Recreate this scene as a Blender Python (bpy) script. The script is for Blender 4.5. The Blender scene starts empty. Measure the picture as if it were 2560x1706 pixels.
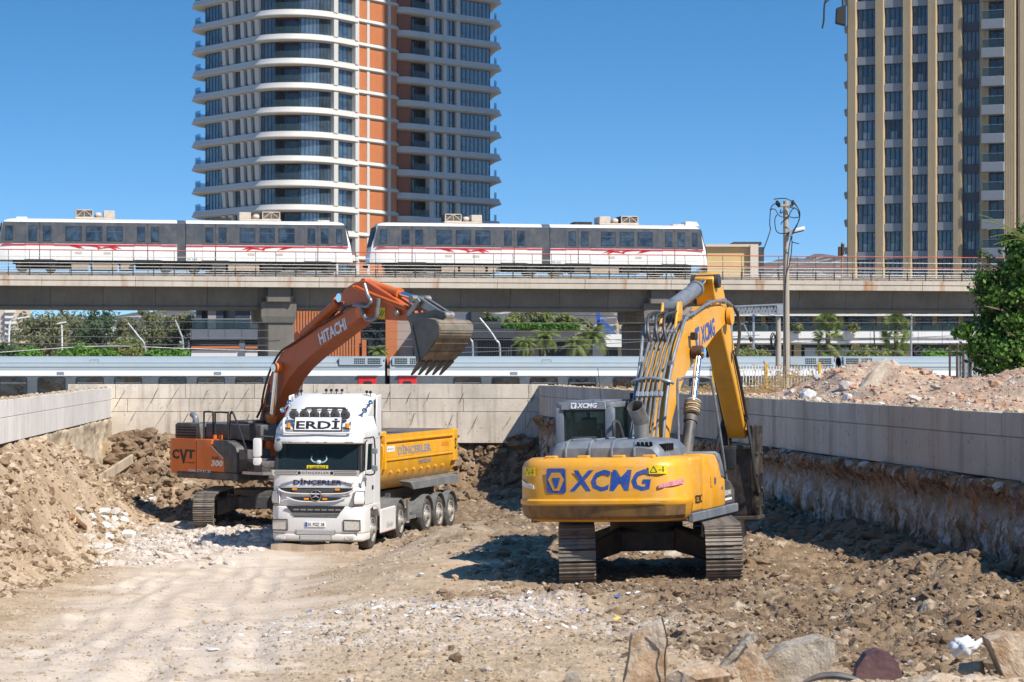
import bpy, bmesh, math, random
import numpy as np
from mathutils import Vector, Matrix, Euler
R = math.radians
rnd = random.Random(7)
rng = np.random.default_rng(7)
scene = bpy.context.scene
COL = scene.collection

# ---------------------------------------------------------------- camera, sky, sun, exposure
F, HC, HY = 6044.4, 5.0, 905.0          # focal length in photo pixels, camera height, horizon row
cam = bpy.data.cameras.new('camera')
cam.lens = 85.0; cam.sensor_width = 36.0; cam.shift_y = 52 / 2560
cam.clip_start = 1.0; cam.clip_end = 9000
cam.dof.use_dof = True; cam.dof.focus_distance = 46; cam.dof.aperture_fstop = 6.3
cam_o = bpy.data.objects.new('camera', cam); COL.objects.link(cam_o)
cam_o.location = (0, 0, HC); cam_o.rotation_euler = (R(90), 0, 0)
scene.camera = cam_o
SUN = Vector((.735, -.635, 1.0)).normalized()
world = bpy.data.worlds.new('World'); scene.world = world; world.use_nodes = True
wn = world.node_tree.nodes; wn.clear()
sky = wn.new('ShaderNodeTexSky'); sky.sky_type = 'NISHITA'; sky.sun_disc = False
sky.sun_elevation = math.asin(SUN.z); sky.sun_rotation = math.atan2(SUN.x, SUN.y)
sky.air_density = 1.0; sky.dust_density = 0.35; sky.ozone_density = 2.2; sky.altitude = 30
bg = wn.new('ShaderNodeBackground'); bg.inputs[1].default_value = 0.13
wo = wn.new('ShaderNodeOutputWorld')
# the clear, deep blue noon sky: its colours are taken from a little higher up than the true direction
tcw = wn.new('ShaderNodeTexCoord'); mpw = wn.new('ShaderNodeMapping')
mpw.inputs['Location'].default_value = (0, 0, .09); mpw.inputs['Scale'].default_value = (1, 1, 2.6)
world.node_tree.links.new(tcw.outputs['Generated'], mpw.inputs[0]); world.node_tree.links.new(mpw.outputs[0], sky.inputs[0])
hsw = wn.new('ShaderNodeHueSaturation'); hsw.inputs['Saturation'].default_value = 1.34; hsw.inputs['Value'].default_value = 1.16; hsw.inputs['Hue'].default_value = .495
world.node_tree.links.new(sky.outputs[0], hsw.inputs['Color']); world.node_tree.links.new(hsw.outputs[0], bg.inputs[0]); world.node_tree.links.new(bg.outputs[0], wo.inputs[0])
sun = bpy.data.lights.new('sun', 'SUN'); sun.energy = 5.0; sun.angle = R(.53); sun.color = (1, .935, .83)
sun_o = bpy.data.objects.new('sun', sun); COL.objects.link(sun_o)
sun_o.rotation_euler = (-SUN).to_track_quat('-Z', 'Y').to_euler(); sun_o.location = (60, -40, 90)
scene.view_settings.view_transform = 'Standard'; scene.view_settings.look = 'None'
scene.view_settings.gamma = 1; scene.view_settings.use_curve_mapping = False
scene.view_settings.exposure = 0.40
scene.cycles.max_bounces = 6; scene.cycles.diffuse_bounces = 2; scene.cycles.glossy_bounces = 3
scene.cycles.transparent_max_bounces = 12; scene.cycles.caustics_reflective = False; scene.cycles.caustics_refractive = False

def P(px, py, d):
    """world point seen at photo pixel (px, py) at distance d"""
    return Vector(((px - 1280) * d / F, d, HC - (py - HY) * d / F))

# ---------------------------------------------------------------- material helpers
def lin(r, g, b):
    f = lambda c: (c / 255 / 12.92) if c / 255 <= .04045 else ((c / 255 + .055) / 1.055) ** 2.4
    return (f(r), f(g), f(b), 1)

class NT:
    def __init__(s, name):
        s.m = bpy.data.materials.new(name); s.m.use_nodes = True
        s.t = s.m.node_tree; s.n = s.t.nodes; s.n.clear()
        s.out = s.n.new('ShaderNodeOutputMaterial')
        s.b = s.n.new('ShaderNodeBsdfPrincipled'); s.l(s.b.outputs[0], s.out.inputs[0])
        s.geo = None
    def l(s, a, b): s.t.links.new(a, b)
    def co(s, world=False, scale=(1, 1, 1)):
        if world:
            o = s.n.new('ShaderNodeNewGeometry').outputs['Position']
        else:
            o = s.n.new('ShaderNodeTexCoord').outputs['Object']
        if scale != (1, 1, 1):
            mp = s.n.new('ShaderNodeMapping'); mp.inputs['Scale'].default_value = scale
            s.l(o, mp.inputs[0]); o = mp.outputs[0]
        return o
    def noise(s, co, scale, detail=5, rough=.55, dist=0):
        n = s.n.new('ShaderNodeTexNoise'); n.inputs['Scale'].default_value = scale
        n.inputs['Detail'].default_value = detail; n.inputs['Roughness'].default_value = rough
        n.inputs['Distortion'].default_value = dist
        s.l(co, n.inputs['Vector']); return n.outputs[0]
    def ramp(s, v, a, b, lo=0., hi=1.):
        n = s.n.new('ShaderNodeMapRange'); n.inputs[1].default_value = a; n.inputs[2].default_value = b
        n.inputs[3].default_value = lo; n.inputs[4].default_value = hi; s.l(v, n.inputs[0]); return n.outputs[0]
    def mix(s, fac, a, b, mode='MIX'):
        n = s.n.new('ShaderNodeMix'); n.data_type = 'RGBA'; n.blend_type = mode
        for v, i in ((fac, 0), (a, 6), (b, 7)):
            if hasattr(v, 'links'): s.l(v, n.inputs[i])
            else: n.inputs[i].default_value = v
        return n.outputs[2]
    def math(s, op, a, b=0.):
        n = s.n.new('ShaderNodeMath'); n.operation = op
        for v, i in ((a, 0), (b, 1)):
            if hasattr(v, 'links'): s.l(v, n.inputs[i])
            else: n.inputs[i].default_value = v
        return n.outputs[0]
    def attr(s, name):
        n = s.n.new('ShaderNodeAttribute'); n.attribute_name = name; return n.outputs['Fac']
    def bump(s, h, strength=.3, dist=.02):
        n = s.n.new('ShaderNodeBump'); n.inputs['Strength'].default_value = strength
        n.inputs['Distance'].default_value = dist; s.l(h, n.inputs['Height']); s.l(n.outputs[0], s.b.inputs['Normal'])
    def setc(s, c):
        if hasattr(c, 'links'): s.l(c, s.b.inputs['Base Color'])
        else: s.b.inputs['Base Color'].default_value = c
    def setr(s, r, metal=0, spec=.5):
        if hasattr(r, 'links'): s.l(r, s.b.inputs['Roughness'])
        else: s.b.inputs['Roughness'].default_value = r
        s.b.inputs['Metallic'].default_value = metal; s.b.inputs['Specular IOR Level'].default_value = spec

def c4(c): return tuple(c) + (1,) if len(c) == 3 else tuple(c)
def sc(c, k): return (min(c[0] * k, 1), min(c[1] * k, 1), min(c[2] * k, 1), 1)
DUST = (.42, .33, .24, 1)

def paint(name, c, rough=.4, dust=.3, metal=0., var=.12, spec=.5, dustc=DUST, ns=2.2, bump=0., scratch=0.):
    """painted metal: slight tone variation, patchy dust film, dust runs"""
    c = c4(c); t = NT(name); co = t.co()
    n1 = t.noise(co, ns, 6, .6)
    base = t.mix(t.ramp(n1, .3, .7), sc(c, 1 - var), sc(c, 1 + var))
    if dust > 0:
        n2 = t.noise(co, ns * .9, 8, .68, .4)
        n3 = t.noise(t.co(scale=(5, 5, .8)), 1.6, 5, .6)
        f = t.math('MULTIPLY', t.math('ADD', t.ramp(n2, .42, .72, 0, .75), t.ramp(n3, .5, .75, 0, .35)), dust)
        base = t.mix(f, base, dustc)
        t.setr(t.ramp(f, 0, .6, rough, .85), metal, spec)
    else:
        t.setr(rough, metal, spec)
    if scratch:
        s1 = t.noise(t.co(scale=(2, 1.1, 34)), 2.2, 4, .7); s2 = t.noise(co, 1.7, 3, .6)
        base = t.mix(t.math('MULTIPLY', t.math('MULTIPLY', t.ramp(s1, .60, .66), t.ramp(s2, .46, .6)), scratch), base, (.16, .11, .05, 1))
        base = t.mix(t.math('MULTIPLY', t.math('MULTIPLY', t.ramp(s1, .38, .33), t.ramp(s2, .5, .42)), scratch), base, (.80, .62, .34, 1))
    t.setc(base)
    if bump: t.bump(t.noise(co, 40, 3), bump, .01)
    return t.m

def concrete(name, c, streak=.35, blotch=.25, pores=.3, stain=(.16, .12, .085, 1), world=True, rust=0., bump=.4, sk=1.):
    c = c4(c); t = NT(name); co = t.co(world)
    big = t.noise(co, .35 * sk, 6, .62); mid = t.noise(co, 2.2 * sk, 7, .65); fine = t.noise(co, 26, 4, .6)
    base = t.mix(t.ramp(big, .32, .68), sc(c, 1 - blotch), sc(c, 1 + blotch * .6))
    base = t.mix(t.ramp(mid, .48, .75, 0, .45), base, sc(c, .72))
    st = t.noise(t.co(world, (2.6, 2.6, .16)), 1.5 * sk, 6, .62)
    base = t.mix(t.math('MULTIPLY', t.ramp(st, .5, .74), streak), base, stain)
    if rust > 0:
        ru = t.noise(t.co(world, (1.3, 1.3, .12)), 1.1 * sk, 4, .6)
        base = t.mix(t.math('MULTIPLY', t.ramp(ru, .56, .70), rust), base, (.33, .15, .06, 1))
    po = t.noise(co, 9, 3, .5)
    base = t.mix(t.ramp(po, .64, .72, 0, pores), base, sc(c, .3))
    t.setc(base); t.setr(.88, 0, .25); t.bump(t.math('ADD', t.math('MULTIPLY', mid, .6), fine), bump, .03)
    return t.m

def simple(name, c, rough=.6, metal=0., spec=.5, var=.15, ns=6., world=False, emit=0.):
    c = c4(c); t = NT(name)
    if var: t.setc(t.mix(t.ramp(t.noise(t.co(world), ns, 4, .6), .3, .7), sc(c, 1 - var), sc(c, 1 + var)))
    else: t.setc(c)
    t.setr(rough, metal, spec)
    if emit: t.b.inputs['Emission Color'].default_value = c; t.b.inputs['Emission Strength'].default_value = emit
    return t.m

def glass(name, tint, rough=.03, ior=1.9, var=.5, ns=.35, sx=(1, 1, 1)):
    """coated building glass: dark body, strong clear reflection, faint curtains behind"""
    t = NT(name); co = t.co(True, sx)
    c = c4(tint); n = t.noise(co, ns, 4, .6, .6)
    t.setc(t.mix(t.ramp(n, .35, .68), sc(c, 1 - var), sc(c, 1 + var)))
    t.setr(rough); t.b.inputs['IOR'].default_value = ior
    t.bump(t.noise(t.co(True), 1.1, 3, .5), .10, .3)
    return t.m

def clear_glass(name, tint=(.8, .9, .9), trans=.8, rough=.02):
    t = NT(name)
    tr = t.n.new('ShaderNodeBsdfTransparent'); tr.inputs[0].default_value = c4(tint)
    mx = t.n.new('ShaderNodeMixShader'); mx.inputs[0].default_value = trans
    t.setc((.05, .08, .09, 1)); t.setr(rough)
    t.l(t.b.outputs[0], mx.inputs[1]); t.l(tr.outputs[0], mx.inputs[2]); t.l(mx.outputs[0], t.out.inputs[0])
    return t.m

# ---------------------------------------------------------------- mesh helpers
class MB:
    def __init__(s, T=None):
        s.v = []; s.f = []; s.T = T
    def add(s, vs, fs):
        o = len(s.v)
        for p in vs:
            p = Vector(p); s.v.append(tuple(s.T @ p) if s.T else tuple(p))
        s.f += [tuple(i + o for i in f) for f in fs]
        return s
    def box(s, x0, x1, y0, y1, z0, z1):
        return s.add([(x0, y0, z0), (x1, y0, z0), (x1, y1, z0), (x0, y1, z0), (x0, y0, z1), (x1, y0, z1), (x1, y1, z1), (x0, y1, z1)],
                     [(0, 3, 2, 1), (4, 5, 6, 7), (0, 1, 5, 4), (1, 2, 6, 5), (2, 3, 7, 6), (3, 0, 4, 7)])
    def hexa(s, b, t):
        return s.add(list(b) + list(t), [(0, 3, 2, 1), (4, 5, 6, 7), (0, 1, 5, 4), (1, 2, 6, 5), (2, 3, 7, 6), (3, 0, 4, 7)])
    def obox(s, c, size, rot=None):
        q = Euler(rot).to_matrix() if rot and len(rot) == 3 and not isinstance(rot, Matrix) else (rot or Matrix.Identity(3))
        c = Vector(c); a, b, d = (k / 2 for k in size)
        return s.add([c + q @ Vector(p) for p in ((-a, -b, -d), (a, -b, -d), (a, b, -d), (-a, b, -d), (-a, -b, d), (a, -b, d), (a, b, d), (-a, b, d))],
                     [(0, 3, 2, 1), (4, 5, 6, 7), (0, 1, 5, 4), (1, 2, 6, 5), (2, 3, 7, 6), (3, 0, 4, 7)])
    def bar(s, p, q, w, h=None, up=(0, 0, 1)):
        p, q = Vector(p), Vector(q); h = h or w; d = (q - p).normalized(); u = Vector(up)
        if abs(d.dot(u)) > .98: u = Vector((1, 0, 0))
        a = d.cross(u).normalized() * w / 2; b = a.cross(d).normalized() * h / 2
        return s.hexa([p - a - b, p + a - b, p + a + b, p - a + b], [q - a - b, q + a - b, q + a + b, q - a + b])
    def prism(s, poly, plane, c0, c1):
        """polygon in plane 'xz' (extruded along y), 'xy' (z) or 'yz' (x)"""
        n = len(poly)
        m = {'xz': lambda a, b, c: (a, c, b), 'xy': lambda a, b, c: (a, b, c), 'yz': lambda a, b, c: (c, a, b)}[plane]
        vs = [m(a, b, c0) for a, b in poly] + [m(a, b, c1) for a, b in poly]
        return s.add(vs, [tuple(range(n))[::-1], tuple(range(n, 2 * n))] + [(i, (i + 1) % n, n + (i + 1) % n, n + i) for i in range(n)])
    def loft(s, rings, caps=True, closed=True):
        n = len(rings[0]); vs = [p for r in rings for p in r]; fs = []
        for k in range(len(rings) - 1):
            for i in range(n if closed else n - 1):
                j = (i + 1) % n; fs.append((k * n + i, k * n + j, (k + 1) * n + j, (k + 1) * n + i))
        if caps: fs += [tuple(range(n))[::-1], tuple(range((len(rings) - 1) * n, len(rings) * n))]
        return s.add(vs, fs)
    def cyl(s, p, q, r0, r1=None, n=12, caps=True):
        p, q = Vector(p), Vector(q); r1 = r0 if r1 is None else r1; d = (q - p).normalized()
        u = Vector((0, 0, 1)) if abs(d.z) < .95 else Vector((1, 0, 0)); a = d.cross(u).normalized(); b = d.cross(a)
        rg = lambda c, r: [c + (a * math.cos(2 * math.pi * i / n) + b * math.sin(2 * math.pi * i / n)) * r for i in range(n)]
        return s.loft([rg(p, r0), rg(q, r1)], caps)
    def tube(s, pts, r, n=6, caps=True, smooth=0):
        pts = [Vector(p) for p in pts]
        if smooth:
            if isinstance(r, (list, tuple)): r = list(np.interp(np.linspace(0, len(pts) - 1, (len(pts) - 1) * smooth + 1), range(len(pts)), r))
            pts = spline(pts, smooth)
        rings = []; a = None
        for i, p in enumerate(pts):
            d = (pts[min(i + 1, len(pts) - 1)] - pts[max(i - 1, 0)]).normalized()
            if a is None:
                u = Vector((0, 0, 1)) if abs(d.z) < .9 else Vector((1, 0, 0)); a = d.cross(u).normalized()
            a = (a - d * a.dot(d)).normalized(); b = d.cross(a); k = r[i] if isinstance(r, (list, tuple)) else r
            rings.append([p + (a * math.cos(2 * math.pi * j / n) + b * math.sin(2 * math.pi * j / n)) * k for j in range(n)])
        return s.loft(rings, caps)
    def lathe(s, prof, c, axis, n=24, caps=False):
        """profile of (radius, offset along axis)"""
        c, d = Vector(c), Vector(axis).normalized(); u = Vector((0, 0, 1)) if abs(d.z) < .9 else Vector((1, 0, 0))
        a = d.cross(u).normalized(); b = d.cross(a)
        rings = [[c + d * o + (a * math.cos(2 * math.pi * i / n) + b * math.sin(2 * math.pi * i / n)) * r for i in range(n)] for r, o in prof]
        return s.loft(rings, caps)
    def ball(s, c, r, nu=10, nv=6):
        r = r if isinstance(r, (tuple, list)) else (r, r, r); c = Vector(c)
        rings = []
        for k in range(nv + 1):
            t = math.pi * (k / nv * .98 + .01) - math.pi / 2
            rings.append([c + Vector((r[0] * math.cos(t) * math.cos(2 * math.pi * i / nu), r[1] * math.cos(t) * math.sin(2 * math.pi * i / nu), r[2] * math.sin(t))) for i in range(nu)])
        return s.loft(rings, True)
    def mesh(s, name, bevel=0., seg=1, smooth=False, ang=35):
        me = bpy.data.meshes.new(name); me.from_pydata(s.v, [], s.f)
        if bevel:
            bm = bmesh.new(); bm.from_mesh(me); bmesh.ops.remove_doubles(bm, verts=bm.verts, dist=1e-5)
            es = [e for e in bm.edges if len(e.link_faces) == 2 and e.calc_face_angle(0) > R(25)]
            if es: bmesh.ops.bevel(bm, geom=es, offset=bevel, segments=seg, affect='EDGES', clamp_overlap=True, profile=.5)
            bmesh.ops.recalc_face_normals(bm, faces=bm.faces); bm.to_mesh(me); bm.free()
        else:
            bm = bmesh.new(); bm.from_mesh(me); bmesh.ops.recalc_face_normals(bm, faces=bm.faces); bm.to_mesh(me); bm.free()
        if smooth or bevel:
            me.polygons.foreach_set('use_smooth', [True] * len(me.polygons)); me.set_sharp_from_angle(angle=R(ang))
        return me
    def build(s, name, m, parent=None, bevel=0., seg=1, smooth=False, ang=35, label=None, kind=None):
        return obj(name, s.mesh(name, bevel, seg, smooth, ang), m, parent, label, kind)

def obj(name, me, m=None, parent=None, label=None, kind=None):
    if m is not None and not me.materials: me.materials.append(m)
    o = bpy.data.objects.new(name, me); COL.objects.link(o)
    if parent is not None: o.parent = parent
    if label: o['label'] = label
    if kind: o['kind'] = kind
    return o
def again(o, parent=None, loc=None, rot=None, scale=None, M=None):
    c = o.copy(); COL.objects.link(c)
    if parent is not None: c.parent = parent
    if M is not None: c.matrix_local = M
    if loc is not None: c.location = loc
    if rot is not None: c.rotation_euler = rot
    if scale is not None: c.scale = scale
    return c
def tree_copy(o, parent=None):
    c = o.copy(); COL.objects.link(c); c.parent = parent
    for ch in list(o.children): tree_copy(ch, c)
    return c
def tag(o, label, cat, group=None, kind=None):
    o['label'] = label
    if cat: o['category'] = cat
    if group: o['group'] = group
    if kind: o['kind'] = kind
    return o
def thing(name, label, cat, loc=(0, 0, 0), rotz=0., group=None):
    o = bpy.data.objects.new(name, None); COL.objects.link(o); o.location = loc; o.rotation_euler = (0, 0, rotz)
    o.empty_display_size = .3; o['kind'] = 'thing'
    return tag(o, label, cat, group)
def spline(pts, k=6):
    pts = [Vector(p) for p in pts]; out = []
    for i in range(len(pts) - 1):
        p0, p1, p2, p3 = pts[max(i - 1, 0)], pts[i], pts[i + 1], pts[min(i + 2, len(pts) - 1)]
        for j in range(k):
            t = j / k
            out.append(.5 * ((2 * p1) + (p2 - p0) * t + (2 * p0 - 5 * p1 + 4 * p2 - p3) * t * t + (3 * p1 - p0 - 3 * p2 + p3) * t ** 3))
    return out + [pts[-1]]
def rrect(x0, x1, y0, y1, r, n=3):
    out = []
    for cx, cy, a in ((x1 - r, y1 - r, 0), (x0 + r, y1 - r, 90), (x0 + r, y0 + r, 180), (x1 - r, y0 + r, 270)):
        for k in range(n + 1): t = R(a + 90 * k / n); out.append((cx + r * math.cos(t), cy + r * math.sin(t)))
    return out
def frame_of(o, x, y=None, z=None):
    """matrix with origin o and axes x (text right), y (text up), z (out)"""
    x = Vector(x).normalized(); y = Vector(y); y = (y - x * y.dot(x)).normalized(); z = x.cross(y)
    m = Matrix((x, y, z)).transposed().to_4x4(); m.translation = Vector(o); return m
def text_mb(txt, w, h, M, bold=.0, shear=0., fit=True, deep=.004, space=1.0, warp=None):
    cu = bpy.data.curves.new('lettering', 'FONT'); cu.body = txt; cu.size = 1; cu.offset = bold; cu.shear = shear
    cu.space_character = space; cu.resolution_u = 2; cu.extrude = 0
    t = bpy.data.objects.new('lettering', cu); me = t.to_mesh()
    vs = np.array([v.co[:] for v in me.vertices]); fs = [tuple(p.vertices) for p in me.polygons]
    t.to_mesh_clear(); bpy.data.objects.remove(t); bpy.data.curves.remove(cu)
    lo, hi = vs.min(0), vs.max(0)
    mb = MB(); pts = []
    for v in vs:
        a = ((v[0] - lo[0]) / (hi[0] - lo[0]) - .5) * w; b = ((v[1] - lo[1]) / (hi[1] - lo[1]) - .5) * h
        p = M @ Vector((a, b, 0)); pts.append(warp(p) if warp else p)
    mb.add(pts, fs); return mb
def lettering(name, txt, w, h, M, m, parent, **k):
    mb = text_mb(txt, w, h, M, **k)
    me = bpy.data.meshes.new(name); me.from_pydata(mb.v, [], mb.f)
    return obj(name, me, m, parent)

# ---------------------------------------------------------------- noise (numpy)
_perm = rng.permutation(4096)
_grad = rng.uniform(-1, 1, (4096, 2))
def perlin(x, y):
    xi = np.floor(x).astype(np.int64); yi = np.floor(y).astype(np.int64); fx = x - xi; fy = y - yi
    u = fx * fx * fx * (fx * (fx * 6 - 15) + 10); v = fy * fy * fy * (fy * (fy * 6 - 15) + 10)
    def g(i, j, dx, dy):
        h = _perm[(_perm[(xi + i) & 4095] + yi + j) & 4095]; q = _grad[h]; return q[..., 0] * dx + q[..., 1] * dy
    a = g(0, 0, fx, fy) * (1 - u) + g(1, 0, fx - 1, fy) * u
    b = g(0, 1, fx, fy - 1) * (1 - u) + g(1, 1, fx - 1, fy - 1) * u
    return a * (1 - v) + b * v
def fbm(x, y, s, oct=4, gain=.5):
    t = 0; a = 1.
    for k in range(oct):
        t = t + a * perlin(x * s + 17.3 * k, y * s - 9.1 * k); s = s * 2.03; a *= gain
    return t
def sstep(a, b, x):
    t = np.clip((x - a) / (b - a), 0, 1); return t * t * (3 - 2 * t)
# ---------------------------------------------------------------- materials
M_ = {}
M_['conc_back'] = concrete('weathered_pale_concrete', (.66, .58, .48), .62, .30, .65, stain=(.22, .17, .12, 1))
M_['conc_left'] = concrete('white_concrete', (.64, .605, .56), .50, .14, .2, stain=(.34, .28, .22, 1))
M_['conc_right'] = concrete('grey_concrete', (.60, .53, .44), .55, .38, .65, stain=(.13, .10, .075, 1), sk=.42, rust=.25)
M_['shot'] = concrete('stained_shotcrete', (.50, .39, .28), .85, .6, .6, stain=(.085, .055, .035, 1), rust=.6, bump=.9, sk=1.8)
M_['shot_left'] = concrete('pale_shotcrete', (.52, .42, .30), .45, .45, .4, stain=(.30, .20, .11, 1), bump=.8, sk=1.6)
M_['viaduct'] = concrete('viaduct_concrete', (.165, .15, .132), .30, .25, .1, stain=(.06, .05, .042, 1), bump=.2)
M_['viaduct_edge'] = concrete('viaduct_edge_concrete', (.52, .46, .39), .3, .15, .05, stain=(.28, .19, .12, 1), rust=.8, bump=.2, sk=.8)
M_['rust'] = simple('rusty_steel', (.10, .055, .035), .85, .3, .3, .4, 12)
M_['steel'] = paint('dark_steel', (.055, .05, .047), .5, .45, .5)
M_['galv'] = simple('galvanised_steel', (.42, .43, .44), .45, .7, .5, .15, 4)
M_['chrome'] = simple('chrome_rod', (.75, .75, .76), .12, 1., .5, .05)
M_['black'] = simple('black_rubber', (.022, .022, .023), .6, 0, .4, .3)
M_['dark'] = simple('dark_gap', (.012, .012, .013), .9, 0, .1, .2)
M_['hose'] = simple('hydraulic_hose', (.05, .05, .052), .5, .2, .5, .3)
M_['pipe'] = simple('grey_pipe', (.22, .23, .245), .42, .3, .5, .25, 9)
M_['white'] = paint('white_paint', (.70, .70, .69), .32, .22, var=.04)

def ground_mat():
    t = NT('excavated_ground'); co = t.co(True)
    wh, br, ra = t.attr('white'), t.attr('brown'), t.attr('ramp')
    n1 = t.noise(co, .7, 7, .65); n2 = t.noise(co, 5, 6, .65); n3 = t.noise(co, 24, 4, .65); n4 = t.noise(co, 1.9, 6, .7, .4)
    tan = t.mix(t.ramp(n1, .34, .66), (.39, .28, .172, 1), (.54, .42, .30, 1))
    tan = t.mix(t.ramp(n2, .5, .7, 0, .6), tan, (.26, .175, .105, 1))
    brown = t.mix(t.ramp(n4, .34, .66), (.16, .105, .062, 1), (.32, .23, .145, 1))
    brown = t.mix(t.ramp(n2, .55, .7, 0, .55), brown, (.33, .25, .17, 1))
    ramp = t.mix(t.ramp(n1, .36, .64), (.53, .415, .31, 1), (.68, .575, .46, 1))
    ramp = t.mix(t.ramp(n4, .56, .72, 0, .5), ramp, (.42, .31, .21, 1))
    white = t.mix(t.ramp(n2, .36, .62), (.52, .45, .39, 1), (.72, .66, .60, 1))
    c = t.mix(br, tan, brown); c = t.mix(ra, c, ramp); c = t.mix(t.math('MULTIPLY', t.ramp(n4, .56, .70), .55), c, (.68, .60, .51, 1))
    wf = t.math('MULTIPLY', wh, t.ramp(n2, .36, .56)); c = t.mix(wf, c, white)
    c = t.mix(t.ramp(n3, .62, .72, 0, .35), c, (.68, .62, .54, 1))
    c = t.mix(t.ramp(n3, .28, .37, .35, 0), c, (.12, .08, .05, 1))
    t.setc(c); t.setr(.95, 0, .12)
    t.bump(t.math('ADD', t.math('MULTIPLY', n2, .7), t.math('MULTIPLY', n3, .6)), .9, .05)
    return t.m
M_['ground'] = ground_mat()
def rock_mat(name, a, b, c, ns=9):
    t = NT(name); oi = t.n.new('ShaderNodeObjectInfo'); co = t.co(True)
    n1 = t.noise(co, ns, 6, .65); n2 = t.noise(co, ns * .25, 4, .6)
    k = t.mix(t.ramp(n1, .34, .62), c4(a), c4(b)); k = t.mix(t.ramp(n2, .5, .62, 0, .75), k, c4(c))
    t.setc(k); t.setr(.92, 0, .2); t.bump(t.noise(co, ns * 3, 7, .75), 1., .04); return t.m
M_['clod_brown'] = rock_mat('brown_clods', (.19, .125, .075), (.30, .215, .14), (.15, .095, .058), 5)
M_['clod_tan'] = rock_mat('tan_clods', (.42, .32, .21), (.58, .47, .35), (.32, .22, .135), 5)
M_['rub_white'] = rock_mat('white_rubble_stone', (.50, .43, .37), (.68, .62, .56), (.42, .33, .25), 5)
M_['rub_red'] = rock_mat('brick_red_rubble_stone', (.46, .25, .16), (.55, .36, .25), (.52, .44, .36), 3)

# ---------------------------------------------------------------- the pit
def wl(Y): return -12.5 - (Y - 59) * (2.0 / 28)          # face of the left wall
def wr(Y): return 1.42 + (85 - Y) * (6.88 / 45.6)          # face of the right wall
YB = 88.0
def interp(Y, a): return np.interp(Y, [p[0] for p in a], [p[1] for p in a])
def masks(X, Y):
    w = fbm(X, Y, .35, 4) * 1.3
    lane = np.interp(Y, [10, 22, 30, 40, 50, 60, 66, 95], [-1.5, -1.7, -2.3, -3.2, -3.8, -4.6, -7, -9])      # right edge of the smooth track
    lanel = np.interp(Y, [10, 22, 30, 40, 50, 60, 66, 95], [-5.6, -5.4, -6.4, -7.6, -8.6, -9.4, -9, -9])
    ramp = sstep(-.5, .7, lane - X + w * .9) * sstep(-.4, .9, X - lanel + w) * sstep(70, 62, Y + w)
    brown = sstep(-.6, 1.6, X - (lane + 2.4 + 1.3 * sstep(38, 30, Y)) + w * 1.8) * sstep(17, 24, Y - w * 2)
    brown = np.maximum(brown, sstep(74.5, 77.5, Y + w) * sstep(-13, -11, X + w))
    white = np.exp(-(((X + 9.3) / 2.3) ** 2 + ((Y - 66) / 7.5) ** 2) ** 1.5)
    white = np.maximum(white, .9 * np.exp(-(((X + 8.0) / 4.0) ** 2 + ((Y - 68) / 4.0) ** 2)))
    white = np.maximum(white, 1. * np.exp(-(((X + .35) / 1.25) ** 2 + ((Y - 32.3) / 2.6) ** 2) ** 1.4))
    white = np.maximum(white, .8 * np.exp(-(((X + 2.2) / .8) ** 2 + ((Y - 35) / 2.) ** 2)))
    white = np.maximum(white, .7 * np.exp(-(((X + 1.9) / .9) ** 2 + ((Y - 26.5) / 1.6) ** 2)))
    white = np.maximum(white, .45 * np.exp(-(((X + 2) / 2.8) ** 2 + ((Y - 29) / 4) ** 2)))
    white = np.maximum(white, .5 * np.exp(-(((X - 1.4) / .9) ** 2 + ((Y - 28) / 2.2) ** 2)))
    white = np.maximum(white, .75 * np.exp(-(((X + 1.2) / .8) ** 2 + ((Y - 71) / 2.4) ** 2)))
    tb = X - wl(Y); brown = np.maximum(brown, np.clip(sstep(3.0, 1.3, tb + w) * (.42 + .8 * fbm(X, Y, .5, 4)), 0, .9)); white = white * sstep(1.3, 2.6, tb + .5 * w)
    white = np.clip(white * (1.0 + .9 * fbm(X, Y, .8, 4)), 0, 1)
    return ramp, brown, white
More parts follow.
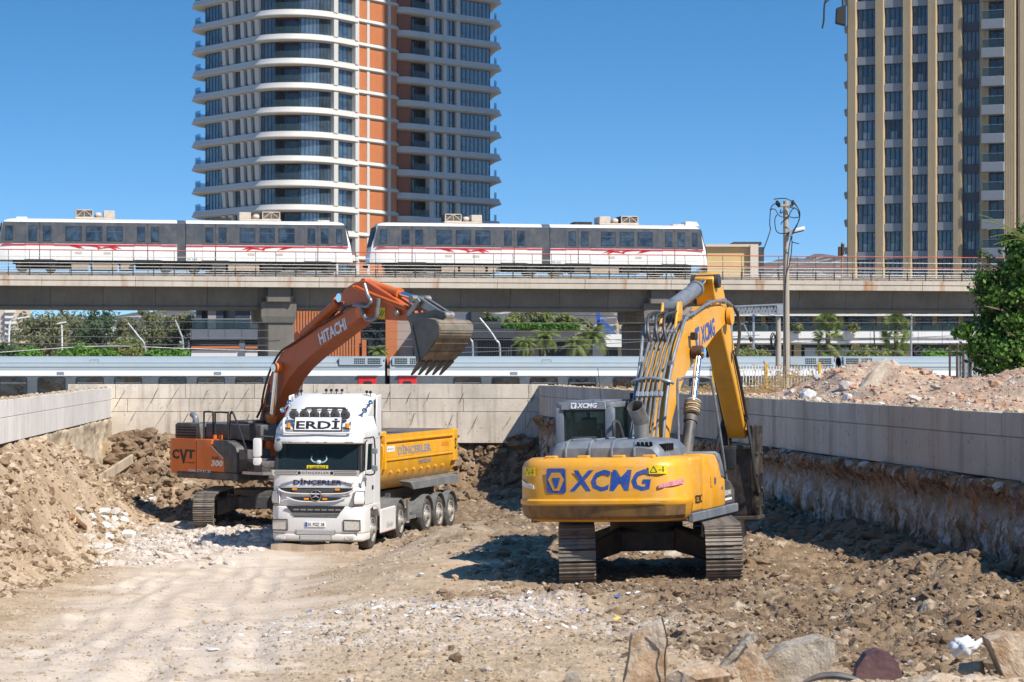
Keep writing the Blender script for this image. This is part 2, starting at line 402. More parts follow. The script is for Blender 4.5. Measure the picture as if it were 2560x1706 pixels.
def height(X, Y, fine=True):
    zl = interp(Y, [(6, 3.4), (14, 2.8), (20, 2.35), (24, 2.0), (30, 1.55), (40, .98), (50, .48), (58, .1), (63, .0), (72, .0), (90, .1)])
    zr = interp(Y, [(6, 3.6), (14, 2.7), (18, 2.35), (24, 2.1), (30, 1.74), (36, 1.46), (39, 1.39), (46, 1.4), (56, 1.34), (62, .95), (68, .5), (76, .3), (90, .3)])
    k = sstep(-5.2, -.8, X + .6 * fbm(X, Y, .2, 2) - 3.3 * sstep(51, 60, Y))
    z = zl * (1 - k) + zr * k
    n = fbm(X, Y, .22, 4)
    ramp, brown, white = masks(X, Y)
    # left bank of soil
    t = X - wl(Y)
    w2 = fbm(X, Y, .5, 4)
    top = np.interp(Y, [10, 50, 66, 74, 79, 86], [2.9, 2.9, 2.85, 2.3, 1.4, 1.1])
    wid = np.interp(Y, [10, 30, 50, 66, 76, 86], [2.6, 2.5, 2.3, 2.2, 2.6, 3.2])
    b = (1 - sstep(.05, 1.0, (t + .55 * w2) / wid)); b2 = (1 - np.clip((t + .35 * w2) / wid, 0, 1)) ** 1.25
    z = z + (top - np.minimum(z, top)) * (b * .55 + b2 * .45)
    # earth left under the back wall, cut steeply, and a heap in the far left corner
    cut = YB - .45 + .42 * (np.exp(-((X + 10.6) / 1.5) ** 2) + np.exp(-((X + .6) / 1.8) ** 2)) - .8 * fbm(X, Y, .45, 4) - 2.6 * np.exp(-((X + 14.5) / 2.8) ** 2)
    up = sstep(-.35, .35, Y - cut)
    z = z + (2.08 + .12 * w2 - z) * up
    z = z + 2.6 * np.exp(-(((X + 13.6) / 1.4) ** 2 + ((Y - 86.4) / 1.5) ** 2)) * (1 - up)
    Xw = X + .8 * fbm(X, Y, .6, 3); Yw = Y + .8 * fbm(Y, X, .6, 3)
    z = z + 1.0 * np.exp(-(((Xw + 10.9) / 1.7) ** 2 + ((Yw - 80.0) / 1.5) ** 2)) * (1 + .5 * w2) + .8 * np.exp(-(((Xw + 8.8) / 1.2) ** 2 + ((Yw - 78.8) / 1.2) ** 2))
    # humps
    for (cx, cy, sx, sy, h) in ((-1.0, 66, 1.2, 2.0, .32), (.6, 58, 1.6, 3.5, .25), (-.9, 52, 1.2, 2.2, .16), (3.5, 33.6, 1.2, 2.2, .22), (1.2, 34.6, 1.5, .9, .14),
                                (7.2, 47, 1.0, 3.0, .45), (6.0, 54, 1.0, 2.5, .5), (7.0, 38, 1.0, 4., .4), (5.6, 31, 1., 3.4, .35), (4.9, 44.5, .5, 2.4, .18),
                                (1.9, 17.4, 1.3, .9, .16), (3.4, 17.3, 1.0, .9, .24), (1.05, 17.3, .5, .6, .08), (-2.0, 43, 1.1, 2.2, .12)):
        z = z + h * np.exp(-(((X - cx) / sx) ** 2 + ((Y - cy) / sy) ** 2)) * (1 + .6 * w2)
    if fine:
        rough = .35 + .9 * brown + .65 * white - .30 * ramp
        rough = np.clip(rough + 1.1 * sstep(78, 81, Y + w2) + .7 * b * (t < wid) + 1. * sstep(77, 79, Y) * sstep(-6, -8, X), .05, 1.5)
        calm = 1 - .75 * np.exp(-(((X - 2.4) / 2.2) ** 2 + ((Y - 41.3) / 3) ** 2)) 
        z = z + n * .14 * calm + rough * calm * (.085 * fbm(X, Y, 1.1, 3) + .15 * np.abs(fbm(X, Y, 2.3, 3)) + .085 * np.abs(fbm(X, Y, 6., 3)) + .035 * fbm(X, Y, 15, 2))
        # tyre ruts along the smooth track
        xc = np.interp(Y, [10, 22, 30, 40, 50, 60, 66, 95], [-3.4, -3.5, -4.3, -5.3, -6.1, -6.9, -7.5, -9]) + .35 * fbm(Y, Y * 0, .08, 2)
        for o_, w_, a_ in ((-1.5, .15, .035), (-1.12, .15, .03), (.15, .17, .04), (.52, .15, .035), (1.15, .14, .03), (-.55, .13, .022), (-2.1, .14, .02)):
            q_ = X - xc - o_ - .25 * fbm(Y + 30 * o_, Y * 0, .12, 2); e_ = np.exp(-(q_ / w_) ** 2)
            z = z + ramp * a_ * (-e_ * (1 + .35 * np.sign(np.sin(Y * 26 + np.abs(q_) * 18))) + .7 * np.exp(-((np.abs(q_) - w_ * 1.9) / (w_ * .7)) ** 2)) * sstep(-.35, .15, fbm(X * .3, Y + o_ * 9, .12, 2))
    return z

def grid_mesh(name, X, Y, Z, m, attrs=None):
    ny, nx = X.shape; me = bpy.data.meshes.new(name)
    co = np.stack([X, Y, Z], -1).reshape(-1, 3).astype(np.float32)
    i = np.arange((ny - 1) * (nx - 1)); r, c = i // (nx - 1), i % (nx - 1); a = r * nx + c
    q = np.stack([a, a + 1, a + nx + 1, a + nx], -1).astype(np.int32)
    me.vertices.add(len(co)); me.vertices.foreach_set('co', co.ravel())
    me.loops.add(q.size); me.loops.foreach_set('vertex_index', q.ravel())
    me.polygons.add(len(q)); me.polygons.foreach_set('loop_start', np.arange(0, q.size, 4, dtype=np.int32))
    me.update(); me.polygons.foreach_set('use_smooth', np.ones(len(q), bool))
    for k, v in (attrs or {}).items():
        at = me.attributes.new(k, 'FLOAT', 'POINT'); at.data.foreach_set('value', v.ravel().astype(np.float32))
    me.materials.append(m); me.validate(); return me

ys = [9.0]
while ys[-1] < 90.5: ys.append(ys[-1] + min(max(1.05e-4 * ys[-1] ** 2, .045), .15))
ys = np.array(ys); us = np.linspace(-1, 1, 600)
GX = us[None, :] * (ys[:, None] * .225 + 2.6); GY = np.repeat(ys[:, None], len(us), 1)
GX = np.clip(GX, wl(GY) - .35, wr(GY) + .45)
GX = GX + np.linspace(0, 1e-3, len(us))[None, :]
GZ = height(GX, GY); _r, _b, _w = masks(GX, GY)
pit = obj('pit_floor', grid_mesh('pit_floor', GX, GY, GZ, M_['ground'], {'ramp': _r, 'brown': _b, 'white': _w}))
tag(pit, 'excavated pit floor of tan soil, pale dusty track and rubble', None, kind='structure')
def ground_z(x, y, fine=False): return float(height(np.array([float(x)]), np.array([float(y)]), fine)[0])

# ---------------------------------------------------------------- loose stones as joined meshes
def ico(level=0):
    bm = bmesh.new(); bmesh.ops.create_icosphere(bm, subdivisions=level + 1, radius=1)
    v = np.array([p.co[:] for p in bm.verts]); f = np.array([[q.index for q in p.verts] for p in bm.faces]); bm.free(); return v, f
ICO = {0: ico(0), 1: ico(1)}
def rock_verts(level, seed, flat=1., jag=.35):
    r = np.random.default_rng(seed); v, f = ICO[level]; v = v * (1 + r.uniform(-jag, jag, (len(v), 1)))
    for _ in range(4):          # flat broken faces
        n = r.normal(size=3); n /= np.linalg.norm(n); d = r.uniform(.55, .85); s = v @ n; v = v - np.outer(np.maximum(s - d, 0), n)
    v = v * np.array([r.uniform(.7, 1.25), r.uniform(.7, 1.25), r.uniform(.5, .95) * flat]); return v, f
VAR = {k: [rock_verts(k, 100 + k * 50 + i) for i in range(10)] for k in (0, 1)}
def scatter_mesh(name, pts, sizes, level, m, flat=1.):
    nv = len(ICO[level][0]); N = len(pts); V = np.empty((N, nv, 3), np.float32); Fc = np.empty((N, len(ICO[level][1]), 3), np.int32)
    for i in range(N):
        v, f = VAR[level][rng.integers(10)]; a = rng.uniform(0, 6.28); c, s = math.cos(a), math.sin(a)
        tl = rng.uniform(-.5, .5); ct, st = math.cos(tl), math.sin(tl)
        w = v.copy(); w = np.stack([w[:, 0], w[:, 1] * ct - w[:, 2] * st, w[:, 1] * st + w[:, 2] * ct], 1)
        w = np.stack([w[:, 0] * c - w[:, 1] * s, w[:, 0] * s + w[:, 1] * c, w[:, 2] * flat], 1)
        V[i] = w * sizes[i] + pts[i]; Fc[i] = f + i * nv
    me = bpy.data.meshes.new(name); me.vertices.add(N * nv); me.vertices.foreach_set('co', V.ravel())
    fl = Fc.reshape(-1); me.loops.add(len(fl)); me.loops.foreach_set('vertex_index', fl)
    me.polygons.add(len(fl) // 3); me.polygons.foreach_set('loop_start', np.arange(0, len(fl), 3, dtype=np.int32)); me.update()
    me.polygons.foreach_set('use_smooth', np.zeros(len(fl) // 3, bool)); me.materials.append(m); me.validate(); return me
def scatter(name, label, n, dens, smin, smax, level, m, power=2.2, sink=.6, flat=1., yr=(11, 87)):
    """n stones over the pit; dens(ramp, brown, white, X, Y) is the chance of keeping one"""
    pts = []; 
    while len(pts) < n:
        k = 20000
        Y = yr[0] + (yr[1] - yr[0]) * rng.random(k); X = (rng.random(k) * 2 - 1) * (Y * .222 + .6)
        ok = (X > wl(Y) + .1) & (X < wr(Y) - .35); X, Y = X[ok], Y[ok]
        ra, br, wh = masks(X, Y); keep = rng.random(len(X)) < dens(ra, br, wh, X, Y)
        X, Y = X[keep], Y[keep]; pts += list(zip(X, Y))
    pts = np.array(pts[:n]); s = smin * (smax / smin) ** (rng.random(n) ** power)
    Z = height(pts[:, 0], pts[:, 1]) + s * (.5 - sink)*.6
    o = obj(name, scatter_mesh(name, np.stack([pts[:, 0], pts[:, 1], Z], 1), s, level, m, flat)); tag(o, label, None, kind='stuff'); return o
near = lambda Y: np.clip((30 / Y) ** 1.5, .12, 1.1)
scatter('soil_clods', 'brown soil crumbs covering the churned pit floor', 24000, lambda r, b, w, X, Y: b * (1 - .5 * w) * near(Y) * .5 * np.clip(.5 + 1.6 * fbm(X, Y, .9, 3), .05, 1), .010, .05, 0, M_['clod_brown'], 1.7)
scatter('soil_clods', 'larger brown lumps of soil on the churned pit floor', 4200, lambda r, b, w, X, Y: b * (1 - .8 * w) * near(Y) * .5 * np.clip(.5 + 1.6 * fbm(X, Y, .9, 3), 0, 1), .035, .15, 1, M_['clod_brown'], 2.4, sink=.9)
scatter('loose_stones', 'tan stones and earth crumbs across the pit and its left bank', 16000, lambda r, b, w, X, Y: (1 - .95 * r) * (1 - .6 * b) * near(Y) * .5, .012, .06, 0, M_['clod_tan'], 2.)
scatter('bank_stones', 'lumps of brown earth lying on the left bank', 1400, lambda r, b, w, X, Y: ((X - wl(Y)) < 2.6) * .8, .03, .15, 1, M_['clod_brown'], 2.8)
scatter('bank_stones', 'lumps of tan earth lying on the left bank', 2600, lambda r, b, w, X, Y: ((X - wl(Y)) < 2.6) * .8, .03, .16, 1, M_['clod_tan'], 2.8)
scatter('white_rubble', 'small white and pink bits of broken plaster on the pit floor', 16000, lambda r, b, w, X, Y: w * w * np.where(Y > 50, .9, .5) + .006 * (1 - r), .010, .055, 0, M_['rub_white'], 2.4)
scatter('white_rubble', 'broken white plaster lumps heaped left of the pit track', 900, lambda r, b, w, X, Y: np.where((X < -6.5) & (Y > 55), w, 0), .045, .22, 1, M_['rub_white'], 3.)
scatter('track_grit', 'fine grit on the dusty track', 3000, lambda r, b, w, X, Y: r * near(Y), .008, .032, 0, M_['clod_tan'], 2.5)
scatter('track_grit', 'gravelly clods on the near right ground', 7000, lambda r, b, w, X, Y: near(Y) * (1 - .85 * r) * sstep(38, 26, Y), .008, .04, 0, M_['clod_tan'], 2.2, yr=(16, 38))

# ---------------------------------------------------------------- walls of the pit
def panel_wall(root, mat_, a, b, rows, step, thick, side, joint=.018, jit=.012):
    """formwork panels between plan points a and b; side = +1/-1 picks which way the thickness goes"""
    a, b = Vector((a[0], a[1], 0)), Vector((b[0], b[1], 0)); L = (b - a).length; d = (b - a) / L; nrm = Vector((-d.y, d.x, 0)) * side
    core = MB(); p = a + nrm * .03; q = b + nrm * .03
    z0, z1 = rows[-1][0], rows[0][1]
    core.hexa([p + Vector((0, 0, z0 + .02)), q + Vector((0, 0, z0 + .02)), q + nrm * thick + Vector((0, 0, z0 + .02)), p + nrm * thick + Vector((0, 0, z0 + .02))],
              [p + Vector((0, 0, z1 - .01)), q + Vector((0, 0, z1 - .01)), q + nrm * thick + Vector((0, 0, z1 - .01)), p + nrm * thick + Vector((0, 0, z1 - .01))])
    core.build('core', mat_, root)
    for ri, (r0, r1) in enumerate(rows):
        s = -rnd.random() * step * .6
        while s < L:
            e = s + step * rnd.uniform(.85, 1.2); s0, s1 = max(s, 0) + joint / 2, min(e, L) - joint / 2
            if s1 - s0 > .15:
                off = nrm * -rnd.uniform(0, jit); u, v = a + d * s0 + off, a + d * s1 + off
                top = r1 + (rnd.uniform(-.012, .012) if ri == 0 else -joint / 2)
                mb = MB(); mb.hexa([u + Vector((0, 0, r0 + joint / 2)), v + Vector((0, 0, r0 + joint / 2)), v + nrm * .08 + Vector((0, 0, r0 + joint / 2)), u + nrm * .08 + Vector((0, 0, r0 + joint / 2))],
                        [u + Vector((0, 0, top)), v + Vector((0, 0, top)), v + nrm * .08 + Vector((0, 0, top)), u + nrm * .08 + Vector((0, 0, top))])
                mb.build('panel', mat_, root, bevel=.008)
            s = e
    return a, d, L, nrm
def face_grid(name, a, b, ztop, zbot, out, m, parent, nx, nz, amp, lip=.2, seed=0):
    """rough cast face below a wall: bulging, sagging grid mesh"""
    a, b = Vector((a[0], a[1], 0)), Vector((b[0], b[1], 0)); d = b - a; L = d.length; d /= L; n = Vector((-d.y, d.x, 0)) * out
    S, K = np.meshgrid(np.linspace(0, L, nx), np.linspace(0, 1, nz))
    Z = ztop + (zbot - ztop) * K + .10 * fbm(S, K * 3 + seed, .8, 4)
    o = amp * (fbm(S + seed, Z, .7, 5) + .55 * np.abs(fbm(S, Z * .5 + seed, 2.1, 4)) + .30 * fbm(S, Z + seed, 6., 3)) + lip * np.exp(-((K - .06) / .07) ** 2) * (1 + 1.2 * fbm(S, S * 0 + seed, 1.3, 4)) - .04
    o = o + .16 * K; o[0] = -.3
    X = a.x + d.x * S + n.x * o; Y = a.y + d.y * S + n.y * o
    return obj(name, grid_mesh(name, X, Y, Z, m), None, parent)

bw = thing('back_wall', 'long pale concrete retaining wall with rusty rebar stubs across the back of the pit', 'retaining wall', (0, 0, 0))
XL, XR = wl(YB) - 1.6, 1.3
_a, _d, _L, _n = panel_wall(bw, M_['conc_back'], (XL, YB), (XR, YB - .1), [(3.66, 4.19), (3.18, 3.66), (2.04, 3.18)], 2.45, .5, 1)
for row, (z0, spc, ln) in enumerate(((3.98, 1.15, .5), (3.12, 1.05, .45))):
    x = -14.1 + row * .4
    while x < .9:
        if rnd.random() < .85:
            ln2 = ln * rnd.uniform(.7, 1.2); zz = z0 + rnd.uniform(-.1, .06); y0 = YB - .02; dx = -ln2 * rnd.uniform(.25, .65)
            mb = MB(); mb.tube([(x, y0 + .05, zz), (x, y0 - .05, zz), (x + dx * .4, y0 - .09, zz - ln2 * .4), (x + dx, y0 - .09 - rnd.uniform(0, .12), zz - ln2)], .008, 4, smooth=2); mb.build('rebar', M_['rust'], bw)
        x += spc * rnd.uniform(.6, 1.4)
lwall = thing('left_wall', 'white concrete retaining wall along the left edge of the pit', 'retaining wall', (0, 0, 0))
panel_wall(lwall, M_['conc_left'], (wl(88.2), 88.2), (wl(26), 26), [(3.62, 4.06), (2.98, 3.62)], 5.2, .45, -1, .012, .01)
face_grid('shotcrete_face', (wl(88) - .05, 88), (wl(66) - .05, 66), 3.0, .7, 1, M_['shot_left'], lwall, 130, 40, .22, .05, 3)
rw = thing('right_wall', 'grey concrete retaining wall in shade along the right side of the pit', 'retaining wall', (0, 0, 0))
panel_wall(rw, M_['conc_right'], (wr(88.3), 88.3), (wr(12), 12), [(3.76, 4.16), (3.05, 3.76)], 2.3, .4, 1, .012, .012)
def shot_mat():
    t = NT('stained_shotcrete_face'); co = t.co(True); z = t.n.new('ShaderNodeSeparateXYZ'); t.l(co, z.inputs[0]); z = z.outputs[2]
    a = t.noise(co, .9, 6, .65, .6); b = t.noise(t.co(True, (1.6, 1.6, .55)), 1.7, 7, .68, .8); c_ = t.noise(co, 7, 6, .7); s = t.noise(t.co(True, (4, 4, .35)), 1.3, 6, .65, .5); f = t.noise(co, 22, 4, .7)
    k = t.mix(t.ramp(a, .36, .62), (.42, .33, .23, 1), (.66, .57, .45, 1))
    k = t.mix(t.ramp(b, .51, .56, 0, .9), k, (.80, .75, .68, 1))
    wob = t.math('ADD', z, t.math('MULTIPLY', t.math('SUBTRACT', b, .5), 1.6))
    k = t.mix(t.math('MULTIPLY', t.ramp(wob, 2.35, 2.75), t.ramp(c_, .3, .55)), k, (.20, .105, .055, 1))
    k = t.mix(t.math('MULTIPLY', t.ramp(a, .48, .56), t.ramp(b, .54, .46)), k, (.52, .27, .12, 1))
    k = t.mix(t.math('MULTIPLY', t.ramp(wob, 2.4, 1.6), t.ramp(s, .44, .53)), k, (.055, .042, .03, 1))
    k = t.mix(t.ramp(c_, .58, .68, 0, .7), k, (.10, .07, .045, 1)); k = t.mix(t.ramp(f, .62, .7, 0, .6), k, (.08, .06, .04, 1))
    t.setc(k); t.setr(.92, 0, .2); t.bump(t.math('ADD', t.math('MULTIPLY', c_, 1.4), f), 1., .06); return t.m
M_['shot'] = shot_mat()
face_grid('shotcrete_face', (wr(88), 88), (wr(12), 12), 3.07, .2, -1, M_['shot'], rw, 760, 70, .32, .16, 11)

# ragged broken edge under the concrete band, and spoil at its foot
def wall_scatter(n, zr_, orr, a, b, lv, m, label, yr=(34, 86)):
    Y = rng.uniform(yr[0], yr[1], n); o = rng.uniform(orr[0], orr[1], n); s = a * (b / a) ** (rng.random(n) ** 2.4); Z = rng.uniform(zr_[0], zr_[1], n) + .08 * fbm(Y, Y * 0, .6, 3)
    kp = fbm(Y, Y * 0 + 5, .45, 3) > -.08; Y, o, s, Z = Y[kp], o[kp], s[kp], Z[kp]
    X = wr(Y) - o; q = obj('broken_edge', scatter_mesh('broken_edge', np.stack([X, Y, Z], 1), s, lv, M_[m])); tag(q, label, None, kind='stuff')
wall_scatter(420, (2.76, 3.05), (.0, .28), .015, .10, 1, 'clod_brown', 'ragged brown soil left under the concrete band of the right wall')
wall_scatter(150, (2.85, 3.06), (.05, .30), .02, .10, 1, 'rub_white', 'broken pale mortar along the edge under the right wall')
def foot_scatter(n, a, b, lv, m, label):
    Y = rng.uniform(33, 84, n); X = wr(Y) - .25 - np.abs(rng.normal(0, .55, n)); s = a * (b / a) ** (rng.random(n) ** 2.6); q = obj('spoil', scatter_mesh('spoil', np.stack([X, Y, height(X, Y) + s * .15], 1), s, lv, M_[m])); tag(q, label, None, kind='stuff')
foot_scatter(2600, .03, .22, 1, 'clod_brown', 'dark soil spilled along the foot of the right wall')
_X = rng.uniform(-14, 1.2, 9000); _Y = rng.uniform(84, 88.3, 9000); _s = .04 * 8 ** (rng.random(9000) ** 2.4)
tag(obj('spoil', scatter_mesh('spoil', np.stack([_X, _Y, height(_X, _Y) + _s * .1], 1), _s, 1, M_['clod_brown'])), 'brown soil lumps on the cut bank under the back wall', None, kind='stuff')

_X = rng.uniform(-13.5, -5.5, 3600); _Y = rng.uniform(74.5, 84.5, 3600); _k = _X > wl(_Y) + .2; _X, _Y = _X[_k], _Y[_k]; _s = .03 * 7 ** (rng.random(len(_X)) ** 2.4)
tag(obj('spoil', scatter_mesh('spoil', np.stack([_X, _Y, height(_X, _Y) + _s * .1], 1), _s, 1, M_['clod_brown'])), 'brown lumps on the mounds behind the orange excavator', None, kind='stuff')
def coping(n, f, label, m, x0, x1, y0, y1, z):
    Y = rng.uniform(y0, y1, n); o = rng.uniform(x0, x1, n); s = .012 * 7 ** (rng.random(n) ** 2.2); tag(obj('coping_debris', scatter_mesh('coping_debris', np.stack([f(Y) + o, Y, z + s * .2], 1), s, 0, M_[m])), label, None, kind='stuff')
coping(900, wr, 'crumbs lying on top of the right wall', 'clod_tan', .02, .38, 30, 86, 4.155); coping(900, wl, 'crumbs lying on top of the left wall', 'clod_tan', -.42, -.02, 50, 87, 4.055)

# ---------------------------------------------------------------- ground outside the pit
M_['outer'] = rock_mat('dry_ground', (.30, .24, .17), (.42, .35, .26), (.22, .2, .12), 1.5)
def sheet(name, label, pts, z, m):
    mb = MB(); mb.add([(x, y, z) for x, y in pts], [tuple(range(len(pts)))]); o = mb.build(name, m); tag(o, label, None, kind='structure'); return o
sheet('ground', 'flat ground stretching away behind the railway', [(-1500, 99), (1500, 99), (1500, 4200), (-1500, 4200)], 1.1, M_['outer'])
mb = MB(); mb.hexa([(wr(12) + .42, 12, 0), (60, 12, 0), (60, 101, 0), (wr(88.3) + .42, 88.32, 0)], [(wr(12) + .42, 12, 3.86), (60, 12, 3.86), (60, 96, 3.86), (wr(88.3) + .42, 88.32, 3.86)])
tag(mb.build('embankment', M_['outer']), 'raised dry ground behind the right wall', None, kind='structure')
mb = MB(); mb.hexa([(-60, YB + .55, 0), (1.8, YB + .45, 0), (1.8, 104, 0), (-60, 104, 0)], [(-60, YB + .55, 3.2), (1.8, YB + .45, 3.2), (1.8, 93, 3.0), (-60, 93, 3.0)])
tag(mb.build('embankment', M_['outer']), 'narrow strip of ground behind the back wall', None, kind='structure')
mb = MB(); mb.hexa([(-60, 12, 0), (wl(26) - .47, 12, 0), (wl(88) - .47, 88.2, 0), (-60, 88.2, 0)], [(-60, 12, 3.4), (wl(26) - .47, 12, 3.4), (wl(88) - .47, 88.2, 3.2), (-60, 88.2, 3.2)])
tag(mb.build('embankment', M_['outer']), 'ground behind the left wall', None, kind='structure')
# ================================================================ excavators
M_['yellow'] = paint('yellow_machine_paint', (.72, .33, .012), .38, .42, var=.12, scratch=.8)
M_['trim'] = paint('blue_grey_trim', (.115, .14, .175), .45, .55, var=.15, dustc=(.40, .38, .35, 1))
M_['trim_dark'] = paint('dark_grey_trim', (.05, .052, .057), .5, .45)
M_['blue_print'] = paint('scratched_blue_print', (.004, .07, .34), .4, .14, var=.1, dustc=(.74, .40, .06, 1), ns=5)
M_['white_print'] = simple('white_print', (.75, .75, .75), .5, var=.1)
M_['black_print'] = simple('black_print', (.015, .015, .017), .5, var=.1)
M_['sticker_yellow'] = simple('yellow_sticker', (.85, .62, .01), .5, var=.05)
M_['red_lens'] = simple('faded_red_lens', (.62, .25, .28), .3, var=.4, ns=20)
M_['white_lens'] = simple('clear_lens', (.62, .63, .62), .25, var=.2)
M_['amber'] = simple('amber_lens', (.85, .28, .01), .25, var=.1)
M_['track'] = paint('worn_track_steel', (.20, .18, .16), .42, .9, .45, var=.3, dustc=(.40, .30, .21, 1), ns=5)
M_['track_frame'] = paint('dark_undercarriage', (.035, .033, .032), .6, .6, .2, dustc=(.24, .18, .12, 1), ns=2)
M_['cab_glass'] = clear_glass('tinted_cab_glass', (.72, .82, .78), .84)
M_['seat'] = simple('dark_cloth_seat', (.03, .032, .034), .9, var=.2)
M_['cloth'] = simple('wrapped_cloth', (.55, .44, .30), .95, var=.25, ns=18)
M_['bare'] = paint('worn_bare_steel', (.36, .35, .33), .4, .55, .85, var=.25, dustc=(.36, .25, .15, 1), ns=4)
M_['bucket_side'] = paint('dark_bucket_steel', (.13, .12, .105), .5, .35, .6, var=.25)

def track(parent, yc, length, rad, width, T, label=None):
    """one crawler: frame with rollers and the shoes around it"""
    half = length / 2 - rad; zc = rad
    fr = MB(T); y0, y1 = yc - width * .28, yc + width * .28
    fr.prism([(-half, zc - .16), (half, zc - .16), (half + .1, zc), (half, zc + .20), (-half, zc + .20), (-half - .1, zc)], 'xz', y0, y1)
    for e in (-half, half):
        fr.lathe([(.02, -.16), (rad * .86, -.16), (rad * .86, -.06), (rad * .55, -.05), (rad * .55, .05), (rad * .86, .06), (rad * .86, .16), (.02, .16)], (e, yc, zc), (0, 1, 0), 20)
    tr = fr.build('track', M_['track_frame'], parent, bevel=.012, label=label)
    n = max(3, int(length / .55))
    for k in range(n):
        x = -half + (k + .5) * 2 * half / n
        mb = MB(T); mb.cyl((x, yc - .2, .15), (x, yc + .2, .15), .085, n=12); mb.build('roller', M_['track_frame'], tr, smooth=True)
    # shoe: plate with three grouser bars, local x along the run, z outwards
    per = 4 * half + 2 * math.pi * rad; N = int(round(per / .19)); p = per / N
    sm = MB(); sm.box(-p * .455, p * .455, -width / 2, width / 2, -.015, .012)
    for gx, gh in ((-p * .38, .046), (0, .034), (p * .36, .034)):
        sm.hexa([(gx - .014, -width / 2, .010), (gx + .014, -width / 2, .010), (gx + .014, width / 2, .010), (gx - .014, width / 2, .010)],
                [(gx - .008, -width / 2 + .004, gh), (gx + .008, -width / 2 + .004, gh), (gx + .008, width / 2 - .004, gh), (gx - .008, width / 2 - .004, gh)])
    sme = sm.mesh('track_shoe'); sme.materials.append(M_['track'])
    for k in range(N):
        s = k * p
        if s < 2 * half: x, z, a = half - s, 2 * rad, 0
        elif s < 2 * half + math.pi * rad: t = (s - 2 * half) / rad; x, z, a = -half - math.sin(t) * rad, zc + math.cos(t) * rad, t
        elif s < 4 * half + math.pi * rad: x, z, a = -half + (s - 2 * half - math.pi * rad), 0, math.pi
        else: t = (s - 4 * half - math.pi * rad) / rad; x, z, a = half + math.sin(t) * rad, zc - math.cos(t) * rad, math.pi + t
        o = bpy.data.objects.new('track_shoe', sme); COL.objects.link(o); o.parent = tr
        o.matrix_local = T @ Matrix.Translation((x, yc, z)) @ Matrix.Rotation(-a, 4, 'Y')
    return tr

def ram(parent, p, q, r, split, m_barrel, name='cylinder', eye=.09, n=16):
    """hydraulic cylinder: barrel from p, chrome rod to q, eyes at both ends"""
    p, q = Vector(p), Vector(q); d = (q - p).normalized(); m = p + (q - p) * split
    mb = MB(); mb.cyl(p, m, r, n=n); mb.cyl(m - d * .10, m + d * .015, r * 1.18, n=n)
    s = d.cross(Vector((0, 1, 0))); side = Vector((0, 1, 0)) if s.length > .2 else Vector((1, 0, 0))
    mb.cyl(p - side * r * 1.1, p + side * r * 1.1, eye * 1.2, n=12)
    b = mb.build(name, m_barrel, parent, smooth=True)
    mb = MB(); mb.cyl(m, q, r * .60, n=12); mb.cyl(q - side * r * 1.05, q + side * r * 1.05, eye, n=12)
    mb.build('rod', M_['chrome'], b, smooth=True); return b

def boom_box(top, bot, y0, y1, name, m, parent, bevel=.02):
    mb = MB(); mb.prism(list(top) + list(bot)[::-1], 'xz', y0, y1); return mb.build(name, m, parent, bevel=bevel)

class Warp:
    """stands in for a matrix: maps (right, up, out) on a sticker onto a curved face"""
    def __init__(s, f): s.f = f
    def __matmul__(s, p): return s.f(p)
def sticker_warning(parent, M, w, h):
    mb = MB(M)
    for k in range(6): mb.box(-w / 2 + w * k / 6, -w / 2 + w * (k + 1) / 6, -h / 2, h / 2, 0, .004)
    s = mb.build('warning_sticker', M_['sticker_yellow'], parent)
    mb = MB(M); k = h * .38; cx = -w * .22
    for a, b in (((cx - k, -k * .8), (cx + k, -k * .8)), ((cx + k, -k * .8), (cx, k)), ((cx, k), (cx - k, -k * .8))): mb.bar((a[0], a[1], .006), (b[0], b[1], .006), h * .07, .004)
    mb.box(w * .30, w * .34, -h * .3, h * .15, .004, .008); mb.ball((w * .32, h * .25, .006), (h * .09, h * .09, .004), 8, 4)
    mb.bar((w * .08, -h * .05, .006), (w * .27, -h * .05, .006), h * .06, .004); mb.bar((w * .30, -h * .28, .006), (w * .38, h * .0, .006), h * .05, .004)
    mb.build('symbol', M_['black_print'], s)

